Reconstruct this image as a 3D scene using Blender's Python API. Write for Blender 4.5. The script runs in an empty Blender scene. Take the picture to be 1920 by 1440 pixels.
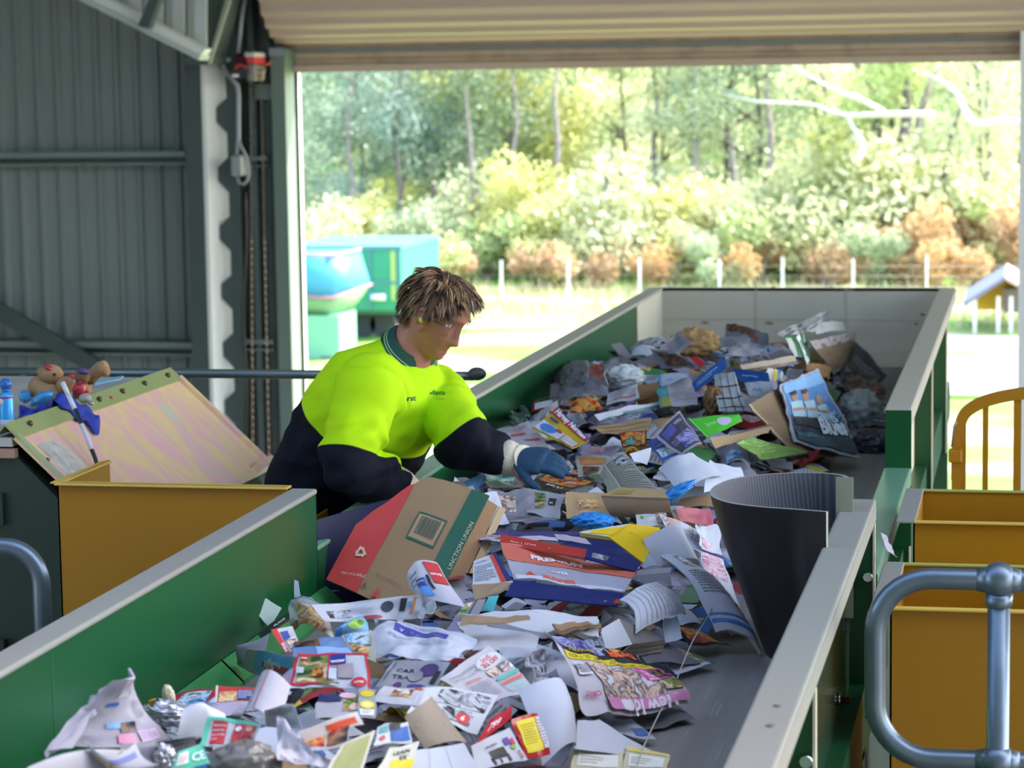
import bpy, bmesh, math, random
from mathutils import Vector, Matrix, noise
random.seed(7)
SC = bpy.context.scene
COL = SC.collection
PI = math.pi

# ------------------------------------------------------------------ camera
F = 4735.0
def nrm(v):
    l = math.sqrt(sum(c*c for c in v)); return tuple(c/l for c in v)
def dot(a, b): return sum(x*y for x, y in zip(a, b))
def crs(a, b): return (a[1]*b[2]-a[2]*b[1], a[2]*b[0]-a[0]*b[2], a[0]*b[1]-a[1]*b[0])
EY = nrm((984/F, -586/F, 1.0))
_h = (1.0, -0.015, 0.0)
_d = dot(_h, EY)
EX = nrm(tuple(a-_d*b for a, b in zip(_h, EY)))
EZ = crs(EX, EY)
CZ = 2.065
CAM = Vector((0.0, 0.0, CZ))
def ray(px, py):
    v = ((px-960)/F, (py-720)/F, 1.0)
    return Vector((dot(v, EX), dot(v, EY), dot(v, EZ)))
def atY(px, py, Y):
    r = ray(px, py); return CAM + r*(Y/r.y)
def atZ(px, py, z):
    r = ray(px, py); return CAM + r*((z-CZ)/r.z)
def atX(px, py, x):
    r = ray(px, py); return CAM + r*(x/r.x)
def proj(p):
    q = Vector(p)-CAM
    c = [EX[i]*q.x+EY[i]*q.y+EZ[i]*q.z for i in range(3)]
    return (960+F*c[0]/c[2], 720+F*c[1]/c[2])

cd = bpy.data.cameras.new('camera')
cam = bpy.data.objects.new('camera', cd); COL.objects.link(cam)
R = Matrix(((EX[0], -EX[1], -EX[2]), (EY[0], -EY[1], -EY[2]), (EZ[0], -EZ[1], -EZ[2])))
cam.matrix_world = Matrix.Translation(CAM) @ R.to_4x4()
cd.sensor_width = 36; cd.lens = F/1920*36
cd.clip_start = 0.05; cd.clip_end = 600
cd.dof.use_dof = True; cd.dof.focus_distance = 5.9; cd.dof.aperture_fstop = 6.5
SC.camera = cam

# ------------------------------------------------------------------ materials
def lin(c):
    if isinstance(c, str):
        c = c.lstrip('#'); c = [int(c[i:i+2], 16)/255 for i in (0, 2, 4)]
    return tuple((x/12.92 if x <= 0.04045 else ((x+0.055)/1.055)**2.4) for x in c)+(1.0,)
_M = {}
def mat(name, col, rough=0.6, metal=0.0, var=0.0, vscale=8.0, col2=None, spec=0.5, bump=0.0, bscale=60.0, coat=0.0, trans=0.0, stretch=None, vcontrast=0.0):
    """principled material; col2 = second colour mixed in by a noise pattern of amount var"""
    if name in _M: return _M[name]
    m = bpy.data.materials.new(name); m.use_nodes = True
    nt = m.node_tree; b = nt.nodes['Principled BSDF']
    b.inputs['Base Color'].default_value = lin(col)
    b.inputs['Roughness'].default_value = rough; b.inputs['Metallic'].default_value = metal
    b.inputs['Specular IOR Level'].default_value = spec
    if coat: b.inputs['Coat Weight'].default_value = coat; b.inputs['Coat Roughness'].default_value = 0.1
    if trans: b.inputs['Transmission Weight'].default_value = trans
    if var or bump:
        tc = nt.nodes.new('ShaderNodeTexCoord'); src = tc.outputs['Object']
        if stretch:
            mp = nt.nodes.new('ShaderNodeMapping'); mp.inputs['Scale'].default_value = stretch
            nt.links.new(src, mp.inputs[0]); src = mp.outputs[0]
    if var:
        n = nt.nodes.new('ShaderNodeTexNoise'); n.inputs['Scale'].default_value = vscale; n.inputs['Detail'].default_value = 6
        nt.links.new(src, n.inputs['Vector'])
        mr = nt.nodes.new('ShaderNodeMapRange'); lo = 0.35+vcontrast*0.2
        mr.inputs[1].default_value = lo; mr.inputs[2].default_value = 0.72; mr.inputs[3].default_value = 0; mr.inputs[4].default_value = var
        nt.links.new(n.outputs[0], mr.inputs[0])
        mx = nt.nodes.new('ShaderNodeMix'); mx.data_type = 'RGBA'
        mx.inputs[6].default_value = lin(col)
        c2 = col2 if col2 else '#ffffff'
        mx.inputs[7].default_value = lin(c2)
        nt.links.new(mr.outputs[0], mx.inputs[0]); nt.links.new(mx.outputs[2], b.inputs['Base Color'])
    if bump:
        n2 = nt.nodes.new('ShaderNodeTexNoise'); n2.inputs['Scale'].default_value = bscale; n2.inputs['Detail'].default_value = 4
        nt.links.new(src, n2.inputs['Vector'])
        bp = nt.nodes.new('ShaderNodeBump'); bp.inputs['Strength'].default_value = bump; bp.inputs['Distance'].default_value = 0.01
        nt.links.new(n2.outputs[0], bp.inputs['Height']); nt.links.new(bp.outputs[0], b.inputs['Normal'])
    _M[name] = m
    return m

# ------------------------------------------------------------------ mesh builder
class MB:
    def __init__(s): s.v = []; s.f = []; s.m = []; s.s = []
    def add(s, vs, fs, mi=0, smooth=False):
        o = len(s.v); s.v += [tuple(v) for v in vs]
        for f in fs: s.f.append(tuple(i+o for i in f)); s.m.append(mi); s.s.append(smooth)
    def box(s, a, b, mi=0, M=None):
        x0, y0, z0 = a; x1, y1, z1 = b
        vs = [Vector(p) for p in ((x0,y0,z0),(x1,y0,z0),(x1,y1,z0),(x0,y1,z0),(x0,y0,z1),(x1,y0,z1),(x1,y1,z1),(x0,y1,z1))]
        if M: vs = [M @ v for v in vs]
        s.add(vs, ((0,3,2,1),(4,5,6,7),(0,1,5,4),(1,2,6,5),(2,3,7,6),(3,0,4,7)), mi); return s
    def grid(s, fn, nu, nv, mi=0, smooth=True, thick=0.0):
        vs = [Vector(fn(i/nu, j/nv)) for j in range(nv+1) for i in range(nu+1)]
        w = nu+1
        fs = [(j*w+i, j*w+i+1, (j+1)*w+i+1, (j+1)*w+i) for j in range(nv) for i in range(nu)]
        s.add(vs, fs, mi, smooth)
        if thick:
            N = [Vector((0,0,0)) for _ in vs]
            for f in fs:
                n = (vs[f[1]]-vs[f[0]]).cross(vs[f[3]]-vs[f[0]])
                for i in f: N[i] += n
            bk = [v - (n.normalized() if n.length > 0 else n)*thick for v, n in zip(vs, N)]
            s.add(bk, [f[::-1] for f in fs], mi, smooth)
            o = len(s.v)
            bd = [i for i in range(nu+1)] + [j*w+nu for j in range(1, nv+1)] + [nv*w+i for i in range(nu-1, -1, -1)] + [j*w for j in range(nv-1, 0, -1)]
            k = len(bd)
            s.add([vs[i] for i in bd]+[bk[i] for i in bd], [(q, q+k, (q+1) % k+k, (q+1) % k) for q in range(k)], mi, False)
        return s
    def tube(s, pts, r, n=10, mi=0, caps=True, smooth=True, closed=False, flat=1.0, up=None):
        pts = [Vector(p) for p in pts]; k = len(pts)
        rr = r if isinstance(r, (list, tuple)) else [r]*k
        T = []
        for i in range(k):
            a = pts[i-1] if (i > 0 or closed) else pts[i]; b = pts[(i+1) % k] if (i < k-1 or closed) else pts[i]
            t = (b-a); T.append(t.normalized() if t.length > 1e-9 else Vector((0,0,1)))
        u = Vector(up) if up else (Vector((0,0,1)) if abs(T[0].z) < 0.9 else Vector((1,0,0)))
        u = (u - T[0]*u.dot(T[0])).normalized()
        vs = []
        for i in range(k):
            u = (u - T[i]*u.dot(T[i])).normalized(); w = T[i].cross(u)
            for j in range(n):
                a = 2*PI*j/n
                ra = rr[i]
                vs.append(pts[i]+u*(math.cos(a)*ra*flat)+w*(math.sin(a)*ra))
        fs = []
        for i in range(k if closed else k-1):
            for j in range(n):
                i2 = (i+1) % k
                fs.append((i*n+j, i*n+(j+1) % n, i2*n+(j+1) % n, i2*n+j))
        s.add(vs, fs, mi, smooth)
        if caps and not closed:
            o = len(s.v)-len(vs)
            s.f.append(tuple(o+j for j in range(n-1, -1, -1))); s.m.append(mi); s.s.append(False)
            s.f.append(tuple(o+(k-1)*n+j for j in range(n))); s.m.append(mi); s.s.append(False)
        return s
    def loft(s, rings, mi=0, caps=True, smooth=True):
        n = len(rings[0]); vs = [p for r in rings for p in r]
        fs = [(i*n+j, i*n+(j+1) % n, (i+1)*n+(j+1) % n, (i+1)*n+j) for i in range(len(rings)-1) for j in range(n)]
        if caps: fs += [tuple(range(n-1, -1, -1)), tuple((len(rings)-1)*n+j for j in range(n))]
        s.add(vs, fs, mi, smooth); return s
    def lathe(s, prof, c=(0,0,0), n=20, mi=0, M=None, smooth=True):
        c = Vector(c); rings = []
        for r, z in prof:
            ring = [Vector((r*math.cos(2*PI*j/n), r*math.sin(2*PI*j/n), z)) for j in range(n)]
            if M: ring = [M @ p for p in ring]
            rings.append([p+c for p in ring])
        return s.loft(rings, mi, True, smooth)
    def ball(s, c, r, nu=16, nv=10, mi=0, M=None):
        if not isinstance(r, (tuple, list)): r = (r, r, r)
        c = Vector(c)
        def fn(u, v):
            a = 2*PI*u; b = PI*(v-0.5)
            p = Vector((r[0]*math.cos(b)*math.cos(a), r[1]*math.cos(b)*math.sin(a), r[2]*math.sin(b)))
            return c + ((M @ p) if M else p)
        return s.grid(fn, nu, nv, mi, True)
    def prism(s, poly, a, b, mi=0, axis='y'):
        """extrude 2D polygon (x,z for axis y / y,z for axis x / x,y for axis z) between a and b"""
        def P(p, t):
            return (p[0], t, p[1]) if axis == 'y' else ((t, p[0], p[1]) if axis == 'x' else (p[0], p[1], t))
        n = len(poly)
        s.add([P(p, a) for p in poly]+[P(p, b) for p in poly],
              [tuple(range(n)), tuple(range(2*n-1, n-1, -1))]+[(i, i+n, (i+1) % n+n, (i+1) % n) for i in range(n)], mi)
        return s
    def text(s, body, fn, size=1.0, mi=0, bold=0.0, font=None):
        """lettering mapped through fn(x, y) -> point, x and y in text units (height of caps about 0.7*size)"""
        vs, fs = glyphs(body, bold)
        s.add([fn(x*size, y*size) for x, y in vs], fs, mi)
        return s
    def build(s, name, mats=None, parent=None, loc=None, fix=False, sharp=None):
        me = bpy.data.meshes.new(name)
        off = Vector(loc) if loc else Vector((0,0,0))
        me.from_pydata([tuple(Vector(v)-off) for v in s.v], [], s.f)
        if mats is not None:
            for m in (mats if isinstance(mats, (list, tuple)) else [mats]): me.materials.append(m)
        me.polygons.foreach_set('material_index', s.m)
        me.polygons.foreach_set('use_smooth', s.s)
        if fix:
            b = bmesh.new(); b.from_mesh(me)
            bmesh.ops.remove_doubles(b, verts=b.verts, dist=1e-5)
            bmesh.ops.recalc_face_normals(b, faces=b.faces); b.to_mesh(me); b.free()
        me.update()
        o = bpy.data.objects.new(name, me); COL.objects.link(o)
        if loc: o.location = off
        if parent is not None:
            pw = parent.get('_w')
            o.parent = parent
            if pw is not None: o.location = off - Vector(pw)
        return o
_G = {}
def glyphs(body, bold=0.0):
    k = (body, bold)
    if k in _G: return _G[k]
    cu = bpy.data.curves.new('t', 'FONT'); cu.body = body; cu.resolution_u = 2; cu.offset = bold
    o = bpy.data.objects.new('t', cu); COL.objects.link(o)
    dg = bpy.context.evaluated_depsgraph_get()
    me = o.evaluated_get(dg).to_mesh()
    vs = [(v.co.x, v.co.y) for v in me.vertices]; fs = [tuple(p.vertices) for p in me.polygons]
    o.evaluated_get(dg).to_mesh_clear()
    bpy.data.objects.remove(o); bpy.data.curves.remove(cu)
    _G[k] = (vs, fs); return _G[k]
def twidth(body, bold=0.0):
    vs, _ = glyphs(body, bold); return max(v[0] for v in vs) if vs else 1.0

def empty(name, loc):
    o = bpy.data.objects.new(name, None); COL.objects.link(o); o.location = loc; o['_w'] = tuple(loc); o.empty_display_size = 0.1
    return o
def tag(o, label=None, cat=None, group=None, kind=None):
    if label: o['label'] = label
    if cat: o['category'] = cat
    if group: o['group'] = group
    if kind: o['kind'] = kind
    return o
def thing(name, loc, label, cat, group=None): return tag(empty(name, loc), label, cat, group)
def struct(o, label=None): o['kind'] = 'structure'; o['label'] = label if label else o.name.replace('_', ' '); return o
def arc(c, r, a0, a1, n, ax1, ax2):
    c = Vector(c); ax1 = Vector(ax1); ax2 = Vector(ax2)
    return [c+ax1*(r*math.cos(a0+(a1-a0)*i/n))+ax2*(r*math.sin(a0+(a1-a0)*i/n)) for i in range(n+1)]
def rbox(mb, a, b, r=0.01, mi=0, M=None, seg=2):
    """box with rounded edges"""
    bm = bmesh.new(); bmesh.ops.create_cube(bm, size=1)
    a = Vector(a); b = Vector(b)
    for v in bm.verts: v.co = Vector(((v.co.x+.5)*(b.x-a.x)+a.x, (v.co.y+.5)*(b.y-a.y)+a.y, (v.co.z+.5)*(b.z-a.z)+a.z))
    bmesh.ops.bevel(bm, geom=bm.edges[:], offset=r, segments=seg, affect='EDGES', profile=0.5)
    bm.verts.index_update()
    vs = [M @ v.co if M else v.co.copy() for v in bm.verts]
    mb.add(vs, [tuple(v.index for v in f.verts) for f in bm.faces], mi); bm.free()
    return mb
# ------------------------------------------------------------------ palette
GREEN = mat('green_paint', '#12552b', 0.3, 0, 0.5, 3.0, '#0c3c1f', spec=0.45, bump=0.03, bscale=20, stretch=(1, 0.25, 1))
GREEN_D = mat('green_paint_outer', '#124a27', 0.35, 0, 0.3, 3.0, '#0c381e')
GREEN_L = mat('green_skirt', '#36884a', 0.45, 0, 0.4, 10, '#2a7040')
FLANGE = mat('worn_flange', '#8f8b84', 0.55, 0.05, 0.5, 5.0, '#87948a', bump=0.03, bscale=30, stretch=(1, 0.2, 1))
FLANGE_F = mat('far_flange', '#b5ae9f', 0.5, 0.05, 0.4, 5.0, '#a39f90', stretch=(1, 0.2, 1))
FLANGE_G = mat('scuffed_green_flange', '#8fb59c', 0.3, 0.2, 0.6, 5.0, '#4d8f66', stretch=(1, 0.2, 1))
CREAM = mat('cream_paint', '#d2c9b0', 0.5, 0, 0.35, 4.0, '#b9b3a0')
RUSTY = mat('cream_end_paint', '#c6bda9', 0.55, 0, 0.45, 3.5, '#b1a894')
RUST = mat('rust_stain', '#7d5a3c', 0.8, 0, 0.6, 20, '#a58b6e')
BELT = mat('belt_rubber', '#716c69', 0.6, 0, 0.7, 16.0, '#989390', stretch=(1.0, 0.02, 1.0), bump=0.05, bscale=90)
RUBBER = mat('black_rubber', '#1e1b1c', 0.42, 0, 0.35, 6, '#353133', spec=0.4)
RUBBER_IN = mat('ribbed_rubber', '#4a4a4e', 0.7, 0, 0.0)
YEL = mat('yellow_paint', '#a87108', 0.42, 0, 0.3, 2.5, '#986506', bump=0.04, bscale=14)
YEL_E = mat('yellow_edge', '#d8b04e', 0.35)
GALV = mat('galvanised_pipe', '#76838e', 0.36, 0.75, 0.5, 14, '#586672', bump=0.05, bscale=40)
GALV_D = mat('dull_galvanised', '#6d7a78', 0.5, 0.4, 0.4, 12, '#5b6866')
STEEL_DK = mat('dark_shed_steel', '#4a5654', 0.6, 0.1, 0.3, 4, '#414c4b')
CLAD = mat('shed_cladding', '#8a9390', 0.55, 0.1, 0.35, 1.5, '#7c8582')
WHITE_ST = mat('white_steel', '#e6e6e1', 0.5)
BEIGE = mat('roller_beige', '#c4ae98', 0.45, 0.05, 0.35, 3.0, '#b09c86', stretch=(0.3, 1, 1))
CONC = mat('concrete', '#7a7a76', 0.8, 0, 0.5, 2.0, '#63635f')
CHROME = mat('chrome', '#d6d8dc', 0.12, 1.0)
BLACK = mat('black_plastic', '#141416', 0.4)
DKGREEN = mat('machine_green', '#24382c', 0.5, 0, 0.5, 2.5, '#1b2d22')

# ------------------------------------------------------------------ the shed (setting)
WY = 19.0   # back wall plane
def wx(px, py=400, Y=WY): return atY(px, py, Y).x
def wz(px, py, Y=WY): return atY(px, py, Y).z

def corrugated(x0, x1, z0, z1, Y, pitch, rib, depth, z1b=None):
    """ribbed sheet: flat pans between raised ribs, facing -Y"""
    mb = MB(); xs = []; x = x0
    while x < x1:
        for dx, dy in ((0, 0), (pitch-rib, 0), (pitch-rib*0.72, -depth), (pitch-rib*0.28, -depth)):
            xs.append((x+dx, Y+dy))
        x += pitch
    xs.append((x, Y)); n = len(xs)
    vs = [(a, b, z0) for a, b in xs]+[(a, b, z1) for a, b in xs]
    mb.add(vs, [(i, i+1, i+n+1, i+n) for i in range(n-1)])
    return mb
DOOR_L = wx(541, 300); DOOR_R = wx(1917, 300)
HEAD_Z = wz(1200, 121)
GZ = -3.0
wall = corrugated(-12, DOOR_L-0.05, GZ, 6.2, WY, 41*WY/F, 0.062, 0.03).build('wall_back', CLAD)
struct(wall, 'grey green ribbed steel sheet wall of the shed left of the roller door')
w2 = corrugated(DOOR_R+0.25, 9, GZ, 6.2, WY, 41*WY/F, 0.062, 0.03).build('wall_back', CLAD)
struct(w2, 'ribbed steel sheet wall right of the roller door')
w3 = MB().box((DOOR_L-0.05, WY, HEAD_Z+0.1), (DOOR_R+0.25, WY+0.05, 6.2)).build('wall_back', CLAD)
struct(w3, 'sheet wall over the roller door')
MBX = MB()
MBX.box((-12.1, 3.0, GZ), (-12.0, WY, 6.2)); struct(MBX.build('wall_left', CLAD), 'sheet steel side wall of the shed')
struct(MB().box((-12, 2.0, GZ-0.1), (9, WY+0.2, GZ)).build('floor', CONC), 'concrete shed floor below the platform')
deck = MB().box((-4.6, 1.8, -0.08), (2.4, 8.62, 0.0)).build('floor_deck', CONC); struct(deck, 'raised sorting platform floor')
# roof: ribbed sheets over the back of the shed
mb = MB()
for i in range(60):
    x = -12+i*0.35
    mb.box((x, 5.0, 5.6), (x+0.25, WY+1.4, 5.63)); mb.box((x+0.24, 5.0, 5.6), (x+0.36, WY+1.4, 5.67))
struct(mb.build('ceiling', CLAD), 'steel sheet shed roof')
struct(MB().box((-12, -2.2, 5.6), (9, 1.6, 5.66)).build('ceiling', CLAD), 'unseen near roof added to leave only a strip open for top light')  # added out of view: narrows the sky to an overhead strip
struct(MB().box((-12, -2.2, GZ), (9, -2.1, 5.6)).build('added_wall_front', CLAD), 'unseen wall added behind the viewer to cut the front light')  # added blocker: keeps sky light off the faces turned to the camera

# horizontal girts and their neighbours
def pxbox(name, pts, Y0, Y1, m, label):
    """beam whose front face is the picture quad pts laid on the plane Y0, given depth to Y1"""
    a = [atY(x, y, Y0) for x, y in pts]
    mb = MB(); b = [Vector((p.x, Y1, p.z)) for p in a]
    mb.add(a+b, [(0,1,2,3), (7,6,5,4)]+[(i, i+4, (i+1) % 4+4, (i+1) % 4) for i in range(4)])
    o = mb.build(name, m, fix=True); struct(o, label); return o
GIRT = mat('girt_steel', '#7f8d88', 0.45, 0.3, 0.3, 10, '#6f7d78')
def girt(x0, x1, ytop, ybot, label, n='trim_1'):
    a = atY(x0, ytop, WY-0.06); b = atY(x1, ytop, WY-0.06); zb = atY(x0, ybot, WY-0.06).z
    za = a.z; mb = MB()
    # lipped C section: top lip, web, bottom lip
    h = za-zb
    mb.box((a.x, WY-0.22, za-0.014), (b.x, WY-0.035, za)); mb.box((a.x, WY-0.22, zb), (b.x, WY-0.035, zb+0.014))
    mb.box((a.x, WY-0.235, za-h*0.42), (b.x, WY-0.22, za)); mb.box((a.x, WY-0.235, zb), (b.x, WY-0.22, zb+h*0.16))
    mb.box((a.x, WY-0.05, zb), (b.x, WY-0.035, za))
    struct(mb.build(n, GIRT), label)
girt(-700, 361, 292, 316, 'upper horizontal steel girt across the ribbed wall', 'trim_1')
girt(-700, 374, 631, 655, 'lower horizontal steel girt across the ribbed wall', 'trim_2')
girt(441, 513, 292, 312, 'short upper girt between column and door post', 'trim_3')
girt(447, 525, 632, 653, 'short lower girt between column and door post', 'trim_4')
pxbox('trim_5', [(-900, 52), (-900, 97), (170, 700), (185, 676)], WY-0.34, WY-0.28, STEEL_DK, 'dark diagonal wall brace running down behind the plush toys')
# column with a white web; the scalloped shadow on it is built as a dark plate
cx0, cx1 = wx(352, 400, WY-0.5), wx(384, 400, WY-0.5)
struct(MB().box((cx0, WY-0.5, GZ), (cx1, WY-0.04, 6.2)).build('column', STEEL_DK), 'dark steel column face left of the white web')
xw0, xw1 = cx1, wx(438, 400, WY-0.3)
mb = MB(); mb.box((xw0, WY-0.5, GZ), (xw0+0.03, WY-0.3, wz(390, 118)), 0); mb.box((xw0+0.03, WY-0.5, GZ), (xw0+0.031, WY-0.49, wz(390, 118)), 0)
mb.prism([(xw0+0.02, WY-0.50), (xw1, WY-0.30), (xw1, WY-0.28), (xw0+0.02, WY-0.47)], GZ, wz(390, 118), 0, 'z')
struct(mb.build('trim_6', WHITE_ST), 'white painted column flange and web lit by daylight')
# shadow edge of ribbed sheeting, cut as a trapezoid wave along z
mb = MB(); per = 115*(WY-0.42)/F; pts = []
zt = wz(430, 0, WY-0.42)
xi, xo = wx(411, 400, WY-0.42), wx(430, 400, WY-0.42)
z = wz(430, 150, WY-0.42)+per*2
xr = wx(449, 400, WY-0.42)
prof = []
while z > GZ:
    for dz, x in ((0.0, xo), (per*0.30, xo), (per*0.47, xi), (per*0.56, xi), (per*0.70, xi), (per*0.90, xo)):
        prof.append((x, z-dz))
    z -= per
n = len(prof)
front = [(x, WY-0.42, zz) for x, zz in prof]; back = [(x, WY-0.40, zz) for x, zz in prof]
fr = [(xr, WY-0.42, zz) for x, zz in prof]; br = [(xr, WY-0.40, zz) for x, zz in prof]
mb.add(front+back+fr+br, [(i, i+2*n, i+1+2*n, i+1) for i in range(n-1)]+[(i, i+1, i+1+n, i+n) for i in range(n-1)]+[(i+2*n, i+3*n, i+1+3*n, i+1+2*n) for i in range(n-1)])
struct(mb.build('trim_7', STEEL_DK), 'dark plate standing in for the scalloped shadow on the white web')
# door post (guide), head bracket, lit reveal
px0, px1 = wx(512, 300, WY-0.3), wx(538, 300, WY-0.3)
struct(MB().box((px0, WY-0.3, GZ), (px1, WY+0.05, wz(520, 92, WY-0.3))).build('door_frame_post', mat('door_post_green', '#6d7f74', 0.5, 0.1, 0.3, 5, '#62736a')), 'grey green steel guide post at the left of the roller door')
mb = MB().box((px0-0.005, WY-0.32, wz(520, 105, WY-0.3)), (px1-0.012, WY-0.28, wz(520, 90, WY-0.3)))
struct(mb.build('trim_8', mat('bracket_grey', '#8b96a0', 0.4, 0.4)), 'pale bracket cap on top of the door post')
struct(MB().box((px1, WY-0.05, GZ), (wx(557, 300, WY+0.1), WY+0.12, HEAD_Z)).build('trim_9', mat('white_reveal', '#f2f3f2', 0.5)), 'white sunlit reveal at the left edge of the door opening')
struct(MB().box((DOOR_R-0.02, WY-0.2, GZ), (DOOR_R+0.28, WY+0.12, HEAD_Z+0.2)).build('trim_10', WHITE_ST), 'white reveal at the right edge of the door opening')
for i, (x0, x1, m) in enumerate(((441, 447, STEEL_DK), (470, 481, GALV_D), (497, 510, STEEL_DK))):
    struct(MB().box((wx(x0, 300, WY-0.2), WY-0.2, GZ), (wx(x1, 300, WY-0.2), WY-0.1, 6.2)).build('trim_%d' % (11+i), m), ('narrow dark upright beside the scalloped shadow plate', 'grey channel upright behind the chain', 'dark upright close to the door post')[i])
pxbox('trim_14', [(478, 158), (512, 158), (512, 187), (478, 187)], WY-0.26, WY-0.2, GALV_D, 'small grey cross bracket beside the door post')
# sloping white rafter edge with pale roof sheet above, strut and dark haunch
pxbox('trim_15', [(-560, -393), (385, 92), (374, 108), (-560, -363)], WY-1.6, WY-1.45, WHITE_ST, 'white sloping rafter flange at upper left')
pxbox('trim_15', [(-560, -370), (376, 104), (372, 113), (-560, -356)], WY-1.62, WY-1.4, mat('rafter_under', '#b9bfba', 0.5), 'pale underside of the sloping rafter')
mb = MB()
for i in range(26):
    xa = -606+i*40.5
    for k, (w0, w1, dy) in enumerate(((0, 22, 0.0), (22, 40.5, 0.06))):
        q = [atY(xa+w0, -560, WY-1.35), atY(xa+w1, -560, WY-1.35), atY(xa+w1, 130, WY-1.35), atY(xa+w0, 130, WY-1.35)]
        # clip to above the rafter line
        for p, xx in zip(q[2:], (xa+w1, xa+w0)): p.z = atY(xx, min(95, 92-(385-xx)*0.513), WY-1.35).z
        if q[0].z-q[3].z < 0.02: continue
        if xa+w1 > 392: continue
        f = [Vector((p.x, p.y+dy, p.z)) for p in q]; g = [Vector((p.x, p.y+dy+0.02, p.z)) for p in q]
        mb.add(f+g, [(0,1,2,3), (7,6,5,4), (0,4,5,1), (1,5,6,2), (2,6,7,3), (3,7,4,0)])
o = mb.build('ceiling_sheet', mat('pale_roof_sheet', '#c4c8c8', 0.5, 0.1), None, fix=True); struct(o, 'pale ribbed roof sheeting above the sloping rafter')
pxbox('trim_16', [(258, 48), (298, -45), (316, -45), (277, 54)], WY-1.75, WY-1.66, STEEL_DK, 'short dark strut bolted onto the white rafter')
pxbox('trim_17', [(392, -60), (436, -60), (388, 122), (374, 112)], WY-0.9, WY-0.5, STEEL_DK, 'dark tapering haunch on top of the column')
pxbox('trim_17', [(337, 107), (392, 107), (388, 122), (337, 120)], WY-0.95, WY-0.5, STEEL_DK, 'dark cap plate on top of the column')
pxbox('trim_18', [(424, 0), (432, 0), (393, 120), (388, 120)], WY-0.93, WY-0.9, mat('haunch_edge', '#a8aaa2', 0.5), 'light edge strip of the haunch')

# roller door: rolled drum above, curtain below
door = empty('door_1', (0, WY, HEAD_Z)); struct(door, 'beige ribbed steel roller door rolled up above the opening')
zr0 = wz(900, 71, WY-0.75)
mb = MB(); RR = 0.62; cyy = WY-0.12; czz = zr0+RR
xl = wx(490, 40, WY-0.6)
n = 112
rings = []
for x in (xl, 9.0):
    rings.append([Vector((x, cyy+(RR+0.014*(1 if (i % 4) < 2 else -1))*math.cos(2*PI*i/n), czz+(RR+0.014*(1 if (i % 4) < 2 else -1))*math.sin(2*PI*i/n))) for i in range(n)])
mb.loft(rings, 0, True, False)
mb.build('rolled_drum', BEIGE, door)
mb = MB(); zc = HEAD_Z; seg = []
k = 0
while zc < zr0+0.35:
    for dz, dy in ((0, 0), (0.042, 0), (0.05, 0.022), (0.078, 0.022)): seg.append((zc+dz, dy))
    zc += 0.086
xq = wx(533, 120, WY); n = len(seg)
mb.add([(xq, WY-0.02+dy, z) for z, dy in seg]+[(9, WY-0.02+dy, z) for z, dy in seg], [(i, i+n, i+n+1, i+1) for i in range(n-1)])
mb.build('curtain', mat('curtain_beige', '#bca68c', 0.5, 0.05, 0.6, 6, '#8f7c66', vcontrast=0.6), door)
mb = MB().box((xq, WY-0.05, HEAD_Z-0.02), (9, WY+0.02, HEAD_Z+0.03)); mb.build('bottom_rail', BEIGE, door)

# chain hoist with its conduit, switch box and chains
P = atY(458, 128, WY-0.5)
ho = thing('chain_hoist', P, 'red and black electric door opener mounted high beside the door post', 'hoist')
def HP(x, y, dy=0.0): return atY(x, y, WY-0.5+dy)
mb = MB(); a = HP(432, 118); b = HP(470, 100); rbox(mb, (a.x, WY-0.42, a.z-0.02), (b.x, WY-0.25, b.z), 0.02); mb.build('housing', mat('hoist_red', '#7a2226', 0.5), ho)
mb = MB(); mb.tube([HP(451, 133, -0.12), HP(451, 133, 0.1)], 0.062, 20); mb.build('motor', BLACK, ho)
mb = MB(); mb.tube(arc(HP(451, 133, -0.14), 0.045, 0.35, PI-0.35, 8, (1,0,0), (0,0,1)), 0.008, 6); mb.build('red_mark', mat('red_mark', '#d23a32', 0.5), ho)
mb = MB(); a = HP(446, 145); b = HP(457, 139); mb.box((a.x, WY-0.64, a.z), (b.x, WY-0.58, b.z)); mb.build('label_plate', WHITE_ST, ho)
mb = MB(); a = HP(464, 108); b = HP(483, 98); rbox(mb, (a.x, WY-0.58, a.z), (b.x, WY-0.3, b.z), 0.01); mb.build('cover', mat('pale_cover', '#d8cfc8', 0.5), ho)
mb = MB(); a = HP(468, 119); b = HP(484, 107); rbox(mb, (a.x, WY-0.59, a.z), (b.x, WY-0.3, b.z), 0.01); mb.build('brake', mat('bright_red', '#e0404e', 0.45), ho)
mb = MB(); a = HP(466, 152); b = HP(482, 120); rbox(mb, (a.x, WY-0.55, a.z), (b.x, WY-0.3, b.z), 0.015); mb.build('gearbox', mat('gearbox_grey', '#9a938a', 0.5), ho)
mb = MB()
for i in range(4):
    x = 478+i*4; mb.tube([HP(x, 150), HP(x+3, 138), HP(x+6, 128)], 0.012, 6)
mb.build('chain_wheel', mat('brassy', '#b8a48c', 0.4, 0.5), ho)
mb = MB(); mb.tube([HP(486, 122), HP(497, 121), HP(506, 119), HP(508, 115)], 0.009, 6); mb.build('wire', mat('orange_wire', '#c0643c', 0.5), ho)
mb = MB(); mb.tube([HP(432, 111), HP(418, 113), HP(415, 118), HP(424, 134), HP(437, 150), HP(445, 160), HP(447, 175), HP(447, 260), HP(443, 295)], 0.018, 8); mb.build('conduit', mat('conduit_grey', '#9ea4aa', 0.5), ho)
mb = MB(); mb.tube([HP(447, 262), HP(452, 275), HP(462, 296), HP(466, 318), HP(464, 338), HP(456, 346), HP(447, 342), HP(444, 330)], 0.013, 8); mb.build('cable_loop', mat('cable_grey', '#8d9399', 0.5), ho)
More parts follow.
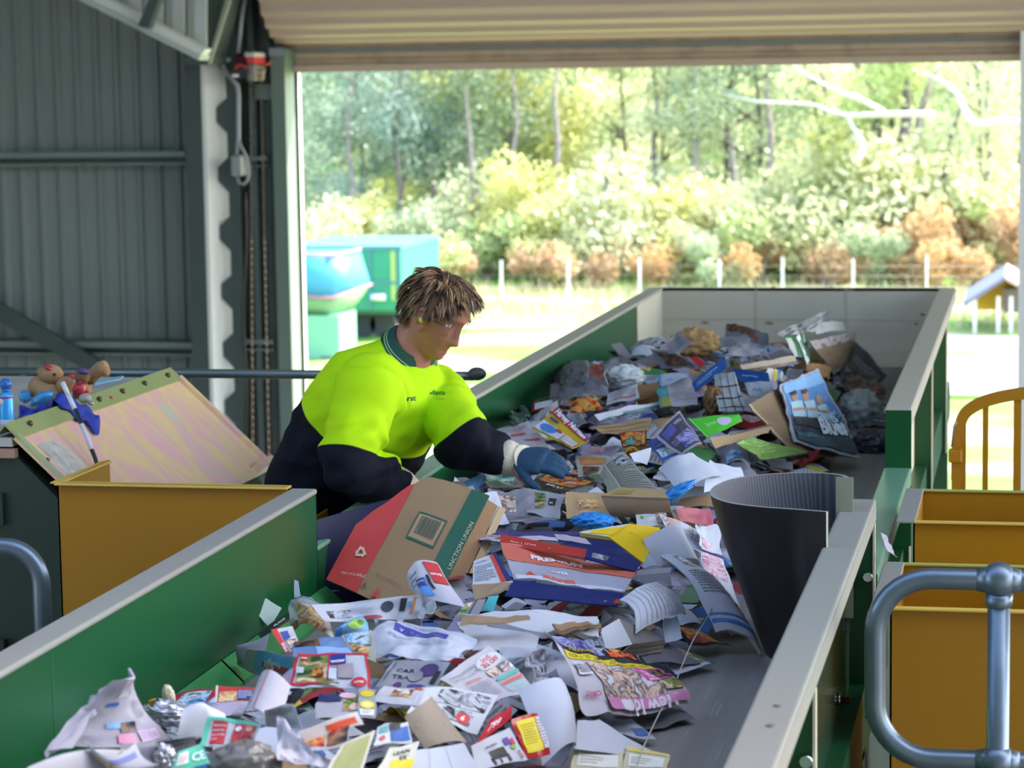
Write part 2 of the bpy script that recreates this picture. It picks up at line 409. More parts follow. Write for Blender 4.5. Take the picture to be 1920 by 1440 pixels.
mb = MB(); a = HP(437, 330); b = HP(457, 291); rbox(mb, (a.x, WY-0.56, a.z), (b.x, WY-0.42, b.z), 0.015); mb.build('switch_box', mat('switch_grey', '#9aa09a', 0.5), ho)
mb = MB(); mb.tube([HP(462, -20), HP(452, 40), HP(446, 100)], 0.016, 6); mb.build('supply_conduit', mat('conduit_grey', '#9ea4aa'), ho)
for i, (x, x2, y1) in enumerate(((469, 474, 905), (489, 505, 905))):
    t = thing('hoist_chain', HP(x, 150, -0.1), ('thin brown hand chain hanging left beneath the door opener', 'thin brown hand chain hanging close to the door post')[i], 'chain', 'hand chains of the door')
    mb = MB(); N = 110
    for k in range(N):
        f0, f1 = k/N, (k+0.9)/N
        p, q = HP(x+(x2-x)*f0, 150+(y1-150)*f0, -0.1), HP(x+(x2-x)*f1, 150+(y1-150)*f1, -0.1)
        mb.tube([p, q], 0.007, 5, flat=0.35 if k % 2 else 1.0)
    o = mb.build('links', mat('chain_brown', '#63574a', 0.6, 0.2), t)
mb = MB(); mb.tube([HP(459+3*math.sin(k*0.5), 360+k*24) for k in range(26)], 0.012, 6)
tag(mb.build('power_cable', BLACK), 'black cable running down the wall below the switch box', 'cable')
# ------------------------------------------------------------------ the sorting conveyor
BZ = 0.80; TOPZ = 1.10; LOWZ = 0.93
XL, XR = -1.68, -0.42; FW = 0.062
Y_NE = 5.75      # near walls end
Y_FS = 7.32      # far walls start
Y_END = 11.5
conv = thing('sorting_conveyor', (-1.05, 7.0, 0.0), 'long green sided sorting conveyor loaded with waste paper', 'conveyor')
mb = MB(); mb.box((XL-0.0, 2.2, BZ-0.02), (XR, Y_END, BZ)); mb.tube([(XL, 2.2, BZ-0.1), (XR, 2.2, BZ-0.1)], 0.1, 20)
belt = mb.build('belt', BELT, conv)
for i in range(16):
    mb = MB()
    x = random.uniform(-0.66, -0.47); y = random.uniform(4.2, 5.4); l = random.uniform(0.05, 0.16); w = random.uniform(0.001, 0.0032)
    mb.add([(x-w, y, BZ+0.0008), (x+w, y+0.004, BZ+0.0008), (x+w*0.6, y+l, BZ+0.0008), (x-w*0.5, y+l*0.9, BZ+0.0008)], [(0,1,2,3)]); mb.build('scuff', mat('belt_scuff', '#8d8c90', 0.6), conv)
def side_wall(x, out, y0, y1, ztop, name, m, fm, fw=FW, capm=None):
    """vertical plate at x with a folded flange towards out (+1/-1)"""
    mb = MB(); t = 0.006*out
    xa, xb = sorted((x, x+t))
    mb.box((xa, y0, BZ-0.12), (xb, y1, ztop-0.012))
    o = mb.build(name, m, conv)
    mb = MB(); rbox(mb, (min(x-0.004*out, x+fw*out), y0, ztop-0.014), (max(x-0.004*out, x+fw*out), y1, ztop), 0.006, seg=3)
    # folded outer lip
    xl2 = x+fw*out
    rbox(mb, (min(xl2, xl2-0.006*out), y0, ztop-0.05), (max(xl2, xl2-0.006*out), y1, ztop-0.004), 0.0025)
    f = mb.build('flange', fm, o)
    if capm:
        mb = MB(); mb.box((min(x, xl2), y0-0.006, BZ-0.1), (max(x, xl2), y0, ztop-0.002)); mb.build('end_plate', capm, o)
    return o
side_wall(XL, -1, 2.2, Y_NE, TOPZ, 'side_wall', GREEN, FLANGE)
side_wall(XR, 1, 2.2, Y_NE, TOPZ, 'side_wall', GREEN_D, FLANGE, 0.07)
side_wall(XL, -1, Y_NE, Y_FS, LOWZ+0.03, 'low_wall', GREEN, FLANGE_G, 0.075)
side_wall(XR, 1, Y_NE, Y_FS, LOWZ, 'low_wall', GREEN_D, FLANGE_G, 0.075)
side_wall(XL, -1, Y_FS, 10.75, TOPZ, 'side_wall', GREEN, FLANGE_F, 0.066, GREEN)
side_wall(XR, 1, Y_FS, Y_END-0.02, TOPZ, 'side_wall', CREAM, FLANGE_F, 0.075, GREEN)
side_wall(XL, -1, 10.75, Y_END, TOPZ, 'side_wall', CREAM, FLANGE_F, 0.066)
# end plate of near left wall
mb = MB(); rbox(mb, (XL-FW, Y_NE-0.006, BZ-0.12), (XL, Y_NE+0.004, TOPZ-0.004), 0.003); mb.build('end_plate', GREEN, conv)
# cream end wall with rust streaks
mb = MB(); mb.box((XL, Y_END, BZ-0.1), (XR, Y_END+0.012, TOPZ+0.002)); mb.box((XL-0.06, Y_END, TOPZ-0.012), (XR+0.07, Y_END+0.05, TOPZ))
ew = mb.build('end_wall', RUSTY, conv)
for px, py, w in ((1322, 605, 16), (1442, 606, 18), (1565, 606, 16), (1450, 540, 9), (1560, 541, 8), (1718, 607, 5), (1590, 543, 22), (1730, 590, 10)):
    mb = MB(); c = atY(px, py, Y_END-0.001); W = w*Y_END/F*0.5
    N = 12; vs = [(c.x+W*math.cos(2*PI*i/N)*(1+0.3*math.sin(i*3)), Y_END-0.0015, c.z+0.006*math.sin(2*PI*i/N)*(1+0.4*math.cos(i*2))) for i in range(N)]
    mb.add(vs, [tuple(range(N))]); mb.build('rust_mark', RUST, ew)
SMC = mat('seam_cream', '#b3aa96', 0.6)
MB().box((XL, Y_END-0.003, 0.955), (XR, Y_END, 0.959)).build('weld_seam', SMC, ew)
for x in (-1.25, -0.84): MB().box((x, Y_END-0.003, BZ), (x+0.004, Y_END, TOPZ)).build('weld_seam', SMC, ew)
mb = MB(); mb.box((XR-0.03, 10.3, BZ+0.0), (XR-0.002, Y_END, BZ+0.02)); mb.box((XL, 11.0, BZ), (XR, Y_END, BZ+0.012)); mb.build('tail_plate', RUSTY, conv)
# inner skirts along the belt
mb = MB()
for a, b in ((2.2, 5.0), (5.01, 7.3), (7.31, 10.7)):
    mb.add([(XL+0.002, a, BZ+0.052), (XL+0.002, b, BZ+0.052), (XL+0.05, b, BZ+0.006), (XL+0.05, a, BZ+0.006)], [(3,2,1,0)])
    mb.box((XL+0.046, a, BZ+0.001), (XL+0.05, b, BZ+0.008))
mb.build('belt_skirt', GREEN_L, conv)
# weld seams and wear patches on near left wall
mb = MB()
for px in (97,):
    p = atX(px, 1220, XL+0.0005); mb.box((XL-0.0005, p.y-0.001, BZ+0.06), (XL+0.001, p.y+0.001, TOPZ-0.02))
mb.build('seam', mat('seam_green', '#2e7a4a', 0.4), conv)
# outer stiffeners on the right side and their bolts
for y in (2.6, 4.12, 5.70, 7.38, 9.0, 10.5):
    far = y > 7
    zb = 0.57 if not far else 0.45
    mb = MB(); mb.prism([(XR+0.006, TOPZ-0.05), (XR+0.068, TOPZ-0.05), (XR+0.068, zb+0.05), (XR+0.03, zb), (XR+0.006, zb)], y, y+0.008)
    st = mb.build('stiffener', GREEN_D, conv)
    mb = MB(); mb.box((XR+0.0655, y-0.004, zb+0.05), (XR+0.0705, y+0.02, TOPZ-0.05)); mb.build('stiffener_edge', CREAM, st)
    if not far:
        for z in (0.93, 0.66):
            MB().tube([(XR+0.055, y-0.014, z), (XR+0.055, y, z)], 0.011, 8).build('bolt', CHROME, st)
# polished guard strip on the outer side between the stiffeners
mb = MB(); mb.box((XR+0.008, 4.14, 0.55), (XR+0.014, 5.69, TOPZ-0.055))
gp = mb.build('outer_guard', mat('polished_green_guard', '#4b6a55', 0.16, 0.55, 0.4, 3, '#3f5a48', stretch=(1, 0.3, 1)), conv)
b = atX(1571, 1312, XR+0.014)
for dz in (0, -0.135):
    mb = MB(); mb.loft([[Vector((xx, b.y+rr_*math.cos(k*PI/6), b.z+dz+rr_*math.sin(k*PI/6))) for k in range(12)] for xx, rr_ in ((XR+0.013, 0.014), (XR+0.022, 0.014), (XR+0.0221, 0.009), (XR+0.04, 0.009))]); mb.build('bolt', CHROME, gp)
# frame and legs under the conveyor
mb = MB()
for x in (XL-0.05, XR-0.02): mb.box((x, 2.2, 0.52), (x+0.07, Y_END, 0.68))
mb.build('under_frame', GREEN_D, conv)
MB().box((XR-0.004, 2.2, 0.0), (XR+0.004, 8.6, 0.53)).build('lower_panel', DKGREEN, conv)
MB().box((XL-0.004, 2.2, 0.0), (XL+0.004, 8.6, 0.53)).build('lower_panel', DKGREEN, conv)
for y in (2.6, 5.6, 8.4):
    for x in (XL-0.05, XR-0.02):
        MB().box((x, y, 0.0), (x+0.07, y+0.07, 0.54)).build('leg', GREEN_D, conv)
for x in (XL-0.05, XR-0.02): MB().box((x, 11.2, GZ), (x+0.07, 11.27, 0.54)).build('leg', GREEN_D, conv)
for px, py in ((1460, 1323), (1447, 1360)):
    mb = MB(); c = atZ(px, py, TOPZ+0.0012); mb.lathe([(0.009, -0.002), (0.009, 0.0)], c, 12); mb.build('dimple', mat('dimple_grey', '#6d6d6a', 0.6), conv)

# curled black rubber deflector on the right wall
t = thing('rubber_deflector', (-0.5, 5.4, BZ), 'black curled rubber flap fixed to the right wall of the conveyor', 'rubber flap')
H1 = [(1549, 960), (1500, 956), (1430, 951), (1372, 944), (1340, 934), (1331, 924), (1340, 911), (1372, 898), (1420, 890), (1480, 886), (1540, 886), (1580, 890), (1595, 896)]
ys = [5.02, 5.03, 5.06, 5.10, 5.17, 5.27, 5.38, 5.48, 5.56, 5.63, 5.70, 5.75, 5.78]
ztop = 1.175
rim = [atZ(x, y, ztop) for (x, y) in H1]
# make a smooth U in plan from the rim points
def catmull(P, n):
    out = []
    Q = [P[0]*2-P[1]]+P+[P[-1]*2-P[-2]]
    for i in range(1, len(Q)-2):
        for k in range(n):
            tt = k/n; a, b, c, d = Q[i-1], Q[i], Q[i+1], Q[i+2]
            out.append(0.5*((2*b)+(c-a)*tt+(2*a-5*b+4*c-d)*tt*tt+(3*b-a-3*c+d)*tt**3))
    out.append(P[-1]); return out
rimS = catmull(rim, 5)
tip = Vector((-0.50, 5.42, 0.0))
def flap(off):
    rows = []
    NZ = 14
    for j in range(NZ+1):
        f = j/NZ; row = []
        for p in rimS:
            d = Vector((p.x-(-0.452), 0, 0)).x
            q = Vector((-0.452+d*(1-0.50*f**1.15) if d < 0 else p.x, 0, 0))
            yy = p.y+(5.45-p.y)*0.22*f*(1 if d < -0.03 else 0.15)
            row.append(Vector((q.x, yy, ztop-f*(ztop-0.83))))
        rows.append(row)
    return rows
rows = flap(0)
w = len(rimS)
outv = [p for r in rows for p in r]
nr = len(rows); TH = 0.010
cen = Vector((-0.45, 5.42, 0))
inn = []
for r in rows:
    for i, p in enumerate(r):
        a = r[max(0, i-1)]; b = r[min(w-1, i+1)]; tdir = (b-a).normalized(); nn = Vector((-tdir.y, tdir.x, 0))
        if (cen-p).dot(nn) < 0 : nn = -nn
        nn = Vector((-tdir.y, tdir.x, 0))
        inn.append(p+nn*TH*(-1))
mb = MB()
mb.add(outv, [(j*w+i, j*w+i+1, (j+1)*w+i+1, (j+1)*w+i) for j in range(nr-1) for i in range(w-1)], 0, True)
mb.add(inn, [(j*w+i, (j+1)*w+i, (j+1)*w+i+1, j*w+i+1) for j in range(nr-1) for i in range(w-1)], 1, True)
top = outv[:w]+inn[:w]; mb.add(top, [(i, i+w, i+w+1, i+1) for i in range(w-1)], 2)
bot = outv[-w:]+inn[-w:]; mb.add(bot, [(i, i+1, i+w+1, i+w) for i in range(w-1)], 0)
for e in (0, w-1):
    ev = [outv[j*w+e] for j in range(nr)]+[inn[j*w+e] for j in range(nr)]
    mb.add(ev, [(j, j+1, j+1+nr, j+nr) for j in range(nr-1)], 2)
# ribbed inner face: wave bump
rib = bpy.data.materials.new('ribbed_rubber_inner'); rib.use_nodes = True
nt = rib.node_tree; b = nt.nodes['Principled BSDF']; b.inputs['Roughness'].default_value = 0.75
wv = nt.nodes.new('ShaderNodeTexWave'); wv.inputs['Scale'].default_value = 55; wv.bands_direction = 'DIAGONAL'
mp = nt.nodes.new('ShaderNodeMapping'); mp.inputs['Scale'].default_value = (1, 1, 0.0); tc = nt.nodes.new('ShaderNodeTexCoord')
nt.links.new(tc.outputs['Object'], mp.inputs[0]); nt.links.new(mp.outputs[0], wv.inputs['Vector'])
cr = nt.nodes.new('ShaderNodeMix'); cr.data_type = 'RGBA'; cr.inputs[6].default_value = lin('#3f3f44'); cr.inputs[7].default_value = lin('#5c5c62')
nt.links.new(wv.outputs['Fac'], cr.inputs[0]); nt.links.new(cr.outputs[2], b.inputs['Base Color'])
RIM = mat('rubber_rim', '#8a8a88', 0.6)
mb.build('flap', [RUBBER, rib, RIM], t)
mb = MB(); a = rim[-1]; mb.box((a.x-0.032, a.y-0.012, 0.86), (a.x+0.006, a.y-0.002, ztop+0.002)); mb.build('clamp_plate', mat('pale_clamp', '#a3a78f', 0.35, 0.5), t)
# ------------------------------------------------------------------ left: sorting bench with chute, yellow bin, rail
IRI = bpy.data.materials.new('passivated_zinc'); IRI.use_nodes = True
nt = IRI.node_tree; b = nt.nodes['Principled BSDF']; b.inputs['Roughness'].default_value = 0.38; b.inputs['Metallic'].default_value = 0.2
tc = nt.nodes.new('ShaderNodeTexCoord'); mp = nt.nodes.new('ShaderNodeMapping'); mp.inputs['Scale'].default_value = (2.2, 5.0, 2.2); mp.inputs['Rotation'].default_value = (0, 0.9, 0)
n = nt.nodes.new('ShaderNodeTexNoise'); n.inputs['Scale'].default_value = 1.5; n.inputs['Detail'].default_value = 5; n.inputs['Distortion'].default_value = 0.5
rp = nt.nodes.new('ShaderNodeValToRGB'); e = rp.color_ramp.elements
e[0].position = 0.28; e[0].color = lin('#c5d2a8'); e[1].position = 0.75; e[1].color = lin('#e6c4a6')
for p, c in ((0.42, '#e9b6b0'), (0.52, '#e6cb8c'), (0.62, '#eab4b4')):
    q = e.new(p); q.color = lin(c)
nt.links.new(tc.outputs['Object'], mp.inputs[0]); nt.links.new(mp.outputs[0], n.inputs['Vector']); nt.links.new(n.outputs[0], rp.inputs[0]); nt.links.new(rp.outputs[0], b.inputs['Base Color'])
IRI_G = mat('passivated_edge', '#aeb578', 0.35, 0.35, 0.5, 4, '#8fae72')

YN, YF = 6.5, 7.866
p_tn = atY(30, 826, YN); p_tf = atY(355, 702, YF); p_bf = atY(511, 876, YF)
AX, AZ = p_tn.x, (p_tn.z+p_tf.z)/2
BXc, BZc = p_bf.x, p_bf.z
bench = thing('sorting_bench', (AX-0.5, 6.85, 0), 'dark green sorting bench with a pink and gold plated chute, left of the conveyor', 'bench')
dx, dz = BXc-AX, BZc-AZ; L = math.hypot(dx, dz); ux, uz = dx/L, dz/L; nx, nz = -uz, ux    # slope and its normal
if nz < 0: nx, nz = -nx, -nz
TOPG = mat('bench_top_grey', '#b5b0a6', 0.6, 0, 0.4, 5, '#7a7872')
mb = MB(); mb.box((AX-1.7, YN, AZ-0.03), (AX-0.012, YF+0.05, AZ-0.005)); mb.build('bench_top', TOPG, bench)
mb = MB(); mb.prism([(AX-1.7, 0), (BXc-0.03, 0), (BXc-0.03, BZc-0.05), (AX-0.03, AZ-0.035), (AX-1.7, AZ-0.035)], YN+0.01, YF-0.02, 0); mb.build('cabinet', DKGREEN, bench)
mb = MB(); mb.box((AX-1.72, YN-0.012, AZ-0.06), (AX+0.0, YN+0.012, AZ-0.035)); mb.build('top_edge', mat('pinkish_edge', '#b08a78', 0.4, 0.3), bench)
# chute plate
mb = MB(); M = Matrix(((ux, 0, nx, AX), (0, 1, 0, 0), (uz, 0, nz, AZ), (0, 0, 0, 1)))
mb.box((0, YN, -0.012), (L, YF, 0.0), 0, M)
ch = mb.build('chute_plate', IRI, bench)
mb = MB(); mb.box((-0.045, YN-0.004, 0.0), (0.012, YF+0.004, 0.006), 0, M); mb.box((-0.045, YN-0.004, -0.04), (-0.041, YF+0.004, 0.0), 0, M)
mb.build('top_flange', IRI_G, ch)
mb = MB(); mb.box((0, YF-0.02, 0.0), (L, YF+0.002, 0.014), 0, M); mb.box((L-0.03, YF-0.16, 0.0), (L-0.0, YF, 0.03), 0, M); mb.build('side_flange', IRI, ch)
mb = MB(); mb.box((0, YN-0.002, 0.0), (L, YN+0.018, 0.008), 0, M); mb.build('side_flange', mat('greenish_zinc', '#bcc79a', 0.35, 0.4), ch)
mb = MB(); mb.box((0.05, YN+0.06, 0.0), (0.17, YN+0.19, 0.0012), 0, M); mb.build('worn_patch', mat('worn_grey', '#9b9282', 0.6, 0, 0.4, 30), ch)
for yy in (6.62, 6.94, 7.16, 7.36, 7.56, 7.78):
    mb = MB(); mb.lathe([(0.009, 0), (0.009, 0.006), (0.005, 0.011)], (0, 0, 0), 6, 0, M @ Matrix.Translation((-0.018, yy, 0.006))); mb.build('bolt', mat('dark_bolt', '#5b4a38', 0.35, 0.7), ch)
for s in (0.14, 0.5, 0.86):
    mb = MB(); mb.lathe([(0.009, 0), (0.009, 0.006), (0.005, 0.011)], (0, 0, 0), 6, 0, M @ Matrix.Translation((s*L, YF-0.012, 0.0))); mb.build('bolt', mat('dark_bolt', '#5b4a38'), ch)
for s in (0.25,):
    mb = MB(); mb.lathe([(0.009, 0), (0.009, 0.006), (0.005, 0.011)], (0, 0, 0), 6, 0, M @ Matrix.Translation((s*L, YN+0.02, 0.0))); mb.build('bolt', mat('dark_bolt', '#5b4a38'), ch)
# small name plates on the cabinet face
mb = MB(); a = atY(0, 985, YN-0.0); bq = atY(5, 925, YN); mb.box((a.x-0.1, YN-0.004, a.z), (bq.x, YN+0.012, bq.z)); mb.build('cover_plate', DKGREEN, bench)
mb = MB(); a = atY(0, 1215, YN-0.0); bq = atY(12, 1198, YN); mb.box((a.x-0.1, YN-0.02, a.z), (bq.x, YN+0.012, bq.z)); mb.build('latch', DKGREEN, bench)

# yellow bin under the chute
YB = 6.08
bl, br = atY(107, 905, YB), atY(538, 913, YB); zr = (bl.z+br.z)/2
bin_ = thing('yellow_bin', ((bl.x+br.x)/2, YB+0.4, 0), 'yellow steel bin below the gold plated chute, behind the left green wall', 'bin', 'yellow steel bins')
mb = MB(); mb.box((bl.x, YB, 0.05), (br.x, YB+0.004, zr)); mb.build('front_panel', YEL, bin_)
mb = MB(); rbox(mb, (bl.x-0.004, YB-0.014, zr-0.006), (br.x+0.004, YB+0.03, zr), 0.002); mb.build('rim', YEL_E, bin_)
mb = MB(); mb.prism([(YB, 0.05), (YB+0.37, 0.05), (YB+0.37, zr-0.01), (YB+0.37, zr+0.004), (YB, zr)], bl.x, bl.x+0.004, 0, 'x'); mb.build('side_panel', YEL, bin_)
mb = MB(); rbox(mb, (bl.x-0.02, YB, zr-0.004), (bl.x+0.012, YB+0.37, zr+0.001), 0.002); mb.build('side_rim', YEL_E, bin_)
mb = MB(); mb.box((br.x-0.004, YB, 0.05), (br.x, YB+0.37, zr-0.12)); mb.box((bl.x, YB+0.366, 0.05), (br.x, YB+0.37, zr-0.16)); mb.box((bl.x, YB, 0.0), (br.x, YB+0.37, 0.056)); mb.build('body', YEL, bin_)

# grey pipe rails
def pipe_rail(name, label, pts, r, extra=None):
    t = thing(name, pts[0], label, 'handrail')
    mb = MB(); mb.tube(pts, r, 16); mb.build('pipe', GALV, t); return t
YR = 5.35
def L5(x, y): return atY(x, y, YR)
zt = L5(0, 1025).z; xe = L5(80, 1150).x; rr = 0.085
pts = [Vector((xe-1.2, YR, zt)), Vector((xe-rr, YR, zt))]+arc((xe-rr, YR, zt-rr), rr, PI/2, 0, 10, (1,0,0), (0,0,1))[1:]+[Vector((xe, YR, 0.0))]
pipe_rail('pipe_handrail', 'grey pipe handrail end bending down in front of the dark bench at left', pts, 0.021)
# far handrail behind the person with an end knob
YH = 8.45
zl = atY(760, 704, YH).z; xk = atY(905, 703, YH).x; x0 = atY(-150, 700, YH).x
t = thing('pipe_handrail', (xk, YH, zl), 'long grey handrail running level along the platform behind the worker', 'handrail')
mb = MB(); mb.tube([(x0, YH, zl), (xk-0.03, YH, zl)], 0.0165, 12); mb.build('pipe', mat('rail_grey', '#77827f', 0.35, 0.6, 0.3, 12, '#5f6a6a'), t)
mb = MB(); mb.ball((xk-0.02, YH, zl+0.008), (0.034, 0.026, 0.024)); mb.build('end_knob', mat('knob_dark', '#4c4a48', 0.5), t)
for x in (x0+0.4, xk-0.35):
    MB().tube([(x, YH, 0.0), (x, YH, zl)], 0.0165, 10).build('post', mat('rail_grey', '#77827f'), t)

# right handrail with ball joint
YG = 4.6
def G(x, y): return atY(x, y, YG)
zt, zb, xl = G(1760, 1085).z, G(1760, 1424).z, G(1641, 1240).x; xp = G(1872, 1250).x; R1 = 0.105
t = thing('pipe_handrail', (xp, YG, 0.0), 'galvanised pipe handrail with a ball joint in front of the yellow bins at right', 'handrail')
mb = MB()
pts = [Vector((xp+0.9, YG, zt)), Vector((xl+R1, YG, zt))]+arc((xl+R1, YG, zt-R1), R1, PI/2, PI, 10, (1,0,0), (0,0,1))[1:]+arc((xl+R1, YG, zb+R1), R1, PI, 1.5*PI, 10, (1,0,0), (0,0,1))+[Vector((xp+0.9, YG, zb))]
mb.tube(pts, 0.0198, 18); mb.build('loop_pipe', GALV, t)
mb = MB(); mb.tube([(xp, YG, 0.0), (xp, YG, zt)], 0.0205, 18); mb.build('post', GALV, t)
for z in (zt, zb):
    mb = MB(); mb.ball((xp, YG, z), 0.034, 24, 16); mb.lathe([(0.021, -0.05), (0.0245, -0.045), (0.0255, -0.025)], (xp, YG, z), 18); mb.tube([(xp-0.04, YG, z), (xp-0.02, YG, z), (xp+0.02, YG, z), (xp+0.04, YG, z)], [0.0205, 0.025, 0.025, 0.0205], 16)
    mb.build('ball_joint', GALV, t)
mb = MB(); mb.tube([(xp, YG, 0.0), (xp, YG, 0.012)], 0.05, 16); mb.build('base_flange', GALV, t)

# yellow bins on the right
def right_bin(yf, zr, label):
    xa, xb = -0.305, 0.42; yb = yf+0.47
    t = thing('yellow_bin', ((xa+xb)/2, yf+0.23, 0), label, 'bin', 'yellow steel bins')
    mb = MB(); mb.box((xa+0.02, yf, 0.03), (xb, yf+0.004, zr)); mb.build('front_panel', YEL, t)
    mb = MB(); mb.box((xa+0.02, yb, 0.03), (xb, yb+0.004, zr)); mb.build('back_panel', YEL, t)
    for x in (xa+0.02, xb):
        mb = MB(); mb.box((x, yf, 0.03), (x+0.004, yb, zr)); mb.build('side_panel', YEL, t)
    mb = MB(); mb.box((xa+0.02, yf, 0.0), (xb, yb, 0.03)); mb.build('base', YEL, t)
    mb = MB(); rbox(mb, (xa+0.02, yf-0.014, zr-0.004), (xb, yf+0.006, zr+0.002), 0.002); mb.build('front_rim', YEL_E, t)
    mb = MB(); rbox(mb, (xa+0.02, yb-0.006, zr-0.004), (xb, yb+0.012, zr+0.002), 0.002); mb.build('back_rim', mat('green_yellow_rim', '#a9a850', 0.4), t)
    mb = MB(); rbox(mb, (xa-0.02, yf-0.014, zr-0.004), (xa+0.026, yb+0.01, zr+0.003), 0.0025); mb.build('side_rim', FLANGE, t)
    return t
zr1 = atY(1800, 1142, 5.15).z
right_bin(5.15, zr1, 'yellow steel bin directly behind the galvanised handrail at right')
right_bin(6.15, zr1+0.004, 'farther yellow steel bin at right, next to the curved yellow gate')
mb = MB(); mb.tube([atY(1889, 1085, 5.16), atY(1838, 1150, 5.14)], 0.0012, 5)
# curved yellow guard gate
YQ = 8.0
def Q(x, y): return atY(x, y, YQ)
gate = thing('safety_gate', (Q(1850, 800).x, YQ, 0), 'yellow curved bar gate beside the far right corner of the conveyor', 'gate')
path = [(1783, 900), (1784, 850), (1788, 805), (1797, 776), (1815, 758), (1843, 744), (1880, 734), (1930, 727), (1990, 724)]
P = catmull([Q(x, y) for x, y in path], 5)
mb = MB(); w = 0.016
mb.add([v for p, q in [(p, i) for i, p in enumerate(P)] for v in ((p.x, YQ, p.z), (p.x, YQ+0.04, p.z))],
       [(2*i, 2*i+1, 2*i+3, 2*i+2) for i in range(len(P)-1)])
IN = []
for i, p in enumerate(P):
    a, bq = P[max(0, i-1)], P[min(len(P)-1, i+1)]; d = (bq-a).normalized(); IN.append(Vector((p.x+d.z*0.035*1.0, YQ, p.z-d.x*0.035)))
n = len(P)
mb = MB(); vs = [Vector((p.x, YQ, p.z)) for p in P]+IN+[Vector((p.x, YQ+0.035, p.z)) for p in P]+[p+Vector((0, 0.035, 0)) for p in IN]
fs = []
for i in range(n-1):
    fs += [(i, i+1, n+i+1, n+i), (2*n+i, 3*n+i, 3*n+i+1, 2*n+i+1), (i, 2*n+i, 2*n+i+1, i+1), (n+i, n+i+1, 3*n+i+1, 3*n+i)]
mb.add(vs, fs); mb.build('curved_frame', YEL, gate, fix=True)
for x, yt in ((1806, 775), (1848, 757), (1908, 745), (1968, 740)):
    a = Q(x, yt); wv_ = 0.009 if x != 1908 else 0.012
    MB().box((a.x-wv_, YQ+0.008, 0.02), (a.x+wv_, YQ+0.028, a.z)).build('bar', YEL, gate)
mb = MB(); a = Q(1779, 865); bq = Q(1804, 842); rbox(mb, (a.x, YQ-0.03, a.z), (bq.x, YQ+0.02, bq.z), 0.004); mb.build('latch_block', YEL, gate)
mb = MB(); mb.tube([Q(1785, 838), Q(1789, 800), Q(1794, 790)], 0.004, 6); mb.build('latch_wire', mat('wire_grey', '#8d8d80', 0.4, 0.5), gate)
for x in (1784, 1968):
    a = Q(x, 900); MB().box((a.x, YQ, 0.0), (a.x+0.03, YQ+0.03, a.z)).build('gate_post', YEL, gate)

# ------------------------------------------------------------------ things lying on the bench
def plush_mat(n, c, c2): return mat(n, c, 0.95, 0, 0.5, 60, c2, bump=0.35, bscale=220)
TAN = plush_mat('tan_plush', '#a8835c', '#8d6a47'); BRN = plush_mat('brown_plush', '#7d5a40', '#6a4a34')
RED_SH = mat('red_shiny_cloth', '#a3202c', 0.35, 0, 0.5, 40, '#d84a54'); BLU_SH = mat('blue_satin', '#2a7cb4', 0.3, 0, 0.5, 30, '#58aede', bump=0.3, bscale=40)
ZB = AZ-0.005
def BT(px, py, Y): return atY(px, py, Y)
Yt = 7.12
def rel(px, py, Y=Yt): return atY(px, py, Y)
S = Yt/F
t = thing('plush_toy', (rel(95, 755).x, Yt, ZB), 'tan plush bird toy with a red crest and blue satin wings, lying on the bench', 'soft toy', 'soft toys on the bench')
MT = Matrix.Rotation(0.35, 3, 'Y')
c = rel(98, 728); mb = MB()
bm_ = [(0, 46), (0.3, 44)]
mb.ball(rel(92, 733), (45*S, 34*S, 31*S), 24, 16, 0, MT); mb.ball(rel(96, 702, Yt-0.02), (25*S, 22*S, 20*S), 20, 14); mb.ball(rel(122, 722, Yt-0.02), (20*S, 18*S, 18*S))
mb.ball(rel(79, 697, Yt), (11*S, 9*S, 9*S))
mb.build('body', TAN, t)
mb = MB(); mb.ball(rel(91, 690, Yt-0.04), (10.5*S, 8*S, 5.5*S), 14, 10, 0, Matrix.Rotation(0.5, 3, 'Y')); mb.build('crest', RED_SH, t)
mb = MB(); mb.ball(rel(102, 702, Yt-0.055), (3.6*S, 3*S, 2.8*S)); mb.build('eye', BLACK, t)
def blob(px, py, Y, rx, rz, ry, seed, rot=0.0, amp=0.25):
    c = rel(px, py, Y); M3 = Matrix.Rotation(rot, 3, 'Y')
    def fn(u, v):
        a = 2*PI*u; b_ = PI*(v-0.5); d = Vector((math.cos(b_)*math.cos(a), math.cos(b_)*math.sin(a), math.sin(b_)))
        k = 1+amp*noise.noise(d*2.2+Vector((seed, 0, 0)))
        return c+M3 @ Vector((d.x*rx*k, d.y*ry*k, d.z*rz*k))
    return fn
mb = MB(); mb.grid(blob(78, 748, Yt-0.1, 27*S, 12*S, 18*S, 3, -0.45), 24, 16); mb.build('wing', BLU_SH, t)
mb = MB(); mb.grid(blob(47, 744, Yt-0.06, 11*S, 13*S, 16*S, 5), 20, 14); mb.build('wing', BLU_SH, t)
t2 = thing('plush_toy', (rel(155, 735).x, Yt+0.12, ZB), 'brown plush toy with a red sequinned scarf and a raised paw, lying on the bench', 'soft toy', 'soft toys on the bench')
Y2 = Yt+0.1
mb = MB(); mb.ball(rel(155, 735, Y2), (20*S, 26*S, 28*S), 20, 14); mb.tube([rel(165, 712, Y2), rel(178, 700, Y2), rel(190, 690, Y2-0.02), rel(199, 682, Y2-0.02)], [13*S, 14*S, 15*S, 9*S], 14)
mb.ball(rel(196, 693, Y2-0.02), (11*S, 11*S, 15*S), 14, 10, 0, Matrix.Rotation(-0.5, 3, 'Y')); mb.build('body', TAN, t2)
mb = MB(); mb.ball(rel(154, 706, Y2-0.14), (16*S, 15*S, 16*S), 18, 12); mb.build('head', BRN, t2)
